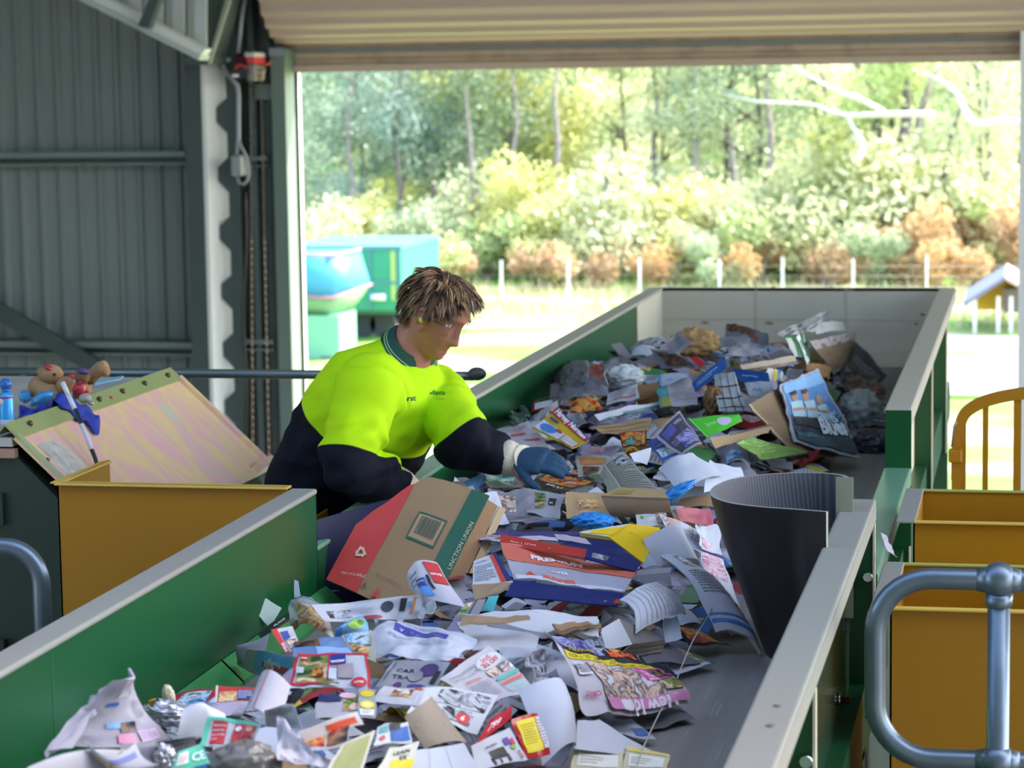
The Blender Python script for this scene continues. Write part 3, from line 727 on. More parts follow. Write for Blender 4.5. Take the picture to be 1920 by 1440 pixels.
mb = MB(); mb.ball(rel(157, 696, Y2-0.15), (13*S, 12*S, 5*S), 14, 8, 0, Matrix.Rotation(0.25, 3, 'Y')); mb.build('cap', mat('purple_felt', '#5c3f78', 0.8), t2)
mb = MB(); mb.grid(blob(150, 730, Y2-0.16, 15*S, 14*S, 12*S, 9, 0.3, 0.4), 22, 16); mb.build('scarf', RED_SH, t2)
mb = MB(); mb.grid(blob(133, 706, Y2-0.1, 9*S, 6*S, 8*S, 2), 14, 10); mb.build('bow', RED_SH, t2)
mb = MB(); mb.grid(blob(160, 747, Y2-0.17, 13*S, 10*S, 10*S, 4), 14, 10); mb.build('skirt', mat('tulle_grey', '#a39a90', 0.6), t2)
mb = MB(); mb.ball(rel(171, 756, Y2-0.2), (6*S, 6*S, 4*S)); mb.build('shoe', mat('silver_shoe', '#a8a8ac', 0.3, 0.6), t2)
mb = MB(); mb.tube([rel(178, 746, 7.25), rel(195, 748, 7.25), rel(208, 747, 7.25)], [9*S, 8*S, 4*S], 10); mb.ball(rel(208, 747, 7.25), 4.5*S, 10, 8, 1)
tag(mb.build('marker_pen', [BLACK, RED_SH]), 'short black cylinder with a red tip beside the plush toys', 'marker')
mb = MB(); a = [Vector((q.x, q.y, ZB+0.008)) for q in (atZ(176, 716, ZB), atZ(232, 709, ZB), atZ(226, 714, ZB), atZ(178, 724, ZB))]
mb.add(a+[p-Vector((0, 0, 0.006)) for p in a], [(0,3,2,1), (4,5,6,7)]+[(i, (i+1) % 4, (i+1) % 4+4, i+4) for i in range(4)])
tag(mb.build('plastic_folder', mat('pale_blue_plastic', '#8fc0d0', 0.35)), 'flat pale blue plastic folder on the bench behind the plush toys', 'folder')
# spray can
Yc = 6.62; c0 = atY(15, 832, Yc); Sc = Yc/F; cx = c0.x; zb_ = ZB
t = thing('spray_can', (cx, Yc, zb_), 'light blue spray can with a round dark blue cap on the bench corner', 'spray can')
zt_ = atY(15, 738, Yc).z; r = 14.5*Sc
mb = MB(); mb.lathe([(r*0.95, zb_), (r, zb_+0.004), (r, zt_-0.006), (r*0.8, zt_), (r*0.45, zt_+0.006)], (cx, Yc, 0), 24)
mb.build('can', mat('can_blue', '#2f9ad6', 0.3, 0.2), t)
for z0, z1, m in ((zt_-0.012, zt_-0.007, 'can_red'), (zb_+0.002, zb_+0.006, 'can_red')):
    mb = MB(); mb.lathe([(r*1.01, z0), (r*1.01, z1)], (cx, Yc, 0), 24); mb.build('band', mat('can_red', '#a02a3c', 0.4), t)
mb = MB(); mb.lathe([(r*1.012, zb_+0.008), (r*1.012, zb_+0.036)], (cx, Yc, 0), 24); mb.build('label', mat('can_label', '#aab0c0', 0.4), t)
mb = MB(); zs = (zt_+zb_)/2+0.012
st = [Vector((cx+math.cos(a_)*0.0, 0, 0)) for a_ in (0,)]
mb.ball((cx-0.008, Yc-r*0.9, zs+0.02), (0.010, 0.004, 0.009), 12, 8); mb.build('emblem', mat('emblem_pale', '#d8b8b4', 0.4), t)
mb = MB(); mb.ball((cx, Yc, zt_+0.026), (r*0.86, r*0.86, r*0.86), 18, 12); mb.lathe([(r*0.5, zt_+0.002), (r*0.6, zt_+0.014)], (cx, Yc, 0), 18); mb.build('cap', mat('cap_blue', '#1f5fa6', 0.4), t)
# blue glove / cloth draped over the chute edge
BLUC = mat('royal_blue_cloth', '#22349a', 0.7, 0, 0.4, 18, '#16246e', bump=0.2, bscale=30)
def cloth_fn(u, v):
    px = 36+150*u; base = 775+10*math.sin(u*7)*0.6
    if v < 0.5: py = 762+14*u+ (v)*36+4*math.sin(u*14); 
    else: py = 780+14*u+(v-0.5)*2*(18+40*max(0, min(1, (u-0.3)*2.2)))+5*math.sin(u*19+v*3)
    Y = 6.92+0.12*u-0.10*v+0.012*math.sin(u*31)
    p = atY(px, py, Y)
    floor_z = ZB+0.004 if p.x < AX-0.045 else AZ+(p.x-AX)*uz/ux+0.014
    if p.z < floor_z: p.z = floor_z
    p.z += 0.004*math.sin(u*25+v*6)+0.012*(1-abs(2*v-1))
    return p
mb = MB(); mb.grid(cloth_fn, 60, 24, thick=0.004)
tag(mb.build('cloth', BLUC), 'royal blue cloth draped over the top edge of the gold plated chute', 'cloth')
mb = MB(); mb.grid(blob(52, 790, 6.78, 16*S, 12*S, 14*S, 8), 16, 10)
tag(mb.build('grey_rag', mat('rag_grey', '#77736e', 0.9)), 'small grey rag bunched beside the spray can', 'rag')
# black and white taped stick leaning on the bench
TW = mat('white_tape', '#cfd0d2', 0.5); TB = mat('black_tape', '#17171a', 0.5)
pts = [(118, 717), (128, 740), (141, 767), (147, 780), (153, 795), (163, 818), (172, 843), (178, 858), (186, 885), (196, 905)]
Ys = [6.96, 6.95, 6.93, 6.92, 6.90, 6.89, 6.87, 6.86, 6.84, 6.82]
V = [atY(x, y, Y_-0.12) for (x, y), Y_ in zip(pts, Ys)]
t = thing('taped_stick', V[-1], 'thin black and white taped stick leaning over the blue cloth on the chute', 'stick')
mb = MB(); mb.tube(V, 0.0062, 10); mb.build('stick', TB, t)
for i, j in ((0, 1), (1, 2), (4, 6), (8, 9)):
    mb = MB(); mb.tube([V[k]+Vector((0, -0.002, 0)) for k in range(i, j+1)], 0.0072, 10); mb.build('white_tape', TW, t)
# ------------------------------------------------------------------ the worker
def evalmesh(mb, voxel, smooth=6, fac=0.5):
    """join overlapping shapes into one continuous surface"""
    o = mb.build('tmp'); o.modifiers.new('r', 'REMESH').mode = 'VOXEL'; o.modifiers['r'].voxel_size = voxel
    if smooth:
        m = o.modifiers.new('s', 'SMOOTH'); m.factor = fac; m.iterations = smooth
    dg = bpy.context.evaluated_depsgraph_get()
    me = bpy.data.meshes.new_from_object(o.evaluated_get(dg)); old = o.data
    bpy.data.objects.remove(o); bpy.data.meshes.remove(old)
    me.polygons.foreach_set('use_smooth', [True]*len(me.polygons))
    return me
def meshobj(name, me, mats, parent):
    o = bpy.data.objects.new(name, me); COL.objects.link(o)
    for m in (mats if isinstance(mats, list) else [mats]): me.materials.append(m)
    if parent is not None: o.parent = parent
    return o
FACE = Vector((0.83, -0.56, 0)).normalized(); SIDE = Vector((0.56, 0.83, 0)).normalized(); UPV = Vector((0, 0, 1))

SKIN = bpy.data.materials.new('skin'); SKIN.use_nodes = True
nt = SKIN.node_tree; b = nt.nodes['Principled BSDF']; b.inputs['Roughness'].default_value = 0.5
b.inputs['Base Color'].default_value = lin('#c08a72'); b.inputs['Subsurface Weight'].default_value = 0.12; b.inputs['Subsurface Radius'].default_value = (0.012, 0.005, 0.003)
n = nt.nodes.new('ShaderNodeTexNoise'); n.inputs['Scale'].default_value = 22; n.inputs['Detail'].default_value = 4
tc = nt.nodes.new('ShaderNodeTexCoord'); mx = nt.nodes.new('ShaderNodeMix'); mx.data_type = 'RGBA'; mx.inputs[6].default_value = lin('#b67c66'); mx.inputs[7].default_value = lin('#9a5a4a')
nt.links.new(tc.outputs['Object'], n.inputs['Vector']); nt.links.new(n.outputs[0], mx.inputs[0]); nt.links.new(mx.outputs[2], b.inputs['Base Color'])
LIPS = mat('lips', '#9c5650', 0.45)

# --- joints
Spine = [atY(606, 985, 6.70), atY(622, 925, 6.69), atY(652, 868, 6.66), atY(690, 800, 6.62), atY(722, 740, 6.60), atY(752, 690, 6.60), atY(768, 660, 6.60)]
S_r = atY(694, 724, 6.40); S_l = atY(820, 738, 6.78)
E_r = atY(650, 868, 6.25); W_r = atY(750, 911, 6.46)
E_l = atY(866, 820, 6.48); W_l = atY(955, 860, 6.50)
HEADC = atY(815, 588, 6.58)
PITCH = math.radians(31)
HF = Vector((0.965, -0.262, 0)).normalized(); HS = Vector((0.262, 0.965, 0)).normalized()
hU = UPV*math.cos(PITCH)+HF*math.sin(PITCH); hF = HF*math.cos(PITCH)-UPV*math.sin(PITCH); hS = HS
HK = 0.94
def HD(f, s, u): return HEADC+(hF*f+hS*s+hU*u)*HK
person = None
def lerp_tab(tab, x):
    if x <= tab[0][0]: return tab[0][1:]
    for a, b_ in zip(tab, tab[1:]):
        if x <= b_[0]:
            t = (x-a[0])/(b_[0]-a[0]); t = t*t*(3-2*t)*0.5+t*0.5
            return tuple(p+(q-p)*t for p, q in zip(a[1:], b_[1:]))
    return tab[-1][1:]
# head: u (height), front extent, back extent, half width
HT = [(-0.118, 0.058, -0.012, 0.022), (-0.112, 0.074, 0.000, 0.032), (-0.100, 0.083, 0.018, 0.043), (-0.085, 0.084, 0.042, 0.052), (-0.070, 0.082, 0.058, 0.058), (-0.055, 0.085, 0.068, 0.062), (-0.035, 0.087, 0.078, 0.067), (-0.010, 0.086, 0.086, 0.071),
      (0.010, 0.089, 0.092, 0.073), (0.030, 0.094, 0.096, 0.074), (0.055, 0.092, 0.097, 0.074), (0.080, 0.080, 0.088, 0.066), (0.100, 0.058, 0.068, 0.051), (0.112, 0.034, 0.042, 0.031), (0.118, 0.012, 0.015, 0.011)]
def gs(x, s): return math.exp(-(x/s)**2)
def head_pt(th, u):
    f, bk, w = lerp_tab(HT, u)
    c, s_ = math.cos(th), math.sin(th)
    if c >= 0: ef = math.copysign(abs(c)**0.86, c)*f
    else: ef = -abs(c)**0.9*bk
    es = math.copysign(abs(s_)**0.9, s_)*w
    if c > 0:
        # nose
        nose = 0
        if -0.058 < u < 0.03:
            t = (0.022-u)/0.066
            prof = 0.006+0.021*max(0, min(1, t))**1.2 if t < 1 else 0.027*max(0, 1-(t-1)*5)
            nose = prof*gs(es, 0.0095+0.006*max(0, min(1, t)))
        ef += nose
        # brow, eye sockets, lips, chin, cheeks
        ef += 0.005*gs(u-0.034, 0.012)*gs(abs(es)-0.026, 0.026)
        ef -= 0.010*gs(u-0.012, 0.013)*gs(abs(es)-0.031, 0.017)
        ef += 0.0045*gs(u-0.009, 0.008)*gs(abs(es)-0.031, 0.012)
        ef += 0.006*gs(u+0.066, 0.0065)*gs(es, 0.020)-0.005*gs(u+0.0745, 0.0035)*gs(es, 0.022)+0.0055*gs(u+0.082, 0.0065)*gs(es, 0.018)
        ef += 0.004*gs(u+0.105, 0.012)*gs(es, 0.018)-0.003*gs(u+0.092, 0.006)*gs(es, 0.02)
        ef += 0.004*gs(u+0.032, 0.022)*gs(abs(es)-0.042, 0.018)
    return HD(ef, es, u)
mb = MB()
NU, NV = 72, 64
us = [-0.118+0.236*(j/NV) for j in range(NV+1)]
rings = [[head_pt(2*PI*i/NU, u) for i in range(NU)] for u in us]
mb.loft(rings, 0, True, True)
# ears
def ear(sgn):
    def fn(a, b_):
        th = 2*PI*a; rr = 0.031*(1-0.0*b_)
        # rim torus-like shell
        R_, r_ = 0.023, 0.0065
        ph = 2*PI*b_
        el = 1.0+0.35*max(0, math.sin(th))
        ff = 0.004+(R_*0.66*el+r_*math.cos(ph))*math.cos(th)*0.9-0.006*math.sin(th)
        uu = -0.006+(R_*1.25+r_*math.cos(ph))*math.sin(th)
        ss = sgn*(0.0755+0.010*(1-math.cos(th))*0.5+r_*math.sin(ph))
        return HD(ff, ss, uu)
    return fn
for sg in (-1, 1):
    mb.grid(ear(sg), 28, 10)
    mb.ball(HD(0.006, sg*0.0735, -0.004), 0.015); mb.ball(HD(0.010, sg*0.0745, -0.036), 0.0085)
# neck
NB = atY(769, 653, 6.60)
mb.tube([NB-UPV*0.05-FACE*0.02, NB+FACE*0.005, (NB+HD(-0.02, 0, -0.07))/2+UPV*0.0, HD(-0.018, 0, -0.06), HD(-0.015, 0, -0.01)], [0.075, 0.062, 0.056, 0.056, 0.05], 24)
# trunk and limbs under the clothes
mb.tube([Spine[0], Spine[1], Spine[2], Spine[3], Spine[4], Spine[5]], [0.12, 0.125, 0.12, 0.12, 0.115, 0.08], 20)
mb.tube([S_l, Spine[4]+UPV*0.02, S_r], [0.055, 0.09, 0.055], 16)
HIP = Spine[0]-FACE*0.05
hip_r = HIP-SIDE*0.09; hip_l = HIP+SIDE*0.09
knee_r = Vector((hip_r.x+0.03, hip_r.y-0.02, 0.47)); knee_l = Vector((hip_l.x+0.10, hip_l.y, 0.46))
ank_r = Vector((hip_r.x-0.03, hip_r.y, 0.09)); ank_l = Vector((hip_l.x+0.09, hip_l.y+0.02, 0.09))
for a, k, e in ((hip_r, knee_r, ank_r), (hip_l, knee_l, ank_l)):
    mb.tube([a, (a+k)/2, k, (k*0.6+e*0.4), e], [0.085, 0.075, 0.055, 0.056, 0.038], 16)
for s0, e0, w0 in ((S_r, E_r, W_r), (S_l, E_l, W_l)):
    mb.tube([s0, (s0+e0)/2, e0, e0*0.55+w0*0.45, w0], [0.05, 0.045, 0.037, 0.036, 0.026], 14)
# hands (five fingers each)
def hand(mb, wrist, d, up, side, r=1.0, curl=0.5, spread=0.1, mi=0):
    """d: direction of the palm, up: back of the hand, side: towards the thumb"""
    d = d.normalized(); up = (up-d*up.dot(d)).normalized(); side = side-d*side.dot(d)-up*side.dot(up); side.normalize()
    pk = wrist+d*0.088
    # palm as a flattened tube
    rings = []
    for t, wd, th in ((0, 0.026, 0.018), (0.25, 0.032, 0.019), (0.6, 0.040, 0.017), (0.9, 0.041, 0.014), (1.0, 0.038, 0.011)):
        c = wrist+d*(0.092*t)
        rings.append([c+side*(math.cos(2*PI*i/16)*wd*r)+up*(math.sin(2*PI*i/16)*th*r) for i in range(16)])
    mb.loft(rings, mi)
    for k, (off, L, cu) in enumerate(((0.028, 0.070, 0.85), (0.0095, 0.078, 1.0), (-0.0095, 0.072, 1.1), (-0.027, 0.056, 1.25))):
        p = wrist+d*0.084+side*off; dd = (d+side*(off*spread*9)).normalized(); pts = [p-dd*0.02, p]; ang = 0
        for seg, fr in enumerate((0.45, 0.32, 0.23)):
            ang += curl*cu*(0.5, 0.75, 0.55)[seg]
            q = dd*math.cos(ang)-up*math.sin(ang); p = p+q*(L*fr); pts.append(p)
        mb.tube(pts, [0.0095*r, 0.0098*r, 0.0093*r, 0.0085*r, 0.0062*r], 10, mi)
        mb.ball(pts[-1], 0.0066*r, 8, 6, mi)
    p = wrist+d*0.022+side*0.022; pts = [p-side*0.012, p]
    dd = (d*0.62+side*0.75-up*0.25).normalized()
    for seg, L in enumerate((0.042, 0.032, 0.024)):
        p = p+dd*L; pts.append(p); dd = (dd+d*0.35-side*0.32*curl-up*0.22*curl).normalized()
    mb.tube(pts, [0.013*r, 0.014*r, 0.0115*r, 0.0098*r, 0.007*r], 10, mi); mb.ball(pts[-1], 0.0072*r, 8, 6, mi)
d_l = (atY(1062, 868, 6.46)-W_l).normalized(); d_r = (atY(800, 950, 6.56)-W_r).normalized()
hand(mb, W_l, d_l, Vector((0.1, -0.55, 0.8)), Vector((0.0, -0.8, -0.55)), 0.93, 0.38)
hand(mb, W_r, d_r, Vector((-0.2, -0.5, 0.8)), Vector((0.1, 0.8, 0.5)), 0.93, 0.5)
# feet
for a in (ank_r, ank_l):
    mb.tube([a, Vector((a.x, a.y, 0.05)), Vector((a.x+0.05, a.y-0.03, 0.045)), Vector((a.x+0.13, a.y-0.08, 0.03))], [0.04, 0.042, 0.04, 0.026], 12)
me = evalmesh(mb, 0.0042, 5, 0.45)
person = bpy.data.objects.new('person', me); COL.objects.link(person); me.materials.append(SKIN); me.materials.append(LIPS)
for p in me.polygons:
    q = (p.center-HEADC)/HK; f, s_, u = q.dot(hF), q.dot(hS), q.dot(hU)
    if f > 0.082 and abs(s_) < 0.021*(1-abs(u+0.0745)/0.030) and -0.088 < u < -0.061: p.material_index = 1
tag(person, 'person bending in a yellow and navy work jacket, safety glasses and blue gloves', 'person')

# --- eyes with lids and brows
EYEW = mat('eye_white', '#d8cfc8', 0.25); IRIS = mat('iris', '#4c4a42', 0.2)
for sg in (-1, 1):
    mb = MB(); mb.ball(HD(0.0665, sg*0.031, 0.010), 0.0115, 16, 12)
    mb.ball(HD(0.0745, sg*0.031, 0.0085), (0.0048, 0.0048, 0.0048), 12, 8, 1)
    mb.build('eye', [EYEW, IRIS], person)
    mb = MB()
    mb.tube([HD(0.083, sg*0.016, 0.031), HD(0.0855, sg*0.028, 0.037), HD(0.080, sg*0.044, 0.034)], [0.002, 0.0034, 0.0015], 8)
    mb.build('eyebrow', mat('brow_brown', '#6b5138', 0.8), person)

# --- jacket: trunk and sleeves in one surface, yellow above, navy below
def ring(c, t, F_, S_, df, ds, n=36, pw=2.3):
    """superellipse ring about c, normal to t"""
    t = t.normalized(); s = (S_-t*S_.dot(t)).normalized(); f = s.cross(t)
    if f.dot(F_) < 0: f = -f
    out = []
    for i in range(n):
        a = 2*PI*i/n; ca, sa = math.cos(a), math.sin(a)
        out.append(c+f*(math.copysign(abs(ca)**(2/pw), ca)*df)+s*(math.copysign(abs(sa)**(2/pw), sa)*ds))
    return out
NAX = (FACE*0.66+UPV*0.75).normalized()
TS = [(606, 990, 6.71, .140, .185), (612, 960, 6.71, .150, .195), (622, 925, 6.70, .158, .200), (648, 868, 6.67, .158, .200), (682, 806, 6.63, .160, .205), (712, 752, 6.60, .152, .205), (735, 715, 6.60, .132, .195), (748, 694, 6.60, .108, .165), (759, 674, 6.60, .085, .110), (769, 654, 6.60, .071, .076)]
cs = [atY(x, y, Y_) for x, y, Y_, _, _ in TS]
rings = []
for i, (x, y, Y_, df, ds) in enumerate(TS):
    a, b_ = cs[max(0, i-1)], cs[min(len(cs)-1, i+1)]
    tg = (b_-a).normalized()
    if i >= 7: tg = (tg*(1-(i-6)/3)+NAX*((i-6)/3)).normalized()
    rings.append(ring(cs[i], tg, FACE, SIDE, df, ds))
mb = MB(); mb.loft(rings)
def sleeve(s0, e0, w0, inner, R_):
    pts = [inner, s0, s0*0.62+e0*0.38, s0*0.25+e0*0.75, e0*0.94+w0*0.06+(e0-(s0+w0)/2)*0.08, e0*0.68+w0*0.32, e0*0.38+w0*0.62, e0*0.10+w0*0.90]
    mb.tube(catmull([Vector(p) for p in pts], 4), [R_[0]+(R_[1]-R_[0])*0 for _ in range(0)] or [lerp_tab([(i, r_) for i, r_ in enumerate(R_)], k/4)[0] for k in range(4*(len(pts)-1)+1)], 24)
sleeve(S_r, E_r, W_r, Spine[4]*0.5+S_r*0.5, [0.09, 0.092, 0.083, 0.072, 0.064, 0.064, 0.058, 0.048])
sleeve(S_l, E_l, W_l, Spine[4]*0.5+S_l*0.5, [0.09, 0.080, 0.078, 0.076, 0.072, 0.068, 0.056, 0.044])
me = evalmesh(mb, 0.0062, 5, 0.5)
# folds
def segd(p, a, b_):
    ab = b_-a; t = max(0, min(1, (p-a).dot(ab)/ab.dot(ab))); return (p-(a+ab*t)).length, t
axis = (cs[5]-cs[2]).normalized()
cut = atY(700, 812, 6.55)   # a point on the trunk boundary
nrml = [v.normal.copy() for v in me.vertices]
band = []
for v, nn in zip(me.vertices, nrml):
    p = v.co.copy()
    dr, tr = segd(p, S_r, E_r); dr2, tr2 = segd(p, E_r, W_r); dl, tl = segd(p, S_l, E_l); dl2, tl2 = segd(p, E_l, W_l)
    dt = min(segd(p, cs[i], cs[i+1])[0] for i in range(2, 7))-0.165
    arm_r = min(dr-0.10, dr2-0.08); arm_l = min(dl-0.09, dl2-0.07)
    w = 0.0
    # signed distance along limb to the colour break (positive = yellow)
    Tr = (p-atY(640, 838, 6.22)).dot(((S_r-E_r).normalized()*0.75+UPV*0.65).normalized())
    Lb = atY(857, 818, 6.50); Tl = (p-Lb).dot(Vector((-0.56, 0.12, 0.83)).normalized())
    Tt = (p-cut).dot(axis)+0.012
    m_ = min(arm_r, arm_l, dt)
    if m_ == dt: bnd = Tt
    elif m_ == arm_r: bnd = Tr
    else: bnd = Tl
    band.append(bnd)
    amp = 0.005+0.011*gs(dr2-0.06, 0.08)+0.010*gs(dl2-0.05, 0.07)+0.011*max(0, 1-abs(Tt+0.05)/0.18)+0.006*gs(dr-0.09, 0.05)*max(0, 1-abs(Tr)/0.15)
    q = Vector((p.x*7+p.z*5, p.y*9, p.z*14-p.x*6))
    f1 = noise.noise(q*1.3); f2 = 1-abs(noise.noise(q*0.9+Vector((7, 3, 1))))*2
    sa_ = (p-S_r).dot((E_r-S_r).normalized()); sl_ = (p-S_l).dot((E_l-S_l).normalized())
    gv = 0.007*gs(sa_+0.012+0.02*noise.noise(p*6), 0.009)*(1 if dr < 0.14 else 0)+0.005*gs(sl_+0.005, 0.009)*(1 if dl < 0.11 else 0)
    wr = 0.004*math.sin(sa_*95+9*noise.noise(p*7))*gs(sa_-0.16, 0.06)*(1 if arm_r < 0.02 else 0)+0.004*math.sin(sl_*100+8*noise.noise(p*7))*gs(sl_-0.13, 0.05)*(1 if arm_l < 0.02 else 0)
    v.co = p+nn*(amp*(f1*0.9+f2*0.5)-gv+wr)
at = me.attributes.new('band', 'FLOAT', 'POINT'); at.data.foreach_set('value', band)
JK = bpy.data.materials.new('hi_vis_jacket'); JK.use_nodes = True
nt = JK.node_tree; b = nt.nodes['Principled BSDF']; b.inputs['Roughness'].default_value = 0.85; b.inputs['Specular IOR Level'].default_value = 0.2
an = nt.nodes.new('ShaderNodeAttribute'); an.attribute_name = 'band'
mr = nt.nodes.new('ShaderNodeMapRange'); mr.inputs[1].default_value = -0.0015; mr.inputs[2].default_value = 0.0015
mx = nt.nodes.new('ShaderNodeMix'); mx.data_type = 'RGBA'; mx.inputs[6].default_value = lin('#0c0e1b'); mx.inputs[7].default_value = lin('#b2dc0c')
nt.links.new(an.outputs['Fac'], mr.inputs[0]); nt.links.new(mr.outputs[0], mx.inputs[0]); nt.links.new(mx.outputs[2], b.inputs['Base Color'])
n = nt.nodes.new('ShaderNodeTexNoise'); n.inputs['Scale'].default_value = 380; bp = nt.nodes.new('ShaderNodeBump'); bp.inputs['Strength'].default_value = 0.15; bp.inputs['Distance'].default_value = 0.002
tc = nt.nodes.new('ShaderNodeTexCoord'); nt.links.new(tc.outputs['Object'], n.inputs['Vector']); nt.links.new(n.outputs[0], bp.inputs['Height']); nt.links.new(bp.outputs[0], b.inputs['Normal'])
jacket = meshobj('jacket', me, JK, person)
# lettering on the chest, laid on the jacket surface
from mathutils.bvhtree import BVHTree
bv = BVHTree.FromPolygons([v.co for v in me.vertices], [tuple(p.vertices) for p in me.polygons])
def on_jacket(px, py):
    h = bv.ray_cast(CAM, ray(px, py).normalized())
    return h[0]+h[1]*0.0012 if h[0] else None
def chest_text(body, px, py, w, slope, col, name, bold=0.01):
    vs, fs = glyphs(body, bold); W_ = max(v[0] for v in vs); k = w/W_
    out = []
    for x, y in vs:
        p = on_jacket(px+x*k, py+x*k*slope-y*k); out.append(p)
    if any(p is None for p in out): return
    mb = MB(); mb.add(out, fs); mb.build(name, mat('print_'+col, col, 0.6), jacket)
chest_text('rst', 763, 752, 17, -0.05, '#1c3a08', 'chest_lettering', 0.02)
chest_text('ai', 805, 739.5, 5.5, 0.03, '#2f4a12', 'chest_lettering', 0.02)
chest_text('llasta', 811, 739.8, 24, 0.03, '#12752e', 'chest_lettering', 0.02)
chest_text('f', 818, 750, 2.0, 0.05, '#3f8a1a', 'chest_lettering', 0.02)
mb = MB()
q = [on_jacket(822, 747.6), on_jacket(834, 748.6), on_jacket(834, 749.4), on_jacket(822, 748.4)]
if all(q): mb.add(q, [(3, 2, 1, 0)]); mb.build('chest_underline', mat('print_olive', '#7f9a1a', 0.6), jacket)
# placket line down the chest
mb = MB()
pp = [on_jacket(x, y) for x, y in ((774, 712), (778, 735), (782, 765), (788, 795), (800, 830), (812, 852))]
if all(pp): mb.tube(catmull(pp, 4), 0.0016, 6); mb.build('placket_seam', mat('seam_yellow', '#94b80e', 0.8), jacket)
# --- polo collar (dark green with pale piping)
COLR = mat('collar_green', '#17453a', 0.8); PIPE_ = mat('collar_piping', '#9fbf7a', 0.7)
NAVY = mat('navy_knit', '#0c0e1c', 0.9)
def ringdir(a):
    tdir = NAX; fx = (FACE-tdir*FACE.dot(tdir)).normalized(); sx = tdir.cross(fx)
    return tdir, fx*math.cos(a)+sx*math.sin(a)
def collar_pt(u, v):
    a = 0.10+(2*PI-0.20)*u                       # a = 0 is the throat
    tdir, rd = ringdir(a)
    back = 0.5-0.5*math.cos(a)                    # 1 at the nape
    thr = gs(min(a, 2*PI-a), 0.55)
    r_ = 0.058+0.022*v+0.006*v*(1-back)
    hgt = 0.020+0.012*back-(0.030+0.030*thr)*v
    return NB+rd*r_+tdir*hgt
mb = MB(); mb.grid(collar_pt, 60, 8, thick=0.003)
c_ = mb.build('polo_collar', COLR, person)
for vv in (0.80, 0.62):
    mb = MB(); mb.tube([collar_pt(k/60, vv)+ringdir(0.10+(2*PI-0.20)*k/60)[1]*0.0028 for k in range(61)], 0.0016, 6); mb.build('piping', PIPE_, c_)
mb = MB(); mb.tube([NB+ringdir(2*PI*k/40)[1]*0.0745+ringdir(0)[0]*(-0.006-0.016*gs(min(k, 40-k), 5)) for k in range(40)], 0.010, 10, closed=True)
mb.build('jacket_neckband', NAVY, jacket)

# --- trousers, boots, gloves
mb = MB()
mb.loft([ring(HIP+UPV*h_, UPV, FACE, SIDE, df, ds) for h_, df, ds in ((0.10, .152, .192), (0.05, .152, .194), (0.0, .150, .19), (-0.07, .135, .175), (-0.10, .10, .15))])
for a, k, e in ((hip_r, knee_r, ank_r), (hip_l, knee_l, ank_l)):
    mb.tube([a-UPV*0.0, a*0.7+k*0.3, a*0.3+k*0.7, k, k*0.6+e*0.4, e-UPV*0.02], [0.112, 0.108, 0.092, 0.083, 0.08, 0.074], 20)
me = evalmesh(mb, 0.009, 6)
meshobj('trousers', me, mat('dark_green_drill', '#17352a', 0.85, 0, 0.3, 20, '#122a20', bump=0.1, bscale=90), person)
for a in (ank_r, ank_l):
    mb = MB(); rings = []
    for t, zc, w_, h_ in ((-0.075, 0.05, 0.036, 0.048), (-0.03, 0.055, 0.043, 0.055), (0.05, 0.05, 0.044, 0.05), (0.12, 0.04, 0.046, 0.04), (0.17, 0.032, 0.036, 0.032), (0.19, 0.028, 0.02, 0.024)):
        c = Vector((a.x, a.y, zc))+FACE*t
        rings.append([c+SIDE*(math.cos(2*PI*i/18)*w_)+UPV*(max(-zc+0.0, math.sin(2*PI*i/18)*h_)) for i in range(18)])
    mb.loft(rings); mb.tube([a+UPV*0.0-UPV*0.03, a+UPV*0.08], [0.05, 0.056], 16); mb.build('boot', mat('boot_brown', '#4a3426', 0.6), person)
GLV = mat('blue_glove', '#1d4560', 0.75, 0, 0.6, 24, '#123048', bump=0.2, bscale=160); CUFF = mat('cream_cuff', '#d2c6ae', 0.9, 0, 0.3, 40, '#bfb196', bump=0.3, bscale=140)
for W0, E0, d_, up_, sd_, cu_ in ((W_l, E_l, d_l, Vector((0.1, -0.55, 0.8)), Vector((0.0, -0.8, -0.55)), 0.38), (W_r, E_r, d_r, Vector((-0.2, -0.5, 0.8)), Vector((0.1, 0.8, 0.5)), 0.5)):
    mb = MB(); hand(mb, W0+d_*0.012, d_, up_, sd_, 1.28, cu_)
    me = evalmesh(mb, 0.0032, 3)
    g = meshobj('glove', me, GLV, person)
    ax = (W0-E0).normalized(); mb = MB()
    mb.tube([W0-ax*0.03, W0+ax*0.004, W0+(ax+d_)*0.018, W0+d_*0.050], [0.050, 0.047, 0.041, 0.042], 22); mb.build('cuff', CUFF, g)

# --- hair: short tousled locks over a cap
HAIRS = [mat('hair_brown', '#6e5038', 0.55), mat('hair_dark', '#4a3526', 0.55), mat('hair_blond', '#a8845a', 0.5), mat('hair_grey', '#a39888', 0.5)]
def scalp(th, u, k=1.0):
    p = head_pt(th, u); c = HD(-0.005, 0, 0.01); return c+(p-c)*k
random.seed(21)
def hairline(th):
    """lowest height of hair at angle th (0 = face front, pi = nape)"""
    a = abs(((th+PI) % (2*PI))-PI)
    return lerp_tab([(0, 0.088), (0.5, 0.086), (0.95, 0.066), (1.2, 0.030), (1.38, -0.016), (1.52, -0.012), (1.62, 0.026), (1.85, 0.020), (2.05, -0.035), (2.5, -0.068), (PI, -0.076)], a)[0]
mb = MB()
NT = 64
rings = []
for j in range(15):
    rg = []
    for i in range(NT):
        th = 2*PI*i/NT; lo = hairline(th); u = lo+(0.117-lo)*(j/14)**0.9
        rg.append(scalp(th, min(u, 0.1175), 1.05))
    rings.append(rg)
mb.loft(rings, 1, True, True)
hair = mb.build('hair', HAIRS, person)
mb = MB()
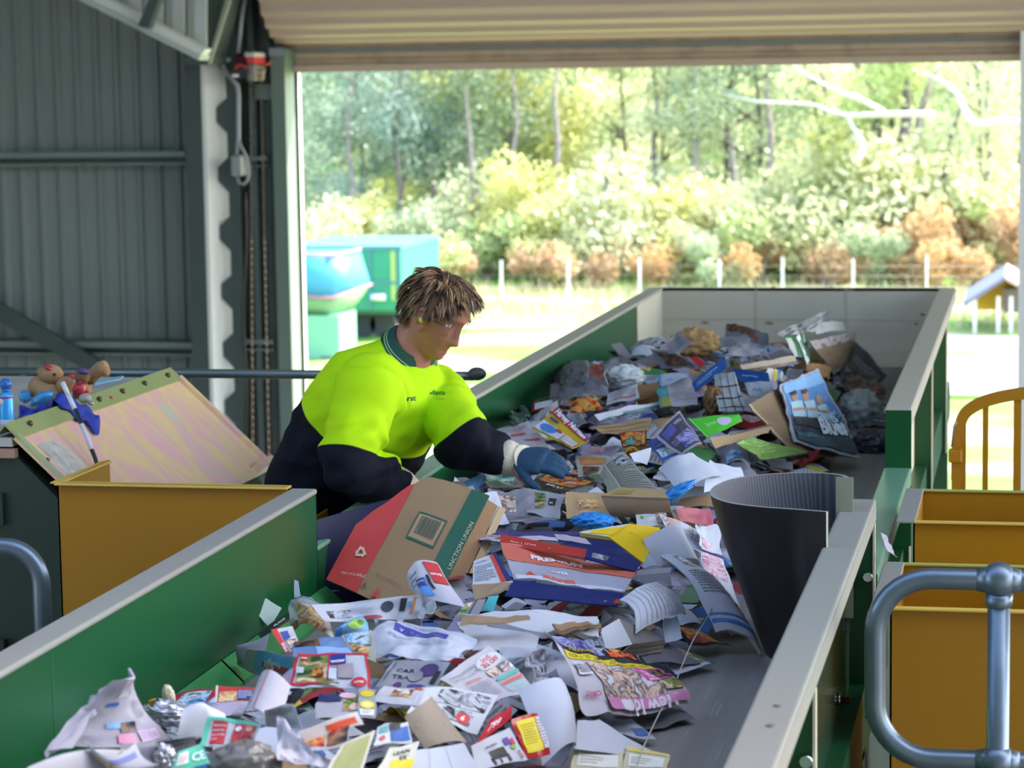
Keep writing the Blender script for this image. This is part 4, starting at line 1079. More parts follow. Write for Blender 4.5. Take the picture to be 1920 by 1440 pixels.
crown = HD(-0.035, 0.01, 0.112); hc = HD(-0.005, 0, 0.01)
def lock(p, flow, L_, lift, cnt, mis, spread=0.006, gravity=0.14, wave=0.25):
    """a clump of strands that share one curved path"""
    nrm_ = (p-hc).normalized(); side_ = flow.cross(nrm_).normalized()
    path = []; q = p.copy(); dv = (flow+nrm_*lift).normalized(); sw = random.uniform(-wave, wave); ph = random.uniform(0, 6)
    for s in range(7):
        path.append(q.copy()); q = q+dv*(L_/6); rad = (q-hc).normalized()
        dv = (dv-rad*0.26*dv.dot(rad)*(1.3 if lift < 0.5 else 0.8)-UPV*gravity+flow*0.08+side_*sw*math.sin(ph+s*0.9)*0.5).normalized()
    for k in range(cnt):
        o0 = side_*random.gauss(0, spread)+nrm_*random.gauss(0, spread*0.45); o1 = side_*random.gauss(0, spread*0.75)+nrm_*random.gauss(0, spread*0.6)
        lk = random.uniform(0.75, 1.0); pts = []
        for s in range(7):
            t = s/6*lk; i0 = min(5, int(t*6)); fr = t*6-i0
            c_ = path[i0]*(1-fr)+path[i0+1]*fr
            pts.append(c_+o0*(1-t)+o1*t)
        r0 = random.uniform(0.0013, 0.0026)
        mb.tube(pts, [r0*0.8, r0*1.1, r0*1.15, r0*1.05, r0*0.85, r0*0.55, r0*0.12], 4, random.choices(mis[0], mis[1])[0], False, True, flat=0.5, up=nrm_)
for k in range(240):
    th = random.uniform(0, 2*PI); lo = hairline(th); a = abs(((th+PI) % (2*PI))-PI)
    u = lo+0.004+(0.113-lo)*random.random()**0.75
    p = scalp(th, min(u, 0.116), 1.02); nrm_ = (p-hc).normalized()
    flow = p-crown; flow = flow-nrm_*flow.dot(nrm_)
    flow = flow.normalized() if flow.length > 1e-4 else -hF
    if a < 1.3 and u > 0.06: flow = (flow*0.6+hS*random.gauss(0, .5)+hF*0.3).normalized()
    if a > 1.3 and u > -0.02: flow = (flow-hF*0.35+Vector((random.gauss(0, .2), random.gauss(0, .2), random.gauss(0, .2)))).normalized()
    L_ = random.uniform(0.045, 0.07); lift = random.uniform(0.15, 0.42)
    if u > 0.085: lift += 0.22
    if a > 1.95 and u < -0.03: L_ = random.uniform(0.028, 0.045); lift = random.uniform(0.15, 0.5)
    if 1.0 < a < 1.7 and u < 0.05: L_ = random.uniform(0.022, 0.036); lift = 0.12; flow = (-hU-hF*0.25).normalized()
    pal = random.choices((0, 1, 2), (5, 2.4, 2.2))[0]
    mis = (((0, 1, 2), (6, 2, 1)), ((0, 1), (2, 5)), ((0, 2, 3), (2, 6, 0.6)))[pal]
    lock(p, flow, L_, lift, 11, mis)
# forelock curling down in front of the brow
for k in range(11):
    p = HD(0.060+random.uniform(-.012, .01), random.uniform(-0.045, 0.045), 0.096+random.uniform(-.01, .006))
    lock(p, (hF+hS*random.gauss(0, .25)).normalized(), random.uniform(0.055, 0.078), random.uniform(0.2, 0.5), 7, ((0, 2, 3), (3, 3, 1.6)), 0.004, 0.2)
mb.build('locks', HAIRS, hair)

# --- safety glasses, earplugs
GL = bpy.data.materials.new('clear_lens'); GL.use_nodes = True
nt = GL.node_tree; nt.nodes.remove(nt.nodes['Principled BSDF']); out = nt.nodes['Material Output']
ta = nt.nodes.new('ShaderNodeBsdfTransparent'); ta.inputs[0].default_value = (0.95, 0.96, 0.97, 1); gl_ = nt.nodes.new('ShaderNodeBsdfGlossy'); gl_.inputs['Roughness'].default_value = 0.03
ms_ = nt.nodes.new('ShaderNodeMixShader')
ms_.inputs[0].default_value = 0.07; nt.links.new(ta.outputs[0], ms_.inputs[1]); nt.links.new(gl_.outputs[0], ms_.inputs[2]); nt.links.new(ms_.outputs[0], out.inputs[0])
gl = MB()
def lens(u, v):
    s = (u-0.5)*0.142; h_ = -0.024+0.050*v
    return HD(0.108-0.030*(abs(s)/0.071)**2.2-0.006*(1-v), s, h_+0.002)
gl.grid(lens, 28, 8, thick=0.0016)
gobj = gl.build('safety_glasses', GL, person)
for sg in (-1, 1):
    mb = MB(); mb.tube([HD(0.076, sg*0.071, 0.016), HD(0.055, sg*0.0765, 0.012), HD(0.02, sg*0.0795, 0.007), HD(-0.004, sg*0.080, 0.012), HD(-0.024, sg*0.079, 0.0)], [0.007, 0.006, 0.0035, 0.003, 0.003], 8, flat=0.35)
    mb.build('temple_arm', mat('smoky_arm', '#5b4f4c', 0.25, trans=0.3), gobj)
    mb = MB(); mb.ball(HD(0.078, sg*0.071, 0.016), (0.004, 0.003, 0.005), 10, 8); mb.build('hinge', mat('hinge_pale', '#a79ca4', 0.5), gobj)
    mb = MB(); mb.ball(HD(0.008, sg*0.086, -0.007), (0.0068, 0.0065, 0.0078), 12, 8); mb.build('ear_plug', mat('lime_foam', '#c2e022', 0.6), person)
mb = MB(); mb.ball(HD(0.010, -0.081, -0.040), 0.0022, 8, 6); mb.build('ear_stud', CHROME, person)
# ------------------------------------------------------------------ the waste paper on the belt
def heap_h(x, y):
    """height of the heap over the belt"""
    h = lerp_tab([(3.6, 0.13), (4.4, 0.12), (4.9, 0.10), (5.3, 0.10), (5.8, 0.13), (6.3, 0.16), (7.0, 0.16), (8.0, 0.19), (8.8, 0.23), (9.5, 0.24), (10.3, 0.17), (11.1, 0.07), (11.4, 0.03)], y)[0]
    xr = lerp_tab([(3.6, -0.80), (4.5, -0.72), (5.0, -0.66), (6.0, -0.58), (8.0, -0.55), (10.0, -0.60), (11, -0.7)], y)[0]
    e = max(0.0, min(1.0, (xr-x)/0.34)); e = e*e*(3-2*e)
    xl = lerp_tab([(3.6, -1.66), (4.6, -1.66), (4.9, -1.47), (5.5, -1.47), (5.85, -1.66), (11, -1.66)], y)[0]
    g = max(0.0, min(1.0, (x-xl)/0.22+ (0.55 if (y < 4.6 or y > 6) else -0.05))); g = g*g*(3-2*g)
    return h*e*g+0.012*noise.noise(Vector((x*3.1, y*2.3, 1.7)))*e
def on_heap(px, py, lift=0.0):
    """first point along the view ray that lies lift above the heap"""
    r_ = ray(px, py); y = 3.4
    prev = None
    while y < 11.5:
        p = CAM+r_*(y/r_.y); g = p.z-(BZ+heap_h(p.x, p.y)+lift)
        if g <= 0:
            lo, hi = y-0.05, y
            for _ in range(14):
                m_ = (lo+hi)/2; p = CAM+r_*(m_/r_.y)
                if p.z-(BZ+heap_h(p.x, p.y)+lift) > 0: lo = m_
                else: hi = m_
            return CAM+r_*(hi/r_.y)
        y += 0.05
    return CAM+r_*(11.45/r_.y)

def ink(c, rough=0.5): return mat('ink_'+c.strip('#')+('' if rough == 0.5 else '_g'), c, rough)
def paper(c, rough=0.55):
    c = '#%02x%02x%02x' % tuple(int(int(c.strip('#')[i:i+2], 16)*0.92) for i in (0, 2, 4))
    return mat('paper_'+c.strip('#')+('' if rough == 0.55 else '_%d' % (rough*100)), c, rough, 0, 0.25, 14, '#%02x%02x%02x' % tuple(int(int(c.strip('#')[i:i+2], 16)*0.9) for i in (0, 2, 4)), bump=0.06, bscale=50, spec=0.22 if rough > 0.4 else 0.45)
PAL = {'garden': ('#2c4a2c', '#6b8a4a', '#a8724a', '#d8cfae'), 'people': ('#c89a84', '#e3c8b6', '#6a4a42', '#d9d5da'), 'blue': ('#2a5a9a', '#7fb4dc', '#d8e4ee', '#486a52'), 'dark': ('#1c1a20', '#4a3a34', '#8a5a3c', '#2a3048'),
       'pink': ('#d98aac', '#ead0d6', '#b8728a', '#f0e4e4'), 'purple': ('#3c3a6a', '#6a66a8', '#a8a8cc', '#2a2a44'), 'food': ('#c07a3a', '#e8c88a', '#8a3a2a', '#ece4d4'), 'grey': ('#55565c', '#8d8e96', '#c4c4ca', '#2c2c30'), 'teal': ('#2f7a80', '#7cbcb8', '#c8dcd4', '#3a5a4a'), 'fire': ('#3a1414', '#b8442a', '#d89a3c', '#2a5a5a')}
def photo(p):
    k = 'photo_'+p
    if k in _M: return _M[k]
    m = bpy.data.materials.new(k); m.use_nodes = True; nt = m.node_tree; b = nt.nodes['Principled BSDF']; b.inputs['Roughness'].default_value = 0.35
    tc = nt.nodes.new('ShaderNodeTexCoord'); n = nt.nodes.new('ShaderNodeTexNoise'); n.inputs['Scale'].default_value = 34; n.inputs['Detail'].default_value = 3; n.inputs['Distortion'].default_value = 0.8
    rp = nt.nodes.new('ShaderNodeValToRGB'); e = rp.color_ramp.elements; c = PAL[p]
    e[0].position = 0.36; e[0].color = lin(c[0]); e[1].position = 0.66; e[1].color = lin(c[3])
    for pos, cc in ((0.46, c[1]), (0.56, c[2])): q = e.new(pos); q.color = lin(cc)
    nt.links.new(tc.outputs['Object'], n.inputs['Vector']); nt.links.new(n.outputs[0], rp.inputs[0]); nt.links.new(rp.outputs[0], b.inputs['Base Color'])
    _M[k] = m; return m

HEROES = []     # (short name, px, py)
_seed = [0]
def sheet_surface(C, curl=(0, 0), crumple=0.004, seed=0, vmax=None, roll=0.0, ragged=0.0):
    TL, TR, BR, BL = C
    nn = ((TR-BL).cross(TL-BR))
    if nn.length < 1e-9: nn = Vector((0, 0, 1))
    nn.normalize()
    if nn.dot(CAM-(TL+BR)/2) < 0: nn = -nn
    Lu = ((TR-TL).length+(BR-BL).length)/2; Lv = ((TL-BL).length+(TR-BR).length)/2
    so = Vector((seed*3.7, seed*1.3, seed*0.7))
    def S(u, v):
        if vmax: v = v*vmax(u)
        if ragged:
            qe = Vector((u*Lu*16, v*Lv*16, 4.0))+so; u2 = u+ragged/Lu*noise.noise(qe)*abs(2*u-1)**4; v2 = v+ragged/Lv*noise.noise(qe+Vector((9, 4, 2)))*abs(2*v-1)**4
        else: u2, v2 = u, v
        p = (BL*(1-u2)+BR*u2)*(1-v2)+(TL*(1-u2)+TR*u2)*v2
        d = curl[0]*(1-(2*u-1)**2)+curl[1]*(1-(2*v-1)**2)
        q = Vector((u*Lu*9, v*Lv*9, 0))+so
        if crumple:
            d += crumple*(noise.noise(q)+0.6*(0.5-abs(noise.noise(q*1.9+Vector((5, 2, 1)))))*2*0.6+0.25*noise.noise(q*4.2))
            d += crumple*0.8*roll*noise.noise(q*0.4)
        return p+nn*d
    return S, nn, Lu, Lv
def add_prints(mb, S, nn, Lu, Lv, prints, slot):
    for k, pr in enumerate(prints):
        off = nn*(0.0011+0.00035*k); kind = pr[0]
        if kind in 'rp':
            _, u0, v0, u1, v1, c = pr
            mi = slot(photo(c) if kind == 'p' else ink(c)); nu = max(2, int(abs(u1-u0)*22)+1); nv = max(2, int(abs(v1-v0)*22)+1)
            mb.grid(lambda a, b_: S(u0+(u1-u0)*a, v0+(v1-v0)*b_)+off, nu, nv, mi)
        elif kind == 'e':
            _, cu_, cv_, ru, rv, c = pr; mi = slot(photo(c) if c in PAL else ink(c)); N = 18
            vs = [S(cu_, cv_)+off]+[S(cu_+ru*q*math.cos(2*PI*i/N), cv_+rv*q*math.sin(2*PI*i/N))+off for q in (0.5, 1) for i in range(N)]
            mb.add(vs, [(0, 1+i, 1+(i+1) % N) for i in range(N)]+[(1+i, 1+N+i, 1+N+(i+1) % N, 1+(i+1) % N) for i in range(N)], mi, True)
        elif kind == 'l':
            _, u0, v0, u1, v1, n_, c = pr; mi = slot(ink(c))
            rnd = random.Random(n_*7+int(u0*100)+k)
            for i in range(n_):
                vv = v0+(v1-v0)*(i+0.5)/n_; h_ = (v1-v0)/n_*0.42; ue = u1 if i % 5 else u0+(u1-u0)*rnd.uniform(0.5, 0.9); ua = u0
                while ua < ue-0.005:
                    ub = min(ue, ua+rnd.uniform(0.03, 0.10))
                    mb.grid(lambda a, b_: S(ua+(ub-ua)*a, vv-h_/2+h_*b_)+off, 2, 1, mi); ua = ub+0.012
        elif kind == 't':
            _, body, u0, v0, w, c = pr[:6]; rot = pr[6] if len(pr) > 6 else 0; bold = pr[7] if len(pr) > 7 else 0.015; tall = pr[8] if len(pr) > 8 else 1.0
            mi = slot(ink(c)); vs, fs = glyphs(body, bold); W_ = max(v[0] for v in vs); kk = w*Lu/W_; cr_, sr_ = math.cos(rot), math.sin(rot)
            out = []
            for x, y in vs:
                X, Y_ = x*kk, y*kk*tall; X, Y_ = X*cr_-Y_*sr_, X*sr_+Y_*cr_
                out.append(S(u0+X/Lu, v0+Y_/Lv)+off)
            mb.add(out, fs, mi)
def sheet(name, label, cat, C, base='#e2e3ea', prints=(), lift=0.0, tilt=0.00022, curl=(0, 0), crumple=0.004, thick=0.0008, short=None, group=None, vmax=None, parent=None, rough=0.55, N=16, base_mat=None, back=None):
    """a sheet of paper, card or board lying on the heap; corners are top left, top right, bottom right, bottom left of the page"""
    _seed[0] += 1; sd_ = _seed[0]
    if not isinstance(C[0], Vector):
        ym = max(c[1] for c in C); cc = []
        for c in C:
            l = c[2] if len(c) > 2 else lift+tilt*(ym-c[1])
            cc.append(on_heap(c[0], c[1], l))
        px = sum(c[0] for c in C)/4; py = sum(c[1] for c in C)/4
    else:
        cc = list(C); m_ = sum(C, Vector())/4; px, py = proj(m_)
    S, nn, Lu, Lv = sheet_surface(cc, (curl[0]*1.2, curl[1]*1.2), crumple*(2.0 if crumple > 0.0035 else 1.4), sd_, vmax, 1.5, 0.010 if name in ('newspaper', 'paper_scrap', 'paper_sheet') else 0.005)
    mats = [base_mat if base_mat else paper(base, rough)]
    def slot(m):
        if m not in mats: mats.append(m)
        return mats.index(m)
    mb = MB(); 
    # wind the grid so that its front faces the viewer
    a, b_, c_ = S(0.5, 0.5), S(0.6, 0.5), S(0.5, 0.6)
    if (b_-a).cross(c_-a).dot(nn) > 0: mb.grid(S, N, N, 0, True, thick)
    else: mb.grid(lambda u, v: S(1-u, v), N, N, 0, True, thick)
    add_prints(mb, S, nn, Lu, Lv, prints, slot)
    o = mb.build(name, mats, parent, None if parent is not None else (cc[3]+cc[2])/2)
    if parent is None:
        tag(o, label, cat, group)
        if short: HEROES.append((short, px, py))
    return o
NEWS = '#b4afb4'; NEWS_D = '#97939a'; WHITE = '#d4d6e0'; KRAFT = '#b08c66'; KRAFT_D = '#94714e'
LN = '#6f6d78'

def carton(name, label, short, faces, group=None, cat='box'):
    """an open or crushed carton from separate panels; faces: (part name, corners, colour, prints, options)"""
    c0 = sum(faces[0][1], Vector())/4
    t = thing(name, c0, label, cat, group)
    for nm, C, base, pr, opt in faces:
        _seed[0] += 1
        S, nn, Lu, Lv = sheet_surface(C, opt.get('curl', (0, 0)), opt.get('crumple', 0.002), _seed[0], opt.get('vmax'))
        mats = [opt['mat'] if 'mat' in opt else paper(base, opt.get('rough', 0.6))]
        def slot(m):
            if m not in mats: mats.append(m)
            return mats.index(m)
        mb = MB(); a, b_, c_ = S(.5, .5), S(.6, .5), S(.5, .6)
        f = S if (b_-a).cross(c_-a).dot(nn) > 0 else (lambda u, v: S(1-u, v))
        mb.grid(f, 16, 16, 0, True, opt.get('thick', 0.003)); add_prints(mb, S, nn, Lu, Lv, pr, slot)
        o = mb.build(nm, mats); o.parent = t
        for v in o.data.vertices: v.co = v.co-c0
    HEROES.append((short,)+proj(c0)); return t
def PY(px, py, Y): return atY(px, py, Y)
def PZ(px, py, h): return atZ(px, py, BZ+h)

# ---- the big flattened box with the red, kraft and green printed panel
YQ0 = 5.86
box_c = [PY(717+10, 925, 6.10), PY(905, 918, 6.06), PY(872, 1110, 5.86), PY(612, 1088, 5.84)]
BLc, BRc = PY(612, 1087, 5.72), PY(792, 1180, 5.62)
uvec, vvec = BRc-BLc, PY(722, 884, 5.97)-BLc
TLc, TRc = BLc+vvec, BRc+vvec
def vm(u): return lerp_tab([(0, 0.50), (0.12, 0.70), (0.3, 0.97), (0.42, 1.10), (0.60, 1.14), (0.8, 1.17), (1.0, 1.19)], u)[0]
GRNP = '#1d5a40'; REDP = '#cc4038'
prints = [('r', 0.0, 0.0, 0.33, 1.0, REDP), ('r', 0.83, 0.0, 1.0, 1.0, GRNP)]
# recycling mark: three bent arrows
import itertools
def tri_arrows(cu_, cv_, r_, asp):
    out = []
    for k in range(3):
        a0 = PI/2+k*2*PI/3
        out.append(a0)
    return out
prints += [('t', 'RECYCLABLE', 0.10, 0.13, 0.235, '#dcc4a4', 0.0, 0.01)]
# barcode in a green frame
prints += [('r', 0.50, 0.50, 0.77, 0.72, GRNP), ('r', 0.513, 0.517, 0.757, 0.703, KRAFT)]
rb = random.Random(3); u = 0.545
while u < 0.725:
    w = rb.choice((0.005, 0.007, 0.010)); prints.append(('r', u, 0.55, u+w, 0.69, '#2f4f40')); u += w+rb.choice((0.007, 0.010))
prints += [('t', 'NET 1.36 NEWMAN SA', 0.42, 0.165, 0.26, '#5d4a38', 0.0, 0.0), ('t', 'A', 0.355, 0.05, 0.035, '#4a3a30', 0, 0.02, 1.3), ('t', 'A', 0.47, 0.0, 0.08, '#cc4038', 0, 0.02, 1.3), ('t', 'UNCTION UNION', 0.998, 0.42, 0.42, '#cfc2a0', PI/2, 0.0)]
nav = [PY(590, 976, 5.83), PY(735, 934, 6.10), PY(780, 1128, 5.86), PY(612, 1127, 5.80)]
gE = [TLc+(TRc-TLc)]
side_tl = BLc+uvec+vvec*1.16; side_bl = BLc+uvec+vvec*0.10
bx1 = carton('cardboard_box', 'large flattened cardboard box with red, kraft and green stripes and a barcode', 'striped cardboard box', [
    ('printed_panel', [TLc, TRc, BRc, BLc], KRAFT, prints, {'vmax': vm, 'crumple': 0.0035, 'curl': (0.012, 0.0)}),
    ('navy_panel', nav, '#10163f', [('l', 0.05, 0.1, 0.2, 0.14, 1, '#7d86b4')], {'crumple': 0.002, 'thick': 0.004}),
    ('side_panel', [side_tl, side_tl+Vector((0.018, 0.03, -0.02)), side_bl+Vector((0.035, 0.05, -0.01)), side_bl], KRAFT_D, [], {'crumple': 0.001}),
    ('back_panel', [side_tl+Vector((0.020, 0.034, -0.022)), side_tl+Vector((0.034, 0.05, -0.03)), side_bl+Vector((0.055, 0.07, -0.01)), side_bl+Vector((0.037, 0.054, -0.01))], '#c0a27c', [], {'crumple': 0.001})])
# recycling arrows as a small raised print on the red stripe
S, nn, Lu, Lv = sheet_surface([TLc, TRc, BRc, BLc], (0.012, 0.0), 0.0035, 4, vm)
S1, n1, Lu1, Lv1 = sheet_surface([TLc, TRc, BRc, BLc], (0.012, 0.0), 0.0, 1, vm)
mb = MB()
cu_, cv_ = 0.185, 0.30; ru = 0.066; rv = ru*Lu/Lv
def E(x, y): return S1(cu_+x*ru, (cv_+y*rv)/vm(cu_+x*ru))+n1*0.0058
for k in range(3):
    a = k*2*PI/3+0.35; ca, sa = math.cos(a), math.sin(a)
    def RT(x, y): return E(x*ca-y*sa, x*sa+y*ca)
    tri = [(-0.80, -0.62), (0.28, -0.62), (0.28, -0.82), (0.66, -0.45), (0.28, -0.08), (0.28, -0.28), (-0.58, -0.28)]
    mb.add([RT(x, y) for x, y in tri], [tuple(range(7))])
o = mb.build('recycling_mark', ink('#dcc4a4')); o.parent = bx1
c0 = Vector(bx1['_w'])
for v in o.data.vertices: v.co = v.co-c0

# ---- crushed red, silver and navy carton
def H(px, py, l=0.0): return on_heap(px, py, l)
tf = [H(938, 1020, 0.142), H(1197, 1068, 0.113), H(1170, 1112, 0.087), H(964, 1086, 0.102)]
carton('crushed_carton', 'crushed carton with a red, silver and navy face reading SUPER in mid heap', 'crushed red and navy carton', [
    ('top_panel', tf, '#b9b7c6', [('r', 0.0, 0.52, 1.0, 0.98, '#cf6a58'), ('r', 0.02, 0.0, 0.98, 0.10, '#c9c6d2'), ('t', 'A', 0.12, 0.10, 0.085, '#d8503e', 0, 0.05), ('t', 'SUPER', 0.34, 0.28, 0.15, '#e6e2ea', 0, 0.03), ('t', 'RUNNER', 0.26, 0.06, 0.30, '#e0654e', 0.0, 0.05), ('t', 'PREMIUM', 0.20, 0.66, 0.40, '#e9dedd', 0, 0.05)], {'crumple': 0.010, 'rough': 0.28}),
    ('front_panel', [H(963, 1087, 0.102), H(1172, 1113, 0.086), H(1158, 1136, 0.072), H(946, 1118, 0.083)], '#1f2b6e', [('t', 'II', 0.86, 0.2, 0.02, '#b9b7c6'), ('r', 0.95, 0.1, 1.0, 0.5, '#b8322e')], {'crumple': 0.003, 'rough': 0.35}),
    ('red_flap', [H(938, 1001, 0.153), H(1100, 1031, 0.135), H(1096, 1046, 0.126), H(938, 1020, 0.142)], '#c23a34', [('t', 'Item 1 27344', 0.12, 0.35, 0.30, '#e8d0cc', 0, 0.0), ('e', 0.58, 0.3, 0.02, 0.14, '#6d6a6a')], {'crumple': 0.002, 'rough': 0.35}),
    ('navy_flap', [H(1099, 1030, 0.136), H(1203, 1056, 0.120), H(1191, 1072, 0.111), H(1096, 1046, 0.126)], '#232c6c', [('p', 0.12, 0.25, 0.42, 0.75, 'grey')], {'crumple': 0.003}),
    ('end_flap', [H(884+4, 1052, 0.123), H(929, 1036, 0.132), H(962, 1092, 0.099), H(886, 1100, 0.094)], '#d3d3dc', [('r', 0.72, 0.05, 0.86, 0.98, '#c8433a'), ('r', 0.86, 0.05, 1.0, 0.98, '#26306e'), ('l', 0.05, 0.15, 0.66, 0.72, 8, '#8d8f9c'), ('t', 'sizzlin', 0.05, 0.82, 0.5, '#4a4452', 0, 0.0)], {'crumple': 0.003}),
    ('torn_flap', [H(884, 1098, 0.095), H(960, 1092, 0.099), H(940, 1110, 0.088), H(890, 1126, 0.078)], '#a88e70', [], {'crumple': 0.008})])
sheet('cardboard_sheet', 'flat navy edged cardboard lying right behind the crushed red and navy carton', 'cardboard', [(903, 990), (1085, 1000), (1090, 1022), (900, 1012)], '#4b4a80', [('r', 0, 0, 1, 0.45, '#c9bcc6'), ('p', 0.0, 0.0, 0.3, 0.4, 'grey')], 0.03, short='navy edged cardboard')
sheet('cardboard_sheet', 'long flat navy board at the back right of the crushed carton, under the yellow folder', 'cardboard', [(1035, 1000), (1150, 1015), (1205, 1052), (1060, 1030)], '#2a3068', [('r', 0.0, 0.55, 0.5, 0.9, '#b9a9b4')], 0.045)

# ---- yellow folder and white rolled sheet beside the rubber flap
carton('yellow_folder', 'bright yellow card folder lying open beyond the crushed carton', 'yellow folder', [
    ('cover', [H(1180, 982, 0.152), H(1238, 990, 0.146), H(1207, 1056, 0.100), H(1140, 1006, 0.135)], '#ecc61c', [('t', 'Carton', 0.25, 0.55, 0.30, '#b8901a', 0, 0.0), ('r', 0.02, 0.1, 0.06, 0.9, '#c9a416')], {'crumple': 0.0015}),
    ('inner_page', [H(1090, 997, 0.141), H(1182, 981, 0.152), H(1142, 1006, 0.135), H(1086, 999, 0.140)], '#e6e0c8', [('r', 0.3, 0.1, 1.0, 0.7, '#ecc61c')], {'crumple': 0.0015}),
    ('edge', [H(1086, 1000, 0.139), H(1142, 1007, 0.134), H(1146, 1014, 0.129), H(1088, 1006, 0.135)], '#8a7440', [], {'crumple': 0.001})], cat='folder')
mb = MB(); a, b_ = on_heap(1236, 1012, 0.14), on_heap(1268, 1085, 0.10)
ax = (b_-a)
def rollf(u, v):
    an = -0.9+u*4.6; r_ = 0.040-0.003*u; side_ = Vector((0.83, 0.2, 0.35)).normalized(); up_ = ax.normalized().cross(side_).normalized(); side_ = up_.cross(ax.normalized())
    return a+ax*v+side_*(math.cos(an)*r_)+up_*(-math.sin(an)*r_)
sheet('paper_sheet', 'white sheet curled into a half tube beside the yellow folder', 'paper', [(1206, 1014, 0.13), (1262, 998, 0.14), (1306, 1086, 0.08), (1236, 1064, 0.09)], WHITE, [], curl=(0.05, 0.0), crumple=0.002, short='curled white tube', N=20)
sheet('flyer', 'white flyer with a spray of coloured dots to the right of the yellow folder', 'flyer', [(1235, 965), (1325, 1000), (1330, 1050), (1265, 1010)], WHITE, [('p', 0.05, 0.5, 0.4, 0.95, 'people')]+[('e', 0.55+0.3*random.random(), 0.25+0.5*random.random(), 0.02, 0.035, random.choice(('#d8604a', '#5aa04a', '#4a6ac8', '#e0b03a'))) for _ in range(26)], 0.03, short='dotted white flyer')
sheet('flyer', 'white leaflet with a small green sprig behind the yellow folder', 'flyer', [(1190, 966), (1246, 962), (1256, 988), (1196, 988)], '#e8e6e0', [('e', 0.2, 0.7, 0.06, 0.12, '#6aa84a'), ('p', 0.65, 0.1, 1.0, 0.9, 'people')], 0.03)
sheet('magazine_page', 'glossy strip of photographs curving down along the rubber flap', 'magazine page', [(1315, 1030), (1355, 1045), (1395, 1165), (1330, 1110)], '#d6d2dc', [('p', 0.05, 0.55, 0.9, 0.95, 'pink'), ('p', 0.1, 0.1, 0.6, 0.4, 'garden'), ('r', 0, 0.96, 1, 1, '#4a3a6a')], 0.02, short='glossy photo strip')
sheet('magazine_page', 'crumpled red edged glossy page at the foot of the rubber flap', 'magazine page', [(1330, 1130), (1362, 1115), (1408, 1172), (1372, 1192)], '#cfc7cf', [('p', 0.1, 0.1, 0.9, 0.9, 'pink'), ('r', 0, 0.0, 0.1, 1, '#b82a2a')], 0.015)
sheet('newspaper', 'long folded newspaper with blue lines running down to the bare belt', 'newspaper', [(1203, 1030, 0.10), (1262, 1052, 0.09), (1434, 1226, 0.006), (1338, 1182, 0.05)], '#cdcad4', [('p', 0.55, 0.70, 0.85, 0.88, 'food'), ('p', 0.2, 0.62, 0.45, 0.78, 'people'), ('l', 0.1, 0.3, 0.9, 0.55, 9, LN), ('r', 0.0, 0.06, 0.95, 0.09, '#3f74b8'), ('r', 0.0, 0.12, 0.95, 0.135, '#3f74b8'), ('e', 0.7, 0.22, 0.09, 0.05, 'food')], curl=(0.02, 0.03), thick=0.008, short='long folded newspaper')
sheet('cardboard_sheet', 'white corrugated card bent over the folded newspaper, with visible ridges', 'cardboard', [(1158, 1128, 0.10), (1228, 1094, 0.12), (1284, 1154, 0.07), (1188, 1192, 0.08)], '#d2d2da', [('r', 0.05+0.08*i, 0.05, 0.062+0.08*i, 0.97, '#bcbcc6') for i in range(12)], curl=(0.02, 0.012), thick=0.003, short='white corrugated card')
carton('white_carton', 'small opened white carton with a grey inside, below the white corrugated card', 'small white carton', [
    ('white_panel', [H(1126, 1180, .09), H(1160, 1160, .11), H(1186, 1208, .07), H(1137, 1220, .06)], '#dcdde4', [], {}),
    ('grey_panel', [H(1160, 1160, .11), H(1205, 1178, .09), H(1246, 1200, .05), H(1186, 1208, .07)], '#98928e', [], {}),
    ('corrugated_edge', [H(1186, 1208, .07), H(1246, 1200, .05), H(1240, 1222, .035), H(1150, 1238, .035)], '#8f8070', [('r', 0, 0.3, 1, 0.4, '#6a5c4e'), ('r', 0, 0.65, 1, 0.75, '#6a5c4e')], {})])
sheet('paper_sheet', 'plain pale sheet tucked under the white corrugated card, right of the small carton', 'paper', [(1242, 1165), (1268, 1160), (1278, 1200), (1246, 1205)], '#cdd4de', [], 0.05)
sheet('magazine_page', 'dark printed page with red lettering half under the long folded newspaper', 'magazine page', [(1262, 1170), (1330, 1185), (1372, 1212), (1290, 1212)], '#3a2a26', [('p', 0.1, 0.1, 0.9, 0.9, 'fire'), ('t', 'GRAND', 0.15, 0.25, 0.6, '#b8322a', 0, 0.02)], 0.012)
sheet('flyer', 'curled flyer with red and green edges on the bare belt right of the tabloid page', 'flyer', [(1225, 1215), (1290, 1222), (1338, 1252), (1268, 1262)], '#cfcad0', [('p', 0.55, 0.2, 1, 0.9, 'garden'), ('r', 0.9, 0, 1, 1, '#2f6a4a'), ('p', 0.2, 0.5, 0.5, 0.95, 'food')], 0.006, short='red and green edged flyer')
sheet('paper_sheet', 'dark grey card lying flat behind the red and green edged flyer', 'card', [(1190, 1222), (1255, 1210), (1310, 1240), (1215, 1248)], '#77757c', [], 0.02)
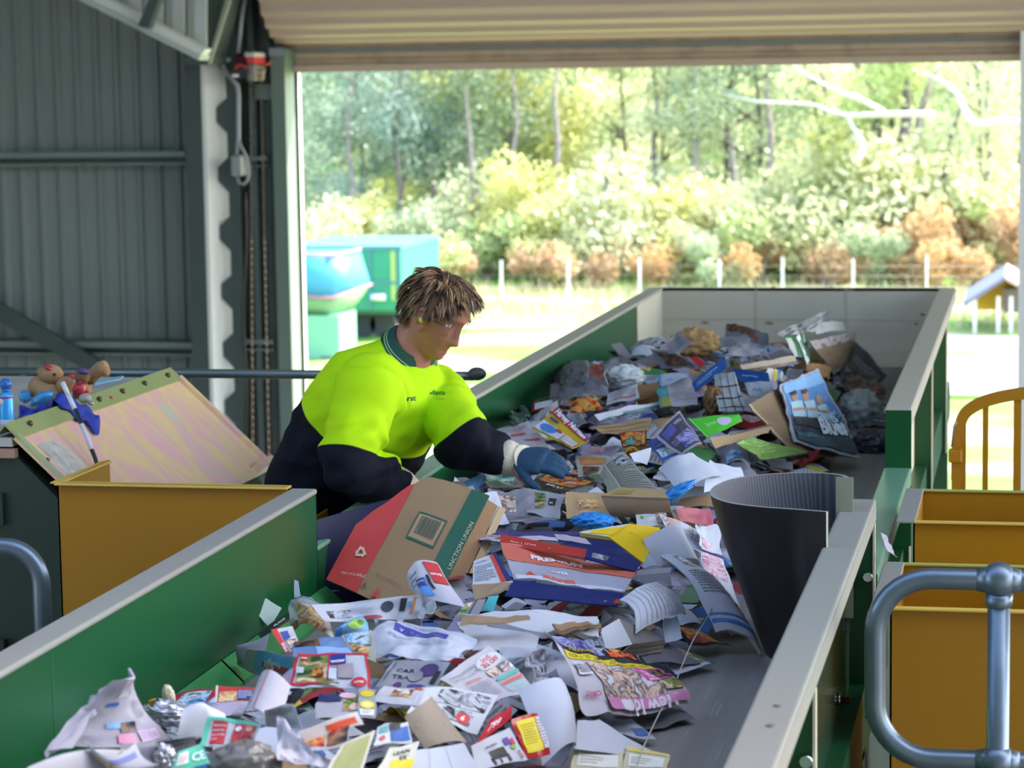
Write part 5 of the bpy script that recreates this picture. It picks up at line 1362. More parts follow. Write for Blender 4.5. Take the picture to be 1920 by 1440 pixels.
# ---- tabloid front page and its neighbours
sheet('newspaper', 'colour tabloid page upside down, with a black and yellow band and pink panels', 'newspaper', [(1140, 1349, 0.05), (1012, 1180, 0.13), (1186, 1232, 0.09), (1289, 1328, 0.01)], '#cfc6cc',
      [('r', 0.06, 0.04, 0.97, 0.0, '#e8e2e6')], 0) if False else None
sheet('newspaper', 'colour tabloid page upside down, with a black and yellow band and pink panels', 'newspaper', [(1014, 1184, 0.12), (1186, 1232, 0.10), (1289, 1330, 0.02), (1090, 1352, 0.06)], '#d0c8ce',
      [('r', 0.06, 0.72, 0.98, 0.99, '#2a2430'), ('p', 0.06, 0.80, 0.55, 0.99, 'purple'), ('r', 0.05, 0.635, 0.98, 0.72, '#d8c42a'), ('t', 'NOW ON SALE - LOVE STORY - OUT NOW', 0.93, 0.70, 0.84, '#4a4014', PI, 0.0), ('t', 'Lets', 0.80, 0.965, 0.13, '#e8a83a', PI, 0.04), ('t', 'Dance', 0.86, 0.885, 0.25, '#e0562e', PI, 0.08), ('t', 'HIGH SOCIETY', 0.42, 0.80, 0.28, '#c8b44a', PI, 0.02), ('t', 'THE', 0.62, 0.93, 0.10, '#c8c4cc', PI, 0.02),
       ('p', 0.22, 0.10, 0.80, 0.60, 'people'), ('r', 0.72, 0.36, 0.97, 0.62, '#d0539c'), ('p', 0.84, 0.38, 0.96, 0.60, 'dark'), ('t', 'TELL', 0.83, 0.54, 0.1, '#f0e6ee', PI, 0.03), ('t', 'ALL', 0.83, 0.47, 0.09, '#f0e6ee', PI, 0.03), ('t', 'NOW', 0.83, 0.40, 0.09, '#f0e6ee', PI, 0.03), ('p', 0.80, 0.20, 0.97, 0.34, 'garden'),
       ('r', 0.06, 0.40, 0.18, 0.56, '#e6e2e6')]+[('r', 0.07+0.013*i, 0.42, 0.076+0.013*i, 0.54, '#3a363c') for i in range(8)]+[('r', 0.20, 0.02, 0.96, 0.13, '#dd8fbe'), ('t', 'OBUST', 0.16, 0.20, 0.14, '#c02a6a', PI, 0.03), ('t', 'New Idea', 0.85, 0.11, 0.5, '#f0e4ec', PI, 0.03), ('e', 0.42, 0.06, 0.05, 0.05, '#efe9ec')], crumple=0.009, curl=(0.0, 0.014), short='colour tabloid page', N=22)
sheet('newspaper', 'folded grey newspaper sticking out from beneath the tabloid page, on the bare belt', 'newspaper', [(1150, 1342), (1270, 1318), (1300, 1352), (1190, 1372)], '#6d6a70', [('l', 0.05, 0.1, 0.6, 0.9, 8, '#4b4950')], 0.004)
sheet('newspaper', 'newspaper strip with a blue box lying in front of the tabloid page', 'newspaper', [(1118, 1350), (1186, 1348), (1228, 1388), (1150, 1378)], '#b6b6c0', [('l', 0.08, 0.12, 0.55, 0.85, 9, LN), ('r', 0.6, 0.1, 0.95, 0.45, '#4a6a98'), ('t', 'war', 0.1, 0.88, 0.15, '#33333c', 0, 0.02)], 0.012)
sheet('envelope', 'large plain white envelope at the right edge of the heap', 'envelope', [(1082, 1352, 0.085), (1126, 1350, 0.075), (1240, 1420, 0.015), (1076, 1404, 0.06)], WHITE, [], short='large white envelope', crumple=0.002)
# stack of cream packets bottom right
for i, (a, l) in enumerate(((( (1075, 1398), (1170, 1402), (1168, 1448), (1070, 1448) ), 'left one of two flat cream packets at the bottom right edge of the heap'), (((1172, 1402), (1256, 1418), (1250, 1450), (1170, 1448)), 'right one of two flat cream packets at the bottom right edge of the heap'))):
    sheet('paper_packet', l, 'packet', list(a), '#e0d3b0', [('r', 0.02, 0.82, 0.98, 1.0, '#e2c87a'), ('r', 0.1, 0.2, 0.9, 0.7, '#e4e0d6'), ('l', 0.15, 0.3, 0.6, 0.6, 3, '#b0a88c')], 0.035, thick=0.02, group='cream packets', crumple=0.0025, short='cream packet' if i == 0 else None)
# ---- certificate page, white boards
sheet('paper_sheet', 'crumpled white form headed Certificate of Registration', 'paper', [(706, 1172, 0.09), (892, 1192, 0.10), (842, 1248, 0.07), (690, 1236, 0.06)], WHITE, [('r', 0.24, 0.70, 0.78, 0.86, '#4a4c9c'), ('t', 'Certificate of Registration', 0.40, 0.745, 0.34, '#b8bce0', 0, 0.0), ('t', 'Y', 0.29, 0.735, 0.04, '#d0d4ee', 0, 0.03), ('l', 0.2, 0.52, 0.42, 0.62, 2, '#9a9cb4'), ('l', 0.55, 0.40, 0.85, 0.60, 4, '#a6a8bc'), ('l', 0.3, 0.9, 0.9, 0.94, 1, '#8d8fa6')], crumple=0.010, N=22, short='Certificate of Registration form')
sheet('paper_sheet', 'crumpled translucent white paper heaped just behind the Certificate form', 'paper', [(700, 1160), (800, 1138), (832, 1172), (715, 1196)], '#dcdfe8', [], 0.075, crumple=0.018, N=24)
sheet('cardboard_sheet', 'long white coated board with shiny creases across the middle of the heap', 'cardboard', [(858, 1166, 0.085), (1015, 1156, 0.10), (1004, 1218, 0.06), (885, 1222, 0.055)], '#d3d5de', [], crumple=0.005, thick=0.003, rough=0.3, short='long white coated board')
sheet('cardboard_sheet', 'stack of white faced cardboard with wavy brown edges behind the tabloid page', 'cardboard', [(860, 1152, 0.10), (1118, 1160, 0.12), (1124, 1192, 0.10), (1010, 1180, 0.09)], '#cfd0d6', [], crumple=0.008, thick=0.012, short='white faced cardboard stack')
for i, (x0, y0, x1, y1) in enumerate(((1038, 1176, 1122, 1170), (1060, 1186, 1124, 1182))):
    sheet('cardboard_sheet', ('upper wavy brown cardboard edge at the end of the white stack', 'lower wavy brown cardboard edge at the end of the white stack')[i], 'cardboard', [(x0, y0-9), (x1, y1-8), (x1+2, y1+4), (x0+10, y0+5)], '#9c7f60', [('r', 0, 0.1, 1, 0.35, '#6e563e')], 0.115-0.02*i, crumple=0.010, thick=0.004)
sheet('cardboard_sheet', 'thin brown cardboard strip on top of the white faced stack', 'cardboard', [(868, 1158), (990, 1150), (992, 1158), (862, 1172)], '#a58a70', [], 0.11, thick=0.004)
sheet('paper_sheet', 'creased white sheet below the white coated board, left of the tabloid page', 'paper', [(930, 1208), (1010, 1212), (1000, 1240), (940, 1238)], '#c2c4d0', [], 0.05)
# ---- cosmetics newspaper and car-track sheet
sheet('newspaper', 'newspaper page with a SAVE 20% OFF box and two small portraits', 'newspaper', [(820, 1282, 0.065), (915, 1208, 0.115), (998, 1292, 0.075), (890, 1330, 0.05)], '#c6c2c8',
      [('t', 'SAVE', 0.72, 0.80, 0.16, '#c8524a', 0, 0.02), ('t', '20% OFF', 0.66, 0.70, 0.27, '#c8524a', 0, 0.02), ('e', 0.79, 0.765, 0.20, 0.135, '#bcd8da'), ('e', 0.79, 0.765, 0.185, 0.12, '#c6c2c8'), ('t', 'SAVE', 0.71, 0.79, 0.16, '#c8524a', 0, 0.02), ('t', '20% OFF', 0.66, 0.69, 0.27, '#c8524a', 0, 0.02),
       ('p', 0.64, 0.46, 0.80, 0.62, 'people'), ('p', 0.83, 0.46, 0.98, 0.62, 'people'), ('t', 'cosmetics are being', 0.04, 0.80, 0.55, '#77737c', 0, 0.0), ('t', 'GIVEN AWAY to try for FREE!', 0.04, 0.70, 0.58, '#77737c', 0, 0.0), ('t', 'FREE TRIAL', 0.22, 0.55, 0.30, '#c8524a', 0, 0.01), ('l', 0.22, 0.10, 0.55, 0.50, 10, '#8a8690'), ('r', 0.64, 0.34, 0.98, 0.40, '#5aa99a'), ('r', 0.64, 0.24, 0.98, 0.28, '#d8604e'), ('l', 0.64, 0.06, 0.95, 0.20, 4, '#9ad0c8'), ('p', 0.04, 0.12, 0.20, 0.4, 'dark')], crumple=0.005, short='SAVE 20% OFF newspaper', N=20)
sheet('flyer', 'grey flyer with the words CAR TRA and purple blobs', 'flyer', [(738, 1238, 0.075), (846, 1246, 0.08), (806, 1300, 0.05), (706, 1290, 0.05)], '#a9a8b0',
      [('t', 'CAR', 0.16, 0.60, 0.32, '#2c2a32', 0.1, 0.01), ('t', 'TRA', 0.19, 0.30, 0.30, '#2c2a32', 0.1, 0.01), ('e', 0.72, 0.72, 0.16, 0.20, '#4a3a68'), ('e', 0.72, 0.10, 0.18, 0.10, '#4c4680'), ('e', 0.36, 0.10, 0.07, 0.12, '#5a3a6c'), ('e', 0.58, 0.45, 0.11, 0.2, '#8d8b96'), ('r', 0.86, 0.3, 0.95, 0.7, '#2f2d36'), ('r', 0.08, 0.2, 0.1, 0.9, '#5a5862')], crumple=0.004, short='grey CAR TRA flyer')
sheet('magazine_page', 'torn strip of tin foil coloured magazine paper left of the tabloid page', 'magazine page', [(985, 1230), (1020, 1222), (1035, 1290), (1000, 1290)], '#a8a2aa', [('p', 0.05, 0.05, 0.95, 0.95, 'grey')], 0.07, crumple=0.016)
# ---- blank curled white sheet, pouches and adverts in the middle front
sheet('paper_sheet', 'blank white sheet standing curled in the middle foreground', 'paper', [(965, 1302, 0.10), (1052, 1286, 0.12), (1072, 1402, 0.05), (1016, 1434, 0.035)], WHITE, [], curl=(0.035, 0.01), crumple=0.003, short='curled blank white sheet', N=20)
sheet('plastic_pouch', 'red and yellow plastic pouch with fine print in the foreground', 'pouch', [(957, 1348, 0.10), (1003, 1341, 0.11), (1029, 1416, 0.07), (983, 1428, 0.06)], '#c22a2e', [('r', 0.12, 0.12, 0.78, 0.90, '#e8d02c'), ('l', 0.2, 0.3, 0.7, 0.8, 8, '#b0981c'), ('r', 0.80, 0.14, 0.98, 0.9, '#d8d0d2'), ('l', 0.82, 0.2, 0.97, 0.85, 9, '#9a7a7c')], crumple=0.006, rough=0.2, short='red and yellow pouch')
sheet('flyer', 'shop flyer with a black chair and small coloured boxes', 'flyer', [(884, 1398, 0.075), (955, 1364, 0.10), (985, 1426, 0.065), (902, 1442, 0.05)], '#d6d4da', [('r', 0.34, 0.22, 0.66, 0.56, '#2a2628'), ('r', 0.30, 0.04, 0.35, 0.3, '#2a2628'), ('r', 0.62, 0.04, 0.67, 0.3, '#2a2628'), ('r', 0.44, 0.04, 0.47, 0.2, '#2a2628'), ('r', 0.70, 0.55, 0.82, 0.78, '#5a3f9a'), ('r', 0.83, 0.5, 0.92, 0.7, '#c83a5a'), ('r', 0.78, 0.38, 0.88, 0.5, '#8ab84a'), ('l', 0.3, 0.66, 0.66, 0.76, 1, '#4a4a3a'), ('t', '5', 0.86, 0.08, 0.07, '#b8323e', 0, 0.02)], crumple=0.005, short='black chair flyer')
sheet('flyer', 'red price strip reading 799 between the grey oval card and the pouch', 'flyer', [(922, 1346, 0.10), (960, 1322, 0.12), (958, 1346, 0.105), (888, 1402, 0.07)], '#c02a34', [('t', '799', 0.2, 0.35, 0.5, '#f0d8d8', 0, 0.03)], crumple=0.006, short='red 799 strip')
sheet('cardboard_sheet', 'plain grey brown oval card with rounded corners in the foreground', 'card', [(757, 1344, 0.10), (812, 1306, 0.125), (878, 1396, 0.075), (796, 1404, 0.065)], '#a79784', [('e', 0.55, 0.4, 0.012, 0.015, '#4a4440'), ('e', 0.1, 0.62, 0.05, 0.03, '#b88a60')], crumple=0.003, curl=(0.016, 0.0), thick=0.002, short='grey brown oval card')
sheet('cardboard_sheet', 'folded pale grey card at the bottom edge below the oval card', 'card', [(772, 1408, 0.09), (872, 1394, 0.105), (908, 1452, 0.07), (756, 1456, 0.065)], '#ccd0dc', [('r', 0.30, 0, 0.31, 1, '#b4b8c6'), ('r', 0.62, 0, 0.63, 1, '#bcc0cc')], crumple=0.0025, thick=0.002, short='folded pale grey card')
sheet('magazine_page', 'glossy catalogue page with grey bathroom fittings and a red round badge', 'magazine page', [(790, 1292, 0.085), (936, 1302, 0.09), (892, 1378, 0.05), (760, 1340, 0.06)], '#d9dadf', [('p', 0.25, 0.45, 0.95, 0.92, 'grey'), ('p', 0.4, 0.1, 0.85, 0.4, 'grey'), ('e', 0.72, 0.22, 0.10, 0.12, '#c83a36'), ('t', '6', 0.69, 0.17, 0.06, '#f2dede', 0, 0.03)], crumple=0.004, rough=0.25, short='bathroom catalogue page')
sheet('magazine_page', 'white page with orange food photographs behind the oval card', 'magazine page', [(720, 1284, 0.09), (800, 1290, 0.095), (785, 1326, 0.075), (692, 1312, 0.07)], '#dcd8d8', [('p', 0.3, 0.4, 0.75, 0.85, 'food'), ('r', 0.75, 0.85, 0.95, 0.95, '#c8642a')], crumple=0.005)
# ---- left part of the near heap
sheet('newspaper', 'large open newspaper page leaning on the left green wall in the foreground', 'newspaper', [(196, 1276, 0.19), (232, 1250, 0.20), (312, 1388, 0.07), (118, 1398, 0.09)], '#b6b0bd',
      [('r', 0.30, 0.80, 0.95, 0.97, '#cdbcc6'), ('l', 0.35, 0.82, 0.92, 0.95, 7, '#8a7884'), ('p', 0.35, 0.70, 0.72, 0.79, 'grey'), ('r', 0.22, 0.58, 0.42, 0.64, '#3f62ae'), ('r', 0.30, 0.26, 0.62, 0.34, '#7fb2da'), ('p', 0.46, 0.20, 0.66, 0.33, 'dark'), ('r', 0.42, 0.06, 0.60, 0.18, '#d78aac'), ('r', 0.66, 0.06, 0.92, 0.20, '#cdb0cc'), ('l', 0.68, 0.08, 0.9, 0.19, 6, '#8f7aa0'), ('l', 0.72, 0.36, 0.95, 0.60, 11, '#7d7886'), ('p', 0.5, 0.0, 0.75, 0.05, 'grey'), ('l', 0.05, 0.06, 0.3, 0.2, 6, '#a8a2b2')], crumple=0.008, curl=(0.02, -0.02), thick=0.004, short='large newspaper on the left wall', N=22)
sheet('newspaper', 'folded newspaper spine behind the large page, along the left green wall', 'newspaper', [(180, 1296, 0.16), (202, 1282, 0.17), (140, 1405, 0.10), (80, 1420, 0.10)], '#a59fac', [], crumple=0.008, thick=0.01)
mb = MB()
A0, B0 = on_heap(60, 1470, 0.10), on_heap(225, 1436, 0.10)
def rolled(u, v):
    t = u; base = A0*(1-t)+B0*t; an = -0.4+v*3.6; r_ = 0.026*(0.8+0.5*math.sin(PI*min(1, t*0.9+0.1)))
    return base+Vector((0.12, 0.25, 0)).normalized()*(math.cos(an)*r_*1.2)+Vector((0, 0, 1))*(math.sin(an)*r_)
mb.grid(rolled, 24, 20, 0, True, 0.003)
ms = [paper('#bfbac2'), photo('dark')]
mb.grid(lambda u, v: rolled(0.08+u*0.85, 0.72+0.25*v)+Vector((0, -0.002, 0.0)), 14, 8, 1)
tag(mb.build('magazine', ms), 'rolled magazine with a dark inside page at the bottom left corner', 'magazine'); HEROES.append(('rolled magazine', 140, 1420))
sheet('newspaper', 'strip of newspaper with small pictures curling over the rolled magazine', 'newspaper', [(160, 1388, 0.15), (262, 1396, 0.14), (300, 1436, 0.11), (190, 1412, 0.12)], '#c6c2cc', [('p', 0.1, 0.3, 0.25, 0.8, 'food'), ('p', 0.35, 0.2, 0.6, 0.7, 'food'), ('r', 0.5, 0.75, 0.95, 0.9, '#6a74a8')], curl=(0.02, 0.01))
sheet('newspaper', 'short newspaper end printed with grey text left of the mint leaflet', 'newspaper', [(225, 1398, 0.13), (318, 1392, 0.12), (300, 1432, 0.09), (212, 1432, 0.10)], '#c0bdc8', [('l', 0.25, 0.2, 0.9, 0.85, 8, '#7a7894'), ('r', 0.0, 0.2, 0.18, 0.8, '#d8c8a0')], 0.0)
def crumpled(name, label, cat, px, py, size, m, lift=0.03, seed=0, short=None, squash=(1, 1, 0.7), amp=0.35, mats=None, stretch_rot=0.0, smooth_=False):
    c = on_heap(px, py, lift); k = size*c.y/F/2
    def fn(u, v):
        a = 2*PI*u; b_ = PI*(v-0.5); d = Vector((math.cos(b_)*math.cos(a), math.cos(b_)*math.sin(a), math.sin(b_)))
        q = d*1.9+Vector((seed, seed*0.3, 0)); rr = 1+amp*(1-2*abs(noise.noise(q)))*0.6+amp*0.6*noise.noise(q*2.3)*(0.5 if smooth_ else 1)+(amp*0.35*(0.5-abs(noise.noise(q*4.6))) if not smooth_ else amp*0.45*(0.5-abs(noise.noise(Vector((math.atan2(d.y, d.x)*2.6, d.z*0.7, seed))))))
        x, y, z = d.x*rr*squash[0], d.y*rr*squash[1], d.z*rr*squash[2]
        x, z = x*math.cos(stretch_rot)-z*math.sin(stretch_rot), x*math.sin(stretch_rot)+z*math.cos(stretch_rot)
        return c+Vector((x, y, z))*k
    mb = MB(); mb.grid(fn, 56, 36)
    o = mb.build(name, m, None, c); tag(o, label, cat)
    if short: HEROES.append((short, px, py))
    return o
FOIL = mat('silver_foil', '#c4c4cc', 0.22, 0.6, 0.4, 20, '#8d8d98')
crumpled('juice_pouch', 'cream and yellow topped drink pouch standing by the left belt edge', 'pouch', 316, 1306, 46, mat('pouch_cream', '#d6cba8', 0.4, 0, 0.5, 40, '#b8ae90'), 0.05, 3, 'yellow topped pouch', (0.55, 0.4, 1.0), 0.15, stretch_rot=0.15)
o = sheet('pouch_cap', None, None, [on_heap(303, 1284, .09), on_heap(326, 1280, .095), on_heap(330, 1292, .085), on_heap(304, 1298, .08)], '#e6b422', parent=bpy.data.objects['juice_pouch']) if False else None
crumpled('foil_wrapper', 'crumpled silver and white wrapper with a yellow corner beside the drink pouch', 'wrapper', 322, 1338, 88, FOIL, 0.05, 11, 'silver wrapper', (1.0, 0.7, 0.42), 0.5, stretch_rot=-0.25)
sheet('wrapper', 'small yellow and orange wrapper corner sticking up left of the drink pouch', 'wrapper', [(277, 1302, 0.12), (290, 1298, 0.12), (288, 1322, 0.08), (280, 1322, 0.08)], '#e0ae2a', [('e', 0.7, 0.7, 0.25, 0.15, '#c8502a')])
crumpled('foil_wrapper', 'crumpled shiny silver foil at the bottom edge left of the mint leaflet', 'wrapper', 308, 1422, 52, FOIL, 0.10, 5, None, (0.7, 0.7, 0.9), 0.5)
BAGG = mat('grey_bin_liner', '#6e6862', 0.3, 0, 0.3, 8, '#57524d', spec=0.7)
crumpled('plastic_bag', 'dark grey plastic bin liner bunched at the bottom edge', 'plastic bag', 458, 1432, 128, BAGG, 0.09, 17, 'grey bin liner', (1.0, 0.75, 0.62), 0.30, smooth_=True)
MINT = '#5fc4a6'
sheet('flyer', 'mint green bordered leaflet with red squares of food pictures', 'flyer', [(392, 1346, 0.12), (492, 1362, 0.125), (480, 1404, 0.09), (378, 1404, 0.09)], '#d4d4da', [('r', 0.0, 0.86, 1.0, 1.0, MINT), ('r', 0.0, 0.0, 0.10, 1.0, MINT), ('r', 0.16, 0.06, 0.44, 0.82, '#c03038'), ('l', 0.18, 0.15, 0.42, 0.75, 4, '#e0a8a8'), ('r', 0.56, 0.45, 0.74, 0.84, '#c8383a'), ('r', 0.76, 0.45, 0.94, 0.84, '#c8383a'), ('r', 0.56, 0.04, 0.74, 0.42, '#c8383a'), ('r', 0.76, 0.04, 0.94, 0.42, '#c8383a'), ('e', 0.65, 0.64, 0.06, 0.12, '#e6e0e4'), ('e', 0.85, 0.64, 0.06, 0.12, '#c8a084')], crumple=0.007, short='mint bordered leaflet', N=20)
sheet('flyer', 'mint green leaflet with big white letters CE at the bottom edge', 'flyer', [(332, 1412, 0.12), (380, 1392, 0.13), (398, 1432, 0.10), (318, 1452, 0.09)], MINT, [('r', 0.08, 0.30, 0.42, 0.85, '#e2e4e6'), ('l', 0.12, 0.36, 0.4, 0.78, 4, '#c8585a'), ('t', 'CE', 0.52, 0.30, 0.40, '#d8ece6', 0, 0.03)], crumple=0.004)
sheet('paper_sheet', 'torn white paper tube lying across the middle of the near heap', 'paper', [(345, 1330, 0.12), (415, 1322, 0.12), (420, 1368, 0.09), (335, 1378, 0.09)], '#d6d8e0', [], curl=(0.01, 0.03), crumple=0.014, N=22)
sheet('magazine', 'red topped magazine with a brown dog picture and a navy text box', 'magazine', [(408, 1292, 0.09), (478, 1290, 0.09), (476, 1318, 0.07), (404, 1320, 0.07)], '#c23a38', [('p', 0.08, 0.0, 0.55, 0.65, 'food'), ('r', 0.55, 0.1, 0.98, 0.75, '#28306a'), ('l', 0.58, 0.15, 0.95, 0.7, 4, '#b8bcd8'), ('r', 0.0, 0.0, 0.05, 1.0, '#d0ccc8')], short='red dog magazine')
sheet('leaflet', 'pale folded leaflet wedge with a red stripe above the mint leaflet', 'leaflet', [(488, 1264, 0.13), (545, 1286, 0.12), (520, 1362, 0.08), (455, 1340, 0.08)], '#cbc3cc', [('r', 0.42, 0.0, 0.45, 1.0, '#b8606a'), ('l', 0.05, 0.4, 0.38, 0.46, 1, '#9a94a4'), ('e', 0.2, 0.2, 0.06, 0.04, '#a8a2b0')], curl=(0.02, 0.0), crumple=0.003, short='pale leaflet wedge')
sheet('newspaper', 'grey torn newspaper wedge beside the mint bordered leaflet', 'newspaper', [(500, 1330, 0.11), (548, 1318, 0.12), (560, 1368, 0.08), (498, 1362, 0.08)], '#b6b8c0', [('l', 0.1, 0.6, 0.9, 0.9, 4, '#50505a'), ('l', 0.2, 0.1, 0.9, 0.4, 4, '#8a8a96')], crumple=0.008)
sheet('leaflet', 'black and white leaflet with a tag drawing in the middle of the near heap', 'leaflet', [(520, 1292, 0.10), (572, 1300, 0.10), (556, 1330, 0.08), (508, 1322, 0.08)], '#24242c', [('l', 0.2, 0.3, 0.6, 0.8, 4, '#b8b8c4'), ('r', 0.5, 0.5, 0.7, 0.7, '#d0d0d6')], short='black leaflet')
sheet('flyer', 'white flyer with a bold orange red banner in the foreground', 'flyer', [(560, 1372, 0.115), (672, 1332, 0.13), (684, 1358, 0.11), (572, 1392, 0.09)], '#d9d4d4', [('r', 0.42, 0.22, 0.92, 0.72, '#d8582e'), ('l', 0.46, 0.32, 0.88, 0.64, 3, '#b03a1c')], crumple=0.003, short='orange banner flyer')
sheet('newspaper', 'dark photo newspaper with a lady portrait below the WOW catalogue', 'newspaper', [(598, 1300, 0.10), (700, 1296, 0.105), (690, 1346, 0.085), (590, 1352, 0.085)], '#b0acb4', [('p', 0.5, 0.2, 0.9, 0.95, 'garden'), ('e', 0.70, 0.40, 0.09, 0.16, 'people'), ('r', 0.0, 0.55, 0.45, 0.95, '#2a2e5c'), ('e', 0.55, 0.85, 0.16, 0.12, '#d8b0b8')], short='lady portrait newspaper')
sheet('leaflet', 'narrow leaflet with two yellow ovals right of the lady portrait newspaper', 'leaflet', [(672, 1292, 0.11), (705, 1294, 0.11), (704, 1344, 0.09), (672, 1344, 0.09)], '#a8a8b0', [('e', 0.5, 0.82, 0.4, 0.11, '#e0c42a'), ('e', 0.5, 0.45, 0.4, 0.13, '#e6d23a'), ('e', 0.5, 0.45, 0.2, 0.06, '#e8e2b0'), ('r', 0.1, 0.05, 0.9, 0.28, '#e4e2dc'), ('l', 0.2, 0.1, 0.8, 0.24, 2, '#8a8890')], crumple=0.002, short='yellow ovals leaflet')
sheet('magazine_page', 'olive green sheet with a white border in the foreground', 'magazine page', [(640, 1398, 0.115), (702, 1370, 0.125), (680, 1446, 0.09), (612, 1446, 0.09)], '#cfcabc', [('r', 0.10, 0.06, 0.90, 0.94, '#8d8e58')], crumple=0.003, short='olive sheet')
sheet('magazine_page', 'magazine spread with colourful crowded pictures left of the olive sheet', 'magazine page', [(562, 1378, 0.10), (660, 1352, 0.11), (650, 1396, 0.09), (566, 1410, 0.085)], '#c0bcc0', [('p', 0.05, 0.1, 0.5, 0.9, 'fire'), ('p', 0.55, 0.1, 0.98, 0.9, 'dark'), ('t', 'HOT', 0.6, 0.6, 0.3, '#c8343a', 0, 0.04)], crumple=0.006)
sheet('flyer', 'blue and black shop leaflet with a red ring right of the olive sheet', 'flyer', [(700, 1368, 0.11), (765, 1350, 0.115), (770, 1392, 0.09), (694, 1402, 0.09)], '#cfd0d6', [('r', 0.05, 0.6, 0.3, 0.95, '#3f8a8c'), ('e', 0.17, 0.35, 0.08, 0.14, '#b83a3a'), ('r', 0.4, 0.1, 0.95, 0.75, '#2c5aa0'), ('r', 0.35, 0.65, 0.75, 0.98, '#23232c')], crumple=0.005)
sheet('flyer', 'yellow and white price flyer at the bottom edge left of the pale grey card', 'flyer', [(730, 1402, 0.11), (786, 1392, 0.115), (770, 1448, 0.09), (700, 1450, 0.09)], '#d8d4c4', [('r', 0.3, 0.0, 1.0, 0.45, '#d8c02a'), ('t', 'LEAN', 0.25, 0.62, 0.5, '#2a2a24', 0.1, 0.02), ('t', 'EX', 0.5, 0.42, 0.25, '#2a2a24', 0.1, 0.02)], crumple=0.004)
sheet('newspaper', 'crumpled grey newsprint with small red letters at the bottom of the heap', 'newspaper', [(522, 1368, 0.10), (575, 1400, 0.10), (616, 1446, 0.085), (520, 1448, 0.085)], '#c4c0ca', [('t', 'TZL', 0.35, 0.2, 0.25, '#b84a4a', 0, 0.0), ('t', 'LFC', 0.1, 0.1, 0.2, '#4a4a54', 0, 0.02), ('l', 0.1, 0.5, 0.8, 0.9, 9, '#a8a4b0')], crumple=0.014, N=22)
# ---- WOW catalogue and its neighbours
sheet('catalogue', 'red bordered shop catalogue open on a barbecue picture, reading WOW', 'catalogue', [(558, 1228, 0.10), (688, 1230, 0.105), (695, 1294, 0.07), (544, 1289, 0.065)], '#d8d8e0',
      [('r', 0.0, 0.93, 1.0, 1.0, '#c22a34'), ('r', 0.0, 0.08, 0.03, 1.0, '#c22a34'), ('r', 0.97, 0.0, 1.0, 1.0, '#c22a34'), ('r', 0.0, 0.06, 0.5, 0.11, '#c22a34'), ('p', 0.06, 0.12, 0.46, 0.92, 'garden'), ('r', 0.455, 0.12, 0.475, 0.93, '#c22a34'), ('r', 0.48, 0.66, 0.70, 0.92, '#2c3684'), ('t', 'WOW', 0.49, 0.71, 0.20, '#eceaf2', 0, 0.06), ('r', 0.5, 0.58, 0.68, 0.63, '#c23a44'), ('r', 0.60, 0.24, 0.80, 0.62, '#a2949a'), ('e', 0.86, 0.10, 0.10, 0.10, '#c8323a'), ('t', 'sales', 0.80, 0.07, 0.12, '#f0dcdc', 0, 0.03), ('r', 0.08, 0.76, 0.17, 0.9, '#c23a44'), ('t', 'SAM', 0.08, 0.79, 0.08, '#f0e0e0', 0, 0.04), ('r', 0.05, 0.35, 0.14, 0.52, '#b8bcc4'), ('p', 0.26, 0.25, 0.40, 0.5, 'fire'), ('r', 0.48, 0.15, 0.58, 0.45, '#c2c8d4'), ('p', 0.4, 0.0, 0.62, 0.06, 'garden')], crumple=0.005, short='red bordered WOW catalogue', N=20, rough=0.3)
sheet('magazine_page', 'page with a blue sky photograph behind the WOW catalogue', 'magazine page', [(553, 1206, 0.10), (640, 1198, 0.115), (668, 1234, 0.10), (552, 1238, 0.085)], '#7f9ccc', [('p', 0.02, 0.45, 0.5, 0.95, 'dark'), ('r', 0.4, 0.05, 0.98, 0.4, '#92b2dc')], crumple=0.004, rough=0.25, short='blue sky page')
sheet('flyer', 'light blue flyer with a red 10% tag at the left edge of the heap', 'flyer', [PZ(462, 1218, .10), PZ(552, 1232, .115), PZ(544, 1280, .055), PZ(456, 1254, .045)], '#c2c4cc', [('r', 0.22, 0.02, 1.0, 0.98, '#6aaed8'), ('r', 0.38, 0.35, 0.98, 0.60, '#c2484a'), ('t', '10%', 0.41, 0.40, 0.26, '#eeddde', 0, 0.04), ('t', 'Aussie', 0.5, 0.66, 0.3, '#d8eaf4', -0.2, 0.02)], curl=(0.0, 0.006), short='light blue 10% flyer')
sheet('paper_sheet', 'grey curled sheet hanging over the bare belt below the 10% flyer', 'paper', [PZ(438, 1212, .085), PZ(505, 1186, .115), PZ(490, 1268, .03), PZ(452, 1252, .03)], '#a9abb4', [('p', 0.0, 0.0, 0.3, 0.3, 'grey')], crumple=0.004, curl=(0.004, 0.006))
sheet('magazine', 'red magazine lettered INDO with a patriotic looking cover, left of the catalogue', 'magazine', [(508, 1184, 0.12), (548, 1176, 0.125), (562, 1216, 0.095), (535, 1228, 0.085)], '#cfc8cc', [('r', 0.0, 0.0, 0.28, 1.0, '#c42c30'), ('t', 'INDO', 0.18, 0.06, 0.6, '#f0dede', PI/2-0.1, 0.04), ('r', 0.35, 0.45, 0.7, 0.85, '#3a4c98'), ('p', 0.4, 0.1, 0.9, 0.5, 'people')], crumple=0.004, short='red INDO magazine')
sheet('cardboard_sheet', 'spiky grey green card standing against the left green wall', 'card', [PY(462, 1096, 5.27), PY(527, 1142, 5.38), PY(506, 1178, 5.30), PY(480, 1150, 5.27)], '#a3b8ae', [], crumple=0.002, thick=0.002, short='spiky grey green card')
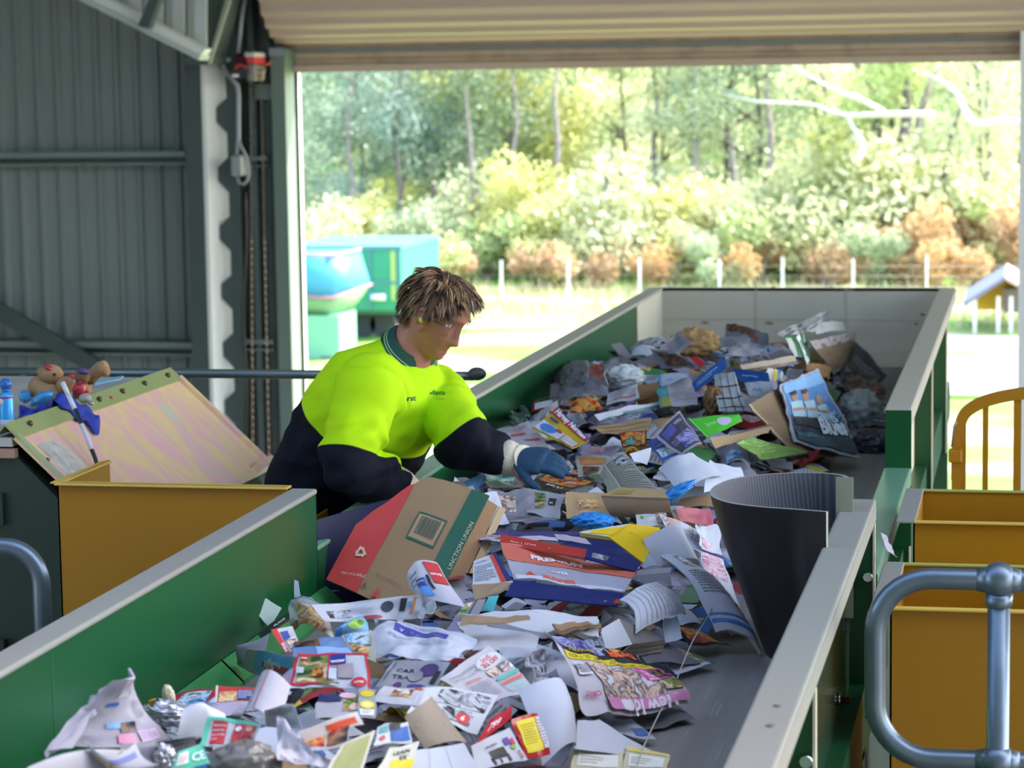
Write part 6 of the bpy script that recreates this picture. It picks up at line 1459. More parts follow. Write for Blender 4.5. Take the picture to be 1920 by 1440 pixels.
sheet('magazine', 'dark green magazine edge with white letters in front of the spiky card', 'magazine', [PY(484, 1186, 5.22), PY(556, 1134, 5.36), PY(560, 1150, 5.33), PY(492, 1200, 5.20)], '#1f3a2c', [('t', 'PLACE', 0.35, 0.35, 0.3, '#d0d8d0', 0, 0.03, 0.6), ('r', 0, 0, 1, 0.1, '#8a2a2e')], crumple=0.003)
sheet('paper_sheet', 'thin white paper spike standing up right of the spiky card', 'paper', [PY(553, 1090, 5.45), PY(560, 1092, 5.45), PY(566, 1132, 5.42), PY(553, 1136, 5.42)], WHITE, [], crumple=0.003)
sheet('magazine', 'glossy magazine bent under a clear plastic lid, left of the striped box', 'magazine', [(548, 1136, 0.13), (612, 1140, 0.13), (632, 1206, 0.085), (545, 1180, 0.09)], '#d0ccd2', [('p', 0.3, 0.15, 0.9, 0.6, 'food'), ('r', 0.0, 0.86, 0.9, 0.94, '#7aa6cc'), ('p', 0.0, 0.0, 0.9, 0.12, 'fire')], curl=(0.02, 0.01), rough=0.2, short='bent glossy magazine')
sheet('catalogue', 'wavy catalogue sheet with product pictures along the foot of the striped box', 'catalogue', [(585, 1134, 0.14), (800, 1112, 0.16), (782, 1160, 0.11), (612, 1166, 0.11)], '#d6d4dc', [('p', 0.08, 0.2, 0.3, 0.6, 'grey'), ('e', 0.66, 0.6, 0.06, 0.25, '#3c4254'), ('r', 0.78, 0.35, 0.84, 0.9, '#2c2a30'), ('r', 0.90, 0.2, 0.93, 0.9, '#c87840'), ('r', 0.86, 0.5, 0.89, 0.75, '#5a92cc'), ('e', 0.5, 0.15, 0.12, 0.10, '#b03a48'), ('l', 0.3, 0.4, 0.55, 0.7, 4, '#b0a8b4')], crumple=0.010, N=22, short='wavy product catalogue')
sheet('magazine_page', 'page with a green leaf picture on blue, in front of the wavy catalogue', 'magazine page', [(622, 1186, 0.115), (676, 1156, 0.13), (690, 1184, 0.11), (625, 1200, 0.095)], '#7fb0dc', [('e', 0.62, 0.5, 0.30, 0.36, '#8db84a'), ('e', 0.75, 0.5, 0.12, 0.2, '#5a7a3a'), ('r', 0.0, 0, 0.16, 1.0, '#3a7abc')], curl=(0.01, 0.01), short='green leaf page')
sheet('magazine_page', 'glossy brochure with tiny resort photos under the Certificate form', 'magazine page', [(640, 1195, 0.105), (700, 1190, 0.11), (706, 1246, 0.075), (660, 1228, 0.08)], '#cfc6b4', [('p', 0.1, 0.5, 0.9, 0.95, 'blue'), ('p', 0.1, 0.1, 0.8, 0.45, 'food')], rough=0.25)
sheet('newspaper', 'curled newspaper with the words New lover and a blue travel advert beside the striped box', 'newspaper', [(768, 1098, 0.16), (826, 1056, 0.20), (874, 1140, 0.14), (806, 1150, 0.11)], '#cdc8d2',
      [('t', 'New', 0.22, 0.80, 0.30, '#3a3642', 0, 0.0), ('t', 'lover', 0.10, 0.66, 0.34, '#3a3642', 0, 0.0), ('t', 'chos', 0.06, 0.52, 0.30, '#3a3642', 0, 0.0), ('r', 0.40, 0.14, 0.64, 0.62, '#5a94d8'), ('r', 0.38, 0.36, 0.62, 0.62, '#4a4890'), ('t', 'travel', 0.40, 0.50, 0.2, '#d8d6ec', 0, 0.03), ('r', 0.78, 0.45, 1.0, 0.95, '#b83a3c'), ('t', 'SAVE', 0.80, 0.66, 0.18, '#eedcdc', 0, 0.03), ('r', 0.68, 0.30, 0.74, 0.66, '#25222a')], curl=(0.03, 0.0), crumple=0.005, short='New lover newspaper', N=20)
sheet('paper_scrap', 'turquoise card scrap at the foot of the crushed carton', 'card', [(912, 1120, 0.10), (935, 1118, 0.10), (925, 1150, 0.075), (904, 1146, 0.075)], '#58bcbc', [])
sheet('flyer', 'narrow grey and olive flyers fanned beside the turquoise scrap', 'flyer', [(870, 1132, 0.10), (912, 1122, 0.10), (895, 1156, 0.075), (850, 1160, 0.075)], '#8d8c94', [('p', 0.05, 0.1, 0.4, 0.9, 'garden'), ('r', 0.5, 0.0, 0.6, 1.0, '#44444e')])
# ---- around the worker's hand and further back
sheet('flyer', 'yellow and red Harvey Norman flyer lying near the blue glove', 'flyer', [(1046, 764, 0.075), (1106, 826, 0.07), (1073, 841, 0.06), (997, 803, 0.06)], '#e6c02c',
      [('r', 0.0, 0.72, 1.0, 1.0, '#c02c3a'), ('r', 0.0, 0.965, 1.0, 1.0, '#3c3aa0'), ('t', 'Harvey Norman', 0.05, 0.80, 0.88, '#f4eaec', 0, 0.05, 0.9), ('r', 0.03, 0.05, 0.62, 0.42, '#dcdcec'), ('e', 0.28, 0.24, 0.2, 0.16, '#4a86d4'), ('r', 0.10, 0.55, 0.32, 0.64, '#3c3c80'), ('e', 0.5, 0.35, 0.08, 0.06, '#c03a4a'), ('r', 0.66, 0.04, 0.98, 0.40, '#d4c4d4')], crumple=0.002, short='Harvey Norman flyer')
sheet('flyer', 'white price flyer with red lines left of the Harvey Norman flyer', 'flyer', [(948, 806), (990, 790), (1030, 838), (950, 838)], '#cbc5cf', [('r', 0.15, 0.50, 0.6, 0.56, '#c24a50'), ('r', 0.5, 0.25, 0.9, 0.31, '#c24a50'), ('l', 0.1, 0.65, 0.8, 0.9, 5, '#c08a94')], 0.03, short='red lined price flyer')
sheet('newspaper', 'grey newspaper with a red square leaning on the far left green wall', 'newspaper', [(1036, 680, 0.10), (1142, 694, 0.10), (1144, 742, 0.04), (1040, 764, 0.0)], '#8f8a90', [('r', 0.80, 0.32, 0.99, 0.82, '#b8543e'), ('l', 0.15, 0.1, 0.7, 0.6, 12, '#6f6b74'), ('r', 0.76, 0.2, 0.79, 0.9, '#a9a4aa')], curl=(0.02, 0.02), crumple=0.010, thick=0.006, short='grey newspaper on the far left wall')
crumpled('plastic_bag', 'white carrier bag with a green corner beside the grey newspaper at the far left', 'plastic bag', 1172, 706, 66, mat('white_bag', '#c9cdc9', 0.4, 0, 0.4, 12, '#b0b8b4'), 0.03, 23, 'white carrier bag', (1.0, 0.8, 0.6), 0.25)
sheet('newspaper', 'newspaper with a teal strip and grey columns folded across a brown box', 'newspaper', [(1228, 735, 0.06), (1290, 702, 0.08), (1308, 760, 0.04), (1238, 768, 0.03)], '#a6a3aa', [('l', 0.4, 0.1, 0.95, 0.9, 12, '#827f8a'), ('r', 0.0, 0.0, 0.30, 1.0, '#3f7f86'), ('r', 0.05, 0.0, 0.3, 0.25, '#8a8a3c')], curl=(0.0, 0.015), short='teal stripe newspaper')
carton('small_box', 'small open brown box under the teal stripe newspaper', 'small brown box', [
    ('inner_panel', [H(1196, 722, .07), H(1232, 718, .07), H(1244, 738, .05), H(1190, 752, .04)], '#8d6a48', [], {}),
    ('front_panel', [H(1190, 742, .05), H(1244, 734, .05), H(1240, 756, .02), H(1196, 758, .02)], '#a37f58', [], {})])
sheet('newspaper', 'white flyer lying long in front of the small brown box', 'flyer', [(1112, 776, 0.04), (1236, 752, 0.05), (1240, 764, 0.03), (1120, 788, 0.02)], '#c9c6cc', [('r', 0.4, 0.0, 1.0, 0.45, '#35767c')], crumple=0.005)
sheet('cardboard_sheet', 'long ridged kraft cardboard strip behind the dark drink carton', 'cardboard', [(1106, 800), (1222, 782), (1216, 810), (1130, 815)], '#b5946c', [('r', 0, 0.3, 1, 0.34, '#94734e'), ('r', 0, 0.6, 1, 0.64, '#94734e')], 0.05, short='ridged kraft strip')
sheet('carton_panel', 'dark red and teal printed carton panel behind the purple newspaper', 'carton', [(1160, 815, 0.06), (1212, 812, 0.06), (1210, 842, 0.03), (1166, 842, 0.03)], '#3a1a1c', [('p', 0.05, 0.05, 0.95, 0.95, 'fire'), ('e', 0.35, 0.3, 0.2, 0.2, '#3f9a94')], rough=0.3, short='dark printed carton panel')
sheet('newspaper', 'purple and black newspaper page standing tilted in the middle of the belt', 'newspaper', [(1229, 816, 0.09), (1272, 770, 0.13), (1318, 834, 0.06), (1278, 858, 0.04)], '#a2a0ae', [('r', 0.06, 0.06, 0.94, 0.94, '#3f3c50'), ('r', 0.10, 0.62, 0.5, 0.86, '#4a4c8c'), ('p', 0.3, 0.1, 0.9, 0.5, 'purple'), ('t', 'WIN', 0.55, 0.75, 0.3, '#a8a4c4', 0, 0.02), ('l', 0.1, 0.3, 0.5, 0.5, 3, '#8a86b0')], crumple=0.003, curl=(0.008, 0.0), short='purple newspaper page')
sheet('flyer', 'blue advert page in front of the purple newspaper', 'flyer', [(1212, 832, 0.06), (1240, 816, 0.07), (1278, 852, 0.04), (1240, 866, 0.03)], '#4a60b0', [('p', 0.1, 0.1, 0.9, 0.5, 'blue'), ('t', 'ATT', 0.3, 0.6, 0.4, '#d0d6ec', 0, 0.02)])
sheet('paper_sheet', 'large blank white page in the middle of the belt beside the blue bag strip', 'paper', [(1235, 880, 0.05), (1300, 848, 0.08), (1360, 892, 0.05), (1272, 922, 0.03)], '#d6dae8', [], crumple=0.003, curl=(0.01, 0.0), short='large blank white page')
sheet('paper_sheet', 'second blank white page lying right of the large one', 'paper', [(1330, 866, 0.05), (1388, 876, 0.05), (1402, 904, 0.03), (1318, 925, 0.03)], '#cfd4e4', [], crumple=0.003)
sheet('paper_sheet', 'pointed white sheet behind the sepia newspaper fold', 'paper', [(1180, 850, 0.07), (1222, 838, 0.08), (1214, 872, 0.04), (1188, 866, 0.05)], '#d8dae6', [], crumple=0.002)
sheet('newspaper', 'sepia toned newspaper fold standing like a tent in front of the white pages', 'newspaper', [(1124, 888, 0.07), (1172, 846, 0.13), (1250, 934, 0.05), (1142, 926, 0.03)], '#b0aa9e', [('l', 0.35, 0.05, 0.95, 0.9, 16, '#7d776e'), ('p', 0.6, 0.75, 0.9, 0.95, 'grey'), ('r', 0.3, 0.0, 0.32, 1.0, '#d6d2d4')], crumple=0.004, curl=(0.01, 0.0), short='sepia newspaper fold')
carton('cardboard_tray', 'open brown cardboard tray in front of the sepia newspaper fold', 'brown cardboard tray', [
    ('front_panel', [H(1127, 929, .08), H(1254, 935, .08), H(1266, 975, .03), H(1146, 968, .03)], '#94765a', [('r', 0, 0.93, 1, 1, '#6a5440')], {'curl': (0.0, 0.01)}),
    ('inner_panel', [H(1160, 914, .09), H(1242, 918, .09), H(1254, 935, .08), H(1127, 929, .08)], '#c09f72', [('r', 0.1, 0.2, 0.4, 0.7, '#a5824f')], {})])
crumpled('plastic_bag', 'bright blue plastic bag crumpled in front of the brown cardboard tray', 'plastic bag', 1112, 976, 74, mat('bright_blue_bag', '#1d86d8', 0.28, 0, 0.4, 18, '#4aa8ec', spec=0.6), 0.03, 31, 'bright blue plastic bag', (1.0, 0.7, 0.36), 0.3)
o = crumpled('plastic_bag', 'strip of blue plastic wrapper on the large blank white page', 'plastic bag', 1262, 926, 84, mat('bright_blue_bag', '#1d86d8'), 0.045, 37, 'blue plastic strip', (0.95, 0.6, 0.22), 0.35, stretch_rot=0.55)
sheet('magazine', 'black magazine page lettered Wee with a hair photo, in front of the glove', 'magazine', [(1046, 928, 0.02), (984, 912, 0.03), (1022, 884, 0.03), (1122, 902, 0.03)], '#2a2a30', [('p', 0.1, 0.02, 0.9, 0.55, 'fire'), ('t', 'Wee', 0.18, 0.62, 0.45, '#d8d8de', 0, 0.02), ('t', 'GI', 0.2, 0.25, 0.2, '#c8c8cc', 0, 0.02)], crumple=0.003, rough=0.3, short='black Wee magazine')
sheet('newspaper', 'pale newspaper with a blue and teal picture between the worker and the striped box', 'newspaper', [(902, 880, 0.03), (1010, 884, 0.02), (1000, 915, 0.03), (905, 920, 0.02)], '#a9a2ae', [('p', 0.0, 0.15, 0.6, 0.6, 'teal'), ('p', 0.5, 0.5, 0.95, 0.95, 'people'), ('r', 0.0, 0.0, 0.06, 1.0, '#3a3a78')], crumple=0.007, short='teal picture newspaper')
sheet('flyer', 'light blue flyer corner left of the teal picture newspaper', 'flyer', [(866, 905, 0.04), (902, 890, 0.06), (905, 918, 0.02), (880, 920, 0.02)], '#6aa6dc', [('r', 0, 0, 0.4, 0.4, '#d0d4dc')])
sheet('newspaper', 'grey brown newspaper bundle right behind the striped box', 'newspaper', [(915, 925, 0.05), (1000, 928, 0.05), (1010, 975, 0.02), (912, 978, 0.02)], '#9c949c', [('p', 0.1, 0.5, 0.6, 0.9, 'people'), ('l', 0.1, 0.1, 0.9, 0.4, 6, '#77707c')], crumple=0.012, thick=0.006, short='grey brown newspaper bundle', N=20)
sheet('paper_sheet', 'white torn sheet hanging beside the green edge of the striped box', 'paper', [(905, 930, 0.09), (932, 925, 0.09), (952, 985, 0.03), (915, 990, 0.03)], '#cfd0dc', [], crumple=0.006)
sheet('newspaper', 'grey newspaper with black letters on top of kraft paper, left of the tray', 'newspaper', [(990, 920, 0.05), (1060, 928, 0.05), (1046, 972, 0.02), (990, 965, 0.02)], '#b2aeb4', [('p', 0.0, 0.3, 0.5, 0.9, 'garden'), ('r', 0.6, 0.5, 0.8, 0.8, '#2c2a30'), ('t', 'K', 0.63, 0.55, 0.12, '#d4d4d8', 0, 0.02)], crumple=0.006, short='black letter newspaper')
sheet('cardboard_sheet', 'kraft paper offcut with a photo print left of the cardboard tray', 'cardboard', [(1060, 925, 0.06), (1128, 922, 0.06), (1146, 965, 0.03), (1062, 975, 0.03)], '#c4a478', [('p', 0.3, 0.3, 0.8, 0.7, 'food')], crumple=0.004, short='kraft offcut')
sheet('flyer', 'orange headed flyer just right of the blue glove', 'flyer', [(1078, 852, 0.02), (1140, 856, 0.03), (1130, 890, 0.02), (1085, 892, 0.015)], '#cfc5c6', [('r', 0.15, 0.5, 0.95, 0.9, '#cf8a52'), ('p', 0.2, 0.05, 0.8, 0.4, 'dark')], crumple=0.004, short='orange headed flyer')
sheet('paper_sheet', 'pink tissue behind the rubber flap, right of the brown tray', 'paper', [(1268, 950, 0.05), (1330, 955, 0.04), (1340, 985, 0.02), (1280, 975, 0.02)], '#b05a68', [], crumple=0.008)
sheet('paper_sheet', 'torn white paper against the near side of the rubber flap', 'paper', [(1300, 985, 0.07), (1336, 990, 0.06), (1350, 1050, 0.03), (1305, 1030, 0.04)], '#d3d4de', [('p', 0.1, 0.1, 0.6, 0.4, 'pink')], crumple=0.010)
# ---- far pile
sheet('cardboard_sheet', 'large plain kraft board standing behind the Blues newspaper', 'cardboard', [(1404, 758, 0.11), (1520, 694, 0.16), (1600, 858, 0.02), (1488, 850, 0.03)], '#8f7658', [('r', 0.0, 0.0, 0.02, 1.0, '#a68c6a')], thick=0.003, short='large kraft board')
sheet('newspaper', 'newspaper front page with three people in blue shirts and the word Blues', 'newspaper', [(1463, 722, 0.155), (1534, 692, 0.19), (1610, 862, 0.03), (1490, 828, 0.06)], '#b9bac2',
      [('r', 0.04, 0.13, 0.97, 0.98, '#4f86be'), ('r', 0.04, 0.13, 0.97, 0.47, '#2c3b4a'), ('r', 0.05, 0.84, 0.96, 0.97, '#7fb0d8'), ('e', 0.22, 0.75, 0.06, 0.07, '#b08468'), ('e', 0.48, 0.74, 0.055, 0.07, '#b88c70'), ('e', 0.72, 0.66, 0.05, 0.06, '#b08468'), ('r', 0.10, 0.42, 0.36, 0.68, '#b4d6e2'), ('r', 0.38, 0.44, 0.60, 0.67, '#aacfde'), ('r', 0.62, 0.42, 0.82, 0.60, '#b0d2e0'), ('r', 0.12, 0.535, 0.62, 0.575, '#b88e74'), ('r', 0.60, 0.50, 0.84, 0.53, '#b08468'), ('r', 0.10, 0.30, 0.52, 0.44, '#2f3038'), ('e', 0.22, 0.805, 0.06, 0.03, '#4a3426'), ('e', 0.48, 0.80, 0.055, 0.03, '#5a3e2a'), ('t', 'Bondi', 0.56, 0.38, 0.30, '#cfe0ea', 0, 0.02), ('t', 'Blues', 0.52, 0.235, 0.42, '#e4eaf0', 0, 0.05), ('r', 0.04, 0.03, 0.97, 0.20, '#32525e'), ('l', 0.08, 0.12, 0.5, 0.18, 2, '#8fb0b8'), ('r', 0.6, 0.04, 0.95, 0.18, '#2a3a44')], crumple=0.005, thick=0.004, short='Blues newspaper', N=20)
crumpled('plastic_bag', 'clear grey plastic bag bulging right of the Blues newspaper', 'plastic bag', 1612, 770, 92, mat('clear_grey_bag', '#8f958e', 0.25, 0, 0.5, 10, '#6f756e', spec=0.7), 0.05, 41, 'clear grey bag', (0.8, 0.7, 0.75), 0.3)
crumpled('plastic_bag', 'black plastic bag on the belt beside the right wall end', 'plastic bag', 1640, 830, 78, mat('black_bag', '#2c2b30', 0.3, 0, 0.4, 9, '#45444a', spec=0.6), 0.03, 43, 'black plastic bag', (0.9, 0.8, 0.6), 0.3)
sheet('newspaper', 'dark newspaper with pale print beside the clear grey bag', 'newspaper', [(1632, 748, 0.06), (1676, 762, 0.05), (1672, 800, 0.02), (1634, 800, 0.03)], '#55525c', [('l', 0.1, 0.2, 0.9, 0.8, 6, '#a8a4b0')], crumple=0.006)
sheet('flyer', 'bright green leaflet with a white oval in the far heap', 'flyer', [(1290, 786, 0.09), (1386, 776, 0.10), (1392, 790, 0.08), (1326, 822, 0.05)], '#58c43c', [('e', 0.62, 0.52, 0.16, 0.30, '#b8b4c4'), ('t', 'lime', 0.2, 0.4, 0.25, '#8ee07a', 0.2, 0.02), ('r', 0.0, 0, 0.02, 1, '#8ee07a')], crumple=0.003, short='bright green leaflet')
sheet('cardboard_sheet', 'brown card underside below the bright green leaflet', 'cardboard', [(1330, 822, 0.06), (1448, 796, 0.08), (1440, 812, 0.06), (1340, 842, 0.03)], '#b39470', [('r', 0.3, 0.8, 1, 1, '#4a3a30')], crumple=0.003, short='brown card underside')
sheet('plastic_pouch', 'flat lime green plastic pouch in front of the Blues newspaper', 'pouch', [(1378, 832, 0.05), (1412, 818, 0.06), (1518, 852, 0.03), (1424, 864, 0.02)], '#8cb854', [('r', 0, 0, 1, 0.05, '#26262a'), ('l', 0.2, 0.3, 0.8, 0.7, 3, '#a8cc78')], crumple=0.005, rough=0.3, short='lime green pouch')
sheet('flyer', 'blue leaflet strip with pale lettering across the far heap', 'leaflet', [(1296, 718, 0.08), (1360, 668, 0.13), (1362, 692, 0.11), (1298, 740, 0.06)], '#2c5fa8', [('l', 0.15, 0.3, 0.75, 0.7, 2, '#9ab8dc')], crumple=0.002, short='blue leaflet strip')
sheet('paper_sheet', 'white and blue envelope behind the blue leaflet strip', 'envelope', [(1236, 706, 0.08), (1290, 704, 0.09), (1286, 726, 0.06), (1236, 728, 0.05)], '#b8bcc8', [('r', 0, 0, 0.08, 1, '#4a88b8'), ('l', 0.3, 0.4, 0.6, 0.6, 2, '#6a8ab0')])
sheet('magazine_page', 'black and white page with a wire fence pattern in the far heap', 'magazine page', [(1338, 706, 0.10), (1378, 700, 0.11), (1402, 770, 0.04), (1348, 776, 0.04)], '#b4b8be', [('r', 0.05, 0.10, 0.98, 0.13, '#2a2c32'), ('r', 0.05, 0.38, 0.98, 0.41, '#2a2c32'), ('r', 0.05, 0.66, 0.98, 0.69, '#2a2c32'), ('r', 0.25, 0.0, 0.28, 0.95, '#2a2c32'), ('r', 0.55, 0.0, 0.58, 0.95, '#2a2c32'), ('r', 0.84, 0, 0.87, 0.95, '#2a2c32')], crumple=0.004, short='wire fence page')
crumpled('paper_bag', 'crumpled brown paper bag between the teal newspaper and the fence page', 'paper bag', 1338, 752, 52, mat('brown_bag', '#7d5a3a', 0.8, 0, 0.4, 20, '#6a4a30'), 0.05, 47, 'crumpled brown bag', (0.6, 0.7, 0.95), 0.4)
sheet('cardboard_sheet', 'deep blue card between the fence page and the blue leaflet', 'card', [(1372, 690, 0.11), (1440, 700, 0.11), (1446, 722, 0.08), (1386, 716, 0.08)], '#1f4a88', [('l', 0.2, 0.4, 0.8, 0.6, 1, '#7a9ac8')])
sheet('newspaper', 'pale newspaper with a blue heading below the deep blue card', 'newspaper', [(1398, 716, 0.09), (1444, 716, 0.10), (1450, 748, 0.06), (1404, 744, 0.06)], '#a8acb4', [('t', 'AE', 0.2, 0.4, 0.4, '#4a88a8', 0, 0.03)])
crumpled('paper_bag', 'crumpled tan paper bag with white tape on the top left of the far heap', 'paper bag', 1304, 642, 74, mat('tan_bag', '#b08a58', 0.8, 0, 0.4, 20, '#96703f'), 0.05, 53, 'tan taped bag', (1.0, 0.7, 0.62), 0.45)
sheet('newspaper', 'grey newspaper propped at the top left of the far heap before the cream wall', 'newspaper', [(1236, 652, 0.10), (1272, 622, 0.14), (1296, 642, 0.11), (1250, 676, 0.06)], '#8d8a92', [('l', 0.1, 0.1, 0.9, 0.9, 10, '#6a6872')], crumple=0.004, short='propped grey newspaper')
sheet('newspaper', 'open newspaper with dark pictures curving along the left of the far heap', 'newspaper', [(1214, 652, 0.09), (1260, 662, 0.10), (1312, 690, 0.06), (1240, 690, 0.04)], '#7d7a84', [('p', 0.2, 0.1, 0.9, 0.8, 'dark'), ('r', 0.0, 0.92, 1, 1, '#c4c2c8')], crumple=0.006, thick=0.004, short='dark picture newspaper')
sheet('newspaper', 'light newspaper pleated across the upper middle of the far heap', 'newspaper', [(1346, 640, 0.10), (1400, 632, 0.12), (1428, 676, 0.06), (1372, 680, 0.06)], '#a5a3a8', [('l', 0.1, 0.1, 0.5, 0.9, 10, '#88868e')], crumple=0.010, short='pleated newspaper')
sheet('newspaper', 'dark topped newspaper at the crest of the far heap', 'newspaper', [(1362, 610, 0.12), (1440, 626, 0.12), (1444, 650, 0.09), (1360, 634, 0.09)], '#88858e', [('p', 0.05, 0.5, 0.7, 0.95, 'dark'), ('r', 0.55, 0.35, 0.75, 0.6, '#9a4a30')], crumple=0.006, short='dark topped newspaper')
sheet('newspaper', 'pale newspaper flap rising to a sharp point above the far heap', 'newspaper', [(1456, 626, 0.10), (1558, 582, 0.17), (1532, 620, 0.12), (1476, 640, 0.08)], '#c0bdc0', [('l', 0.1, 0.2, 0.5, 0.8, 5, '#9a979e')], crumple=0.004, curl=(0.006, 0), short='pointed newspaper flap')
sheet('paper_sheet', 'bright white curled sheet beside the pointed newspaper flap', 'paper', [(1532, 608, 0.12), (1576, 606, 0.12), (1596, 624, 0.09), (1528, 628, 0.09)], '#d6d4d0', [], curl=(0.015, 0.0))
sheet('plastic_bag', 'green and white bag lettered DRY near the top of the far heap', 'plastic bag', [(1470, 628, 0.12), (1512, 624, 0.13), (1520, 672, 0.06), (1488, 668, 0.06)], '#1d6a40', [('r', 0.0, 0.0, 0.30, 0.85, '#b8bcb8'), ('t', 'DRY', 0.52, 0.92, 0.85, '#dce4de', -PI/2+0.2, 0.04, 0.7)], crumple=0.006, rough=0.3, short='green DRY bag')
sheet('cardboard_sheet', 'brown cardboard with a pale upper edge at the right of the far heap', 'cardboard', [(1516, 640, 0.12), (1604, 622, 0.14), (1598, 680, 0.06), (1560, 696, 0.04)], '#8a7058', [('r', 0.0, 0.72, 1.0, 1.0, '#a89e9e')], thick=0.003, crumple=0.004, short='pale edged brown cardboard')
sheet('newspaper', 'black newspaper leaning at the right end of the far heap', 'newspaper', [(1604, 640, 0.13), (1664, 702, 0.06), (1642, 726, 0.02), (1590, 690, 0.06)], '#3a3840', [('l', 0.1, 0.3, 0.9, 0.6, 4, '#8d8a94'), ('r', 0.0, 0.94, 1.0, 1.0, '#8f8d94')], crumple=0.004, thick=0.003, short='black leaning newspaper')
sheet('newspaper', 'dark wet looking bundle of newspaper below the black leaning one', 'newspaper', [(1574, 700, 0.07), (1640, 712, 0.05), (1660, 742, 0.01), (1580, 738, 0.02)], '#4a4c56', [('p', 0.1, 0.1, 0.9, 0.9, 'dark'), ('r', 0.7, 0.2, 0.9, 0.4, '#a83030')], crumple=0.010)
sheet('cardboard_sheet', 'golden brown curved paper above the Blues newspaper', 'paper', [(1508, 684, 0.10), (1556, 690, 0.09), (1552, 720, 0.06), (1520, 708, 0.07)], '#9c7446', [], crumple=0.008, curl=(0.02, 0))
sheet('cardboard_sheet', 'flat white and brown layered card in the middle of the far heap', 'cardboard', [(1386, 686, 0.09), (1488, 668, 0.11), (1494, 684, 0.09), (1392, 700, 0.07)], '#b6a68e', [('r', 0.0, 0.0, 1.0, 0.35, '#5a4636')], crumple=0.005, thick=0.004)
sheet('newspaper', 'white striped packet with blue bands beneath the fence page', 'packet', [(1440, 690, 0.10), (1470, 696, 0.10), (1466, 716, 0.07), (1436, 712, 0.07)], '#c2c2b8', [('r', 0.4, 0, 0.6, 1, '#c8a83a'), ('r', 0.65, 0, 0.85, 1, '#3a6a98')])
sheet('newspaper', 'magazine tangle of orange and black curls left of the teal newspaper', 'magazine page', [(1066, 752, 0.04), (1118, 748, 0.05), (1130, 770, 0.03), (1072, 778, 0.02)], '#5a4436', [('p', 0.0, 0.0, 1.0, 1.0, 'fire')], crumple=0.014)
sheet('newspaper', 'white newspaper lined with grey and red text at the far left centre', 'newspaper', [(1142, 738, 0.06), (1196, 722, 0.08), (1200, 748, 0.05), (1136, 756, 0.04)], '#c2bfc4', [('l', 0.05, 0.1, 0.9, 0.9, 6, '#8a8890'), ('r', 0.2, 0.2, 0.9, 0.3, '#b86a6a')], crumple=0.006)
sheet('newspaper', 'crumpled newspaper against the left wall beyond the worker glove', 'newspaper', [(1008, 768, 0.07), (1042, 744, 0.10), (1050, 785, 0.03), (1012, 792, 0.02)], '#9d99a0', [('p', 0.2, 0.2, 0.7, 0.7, 'grey')], crumple=0.010)
sheet('plastic_bag', 'thin scrap of clear film curled against the left wall above the price flyer', 'plastic film', [(952, 770, 0.07), (985, 762, 0.08), (990, 800, 0.03), (958, 796, 0.03)], '#8d9a96', [('p', 0.1, 0.5, 0.5, 0.9, 'grey')], crumple=0.012, rough=0.2)
# string across the near heap
mb = MB()
pts = [on_heap(1338, 1128, 0.10), on_heap(1325, 1160, 0.08), on_heap(1300, 1200, 0.075), on_heap(1278, 1250, 0.05), on_heap(1262, 1290, 0.05), on_heap(1235, 1340, 0.05), on_heap(1205, 1405, 0.06), on_heap(1190, 1450, 0.06)]
mb.tube(catmull(pts, 6), 0.0014, 6); tag(mb.build('string', mat('pale_string', '#b8b2a8', 0.8)), 'thin pale string trailing across the right side of the near heap', 'string')
# torn paper on the right hand low wall
sheet('plastic_film', 'torn clear plastic strip stuck on the right low wall by the yellow bins', 'plastic film', [PY(1650, 1000, 5.95), PY(1660, 1005, 5.95), PY(1682, 1044, 5.7), PY(1664, 1032, 5.7)], '#c4bcc4', [], crumple=0.004)

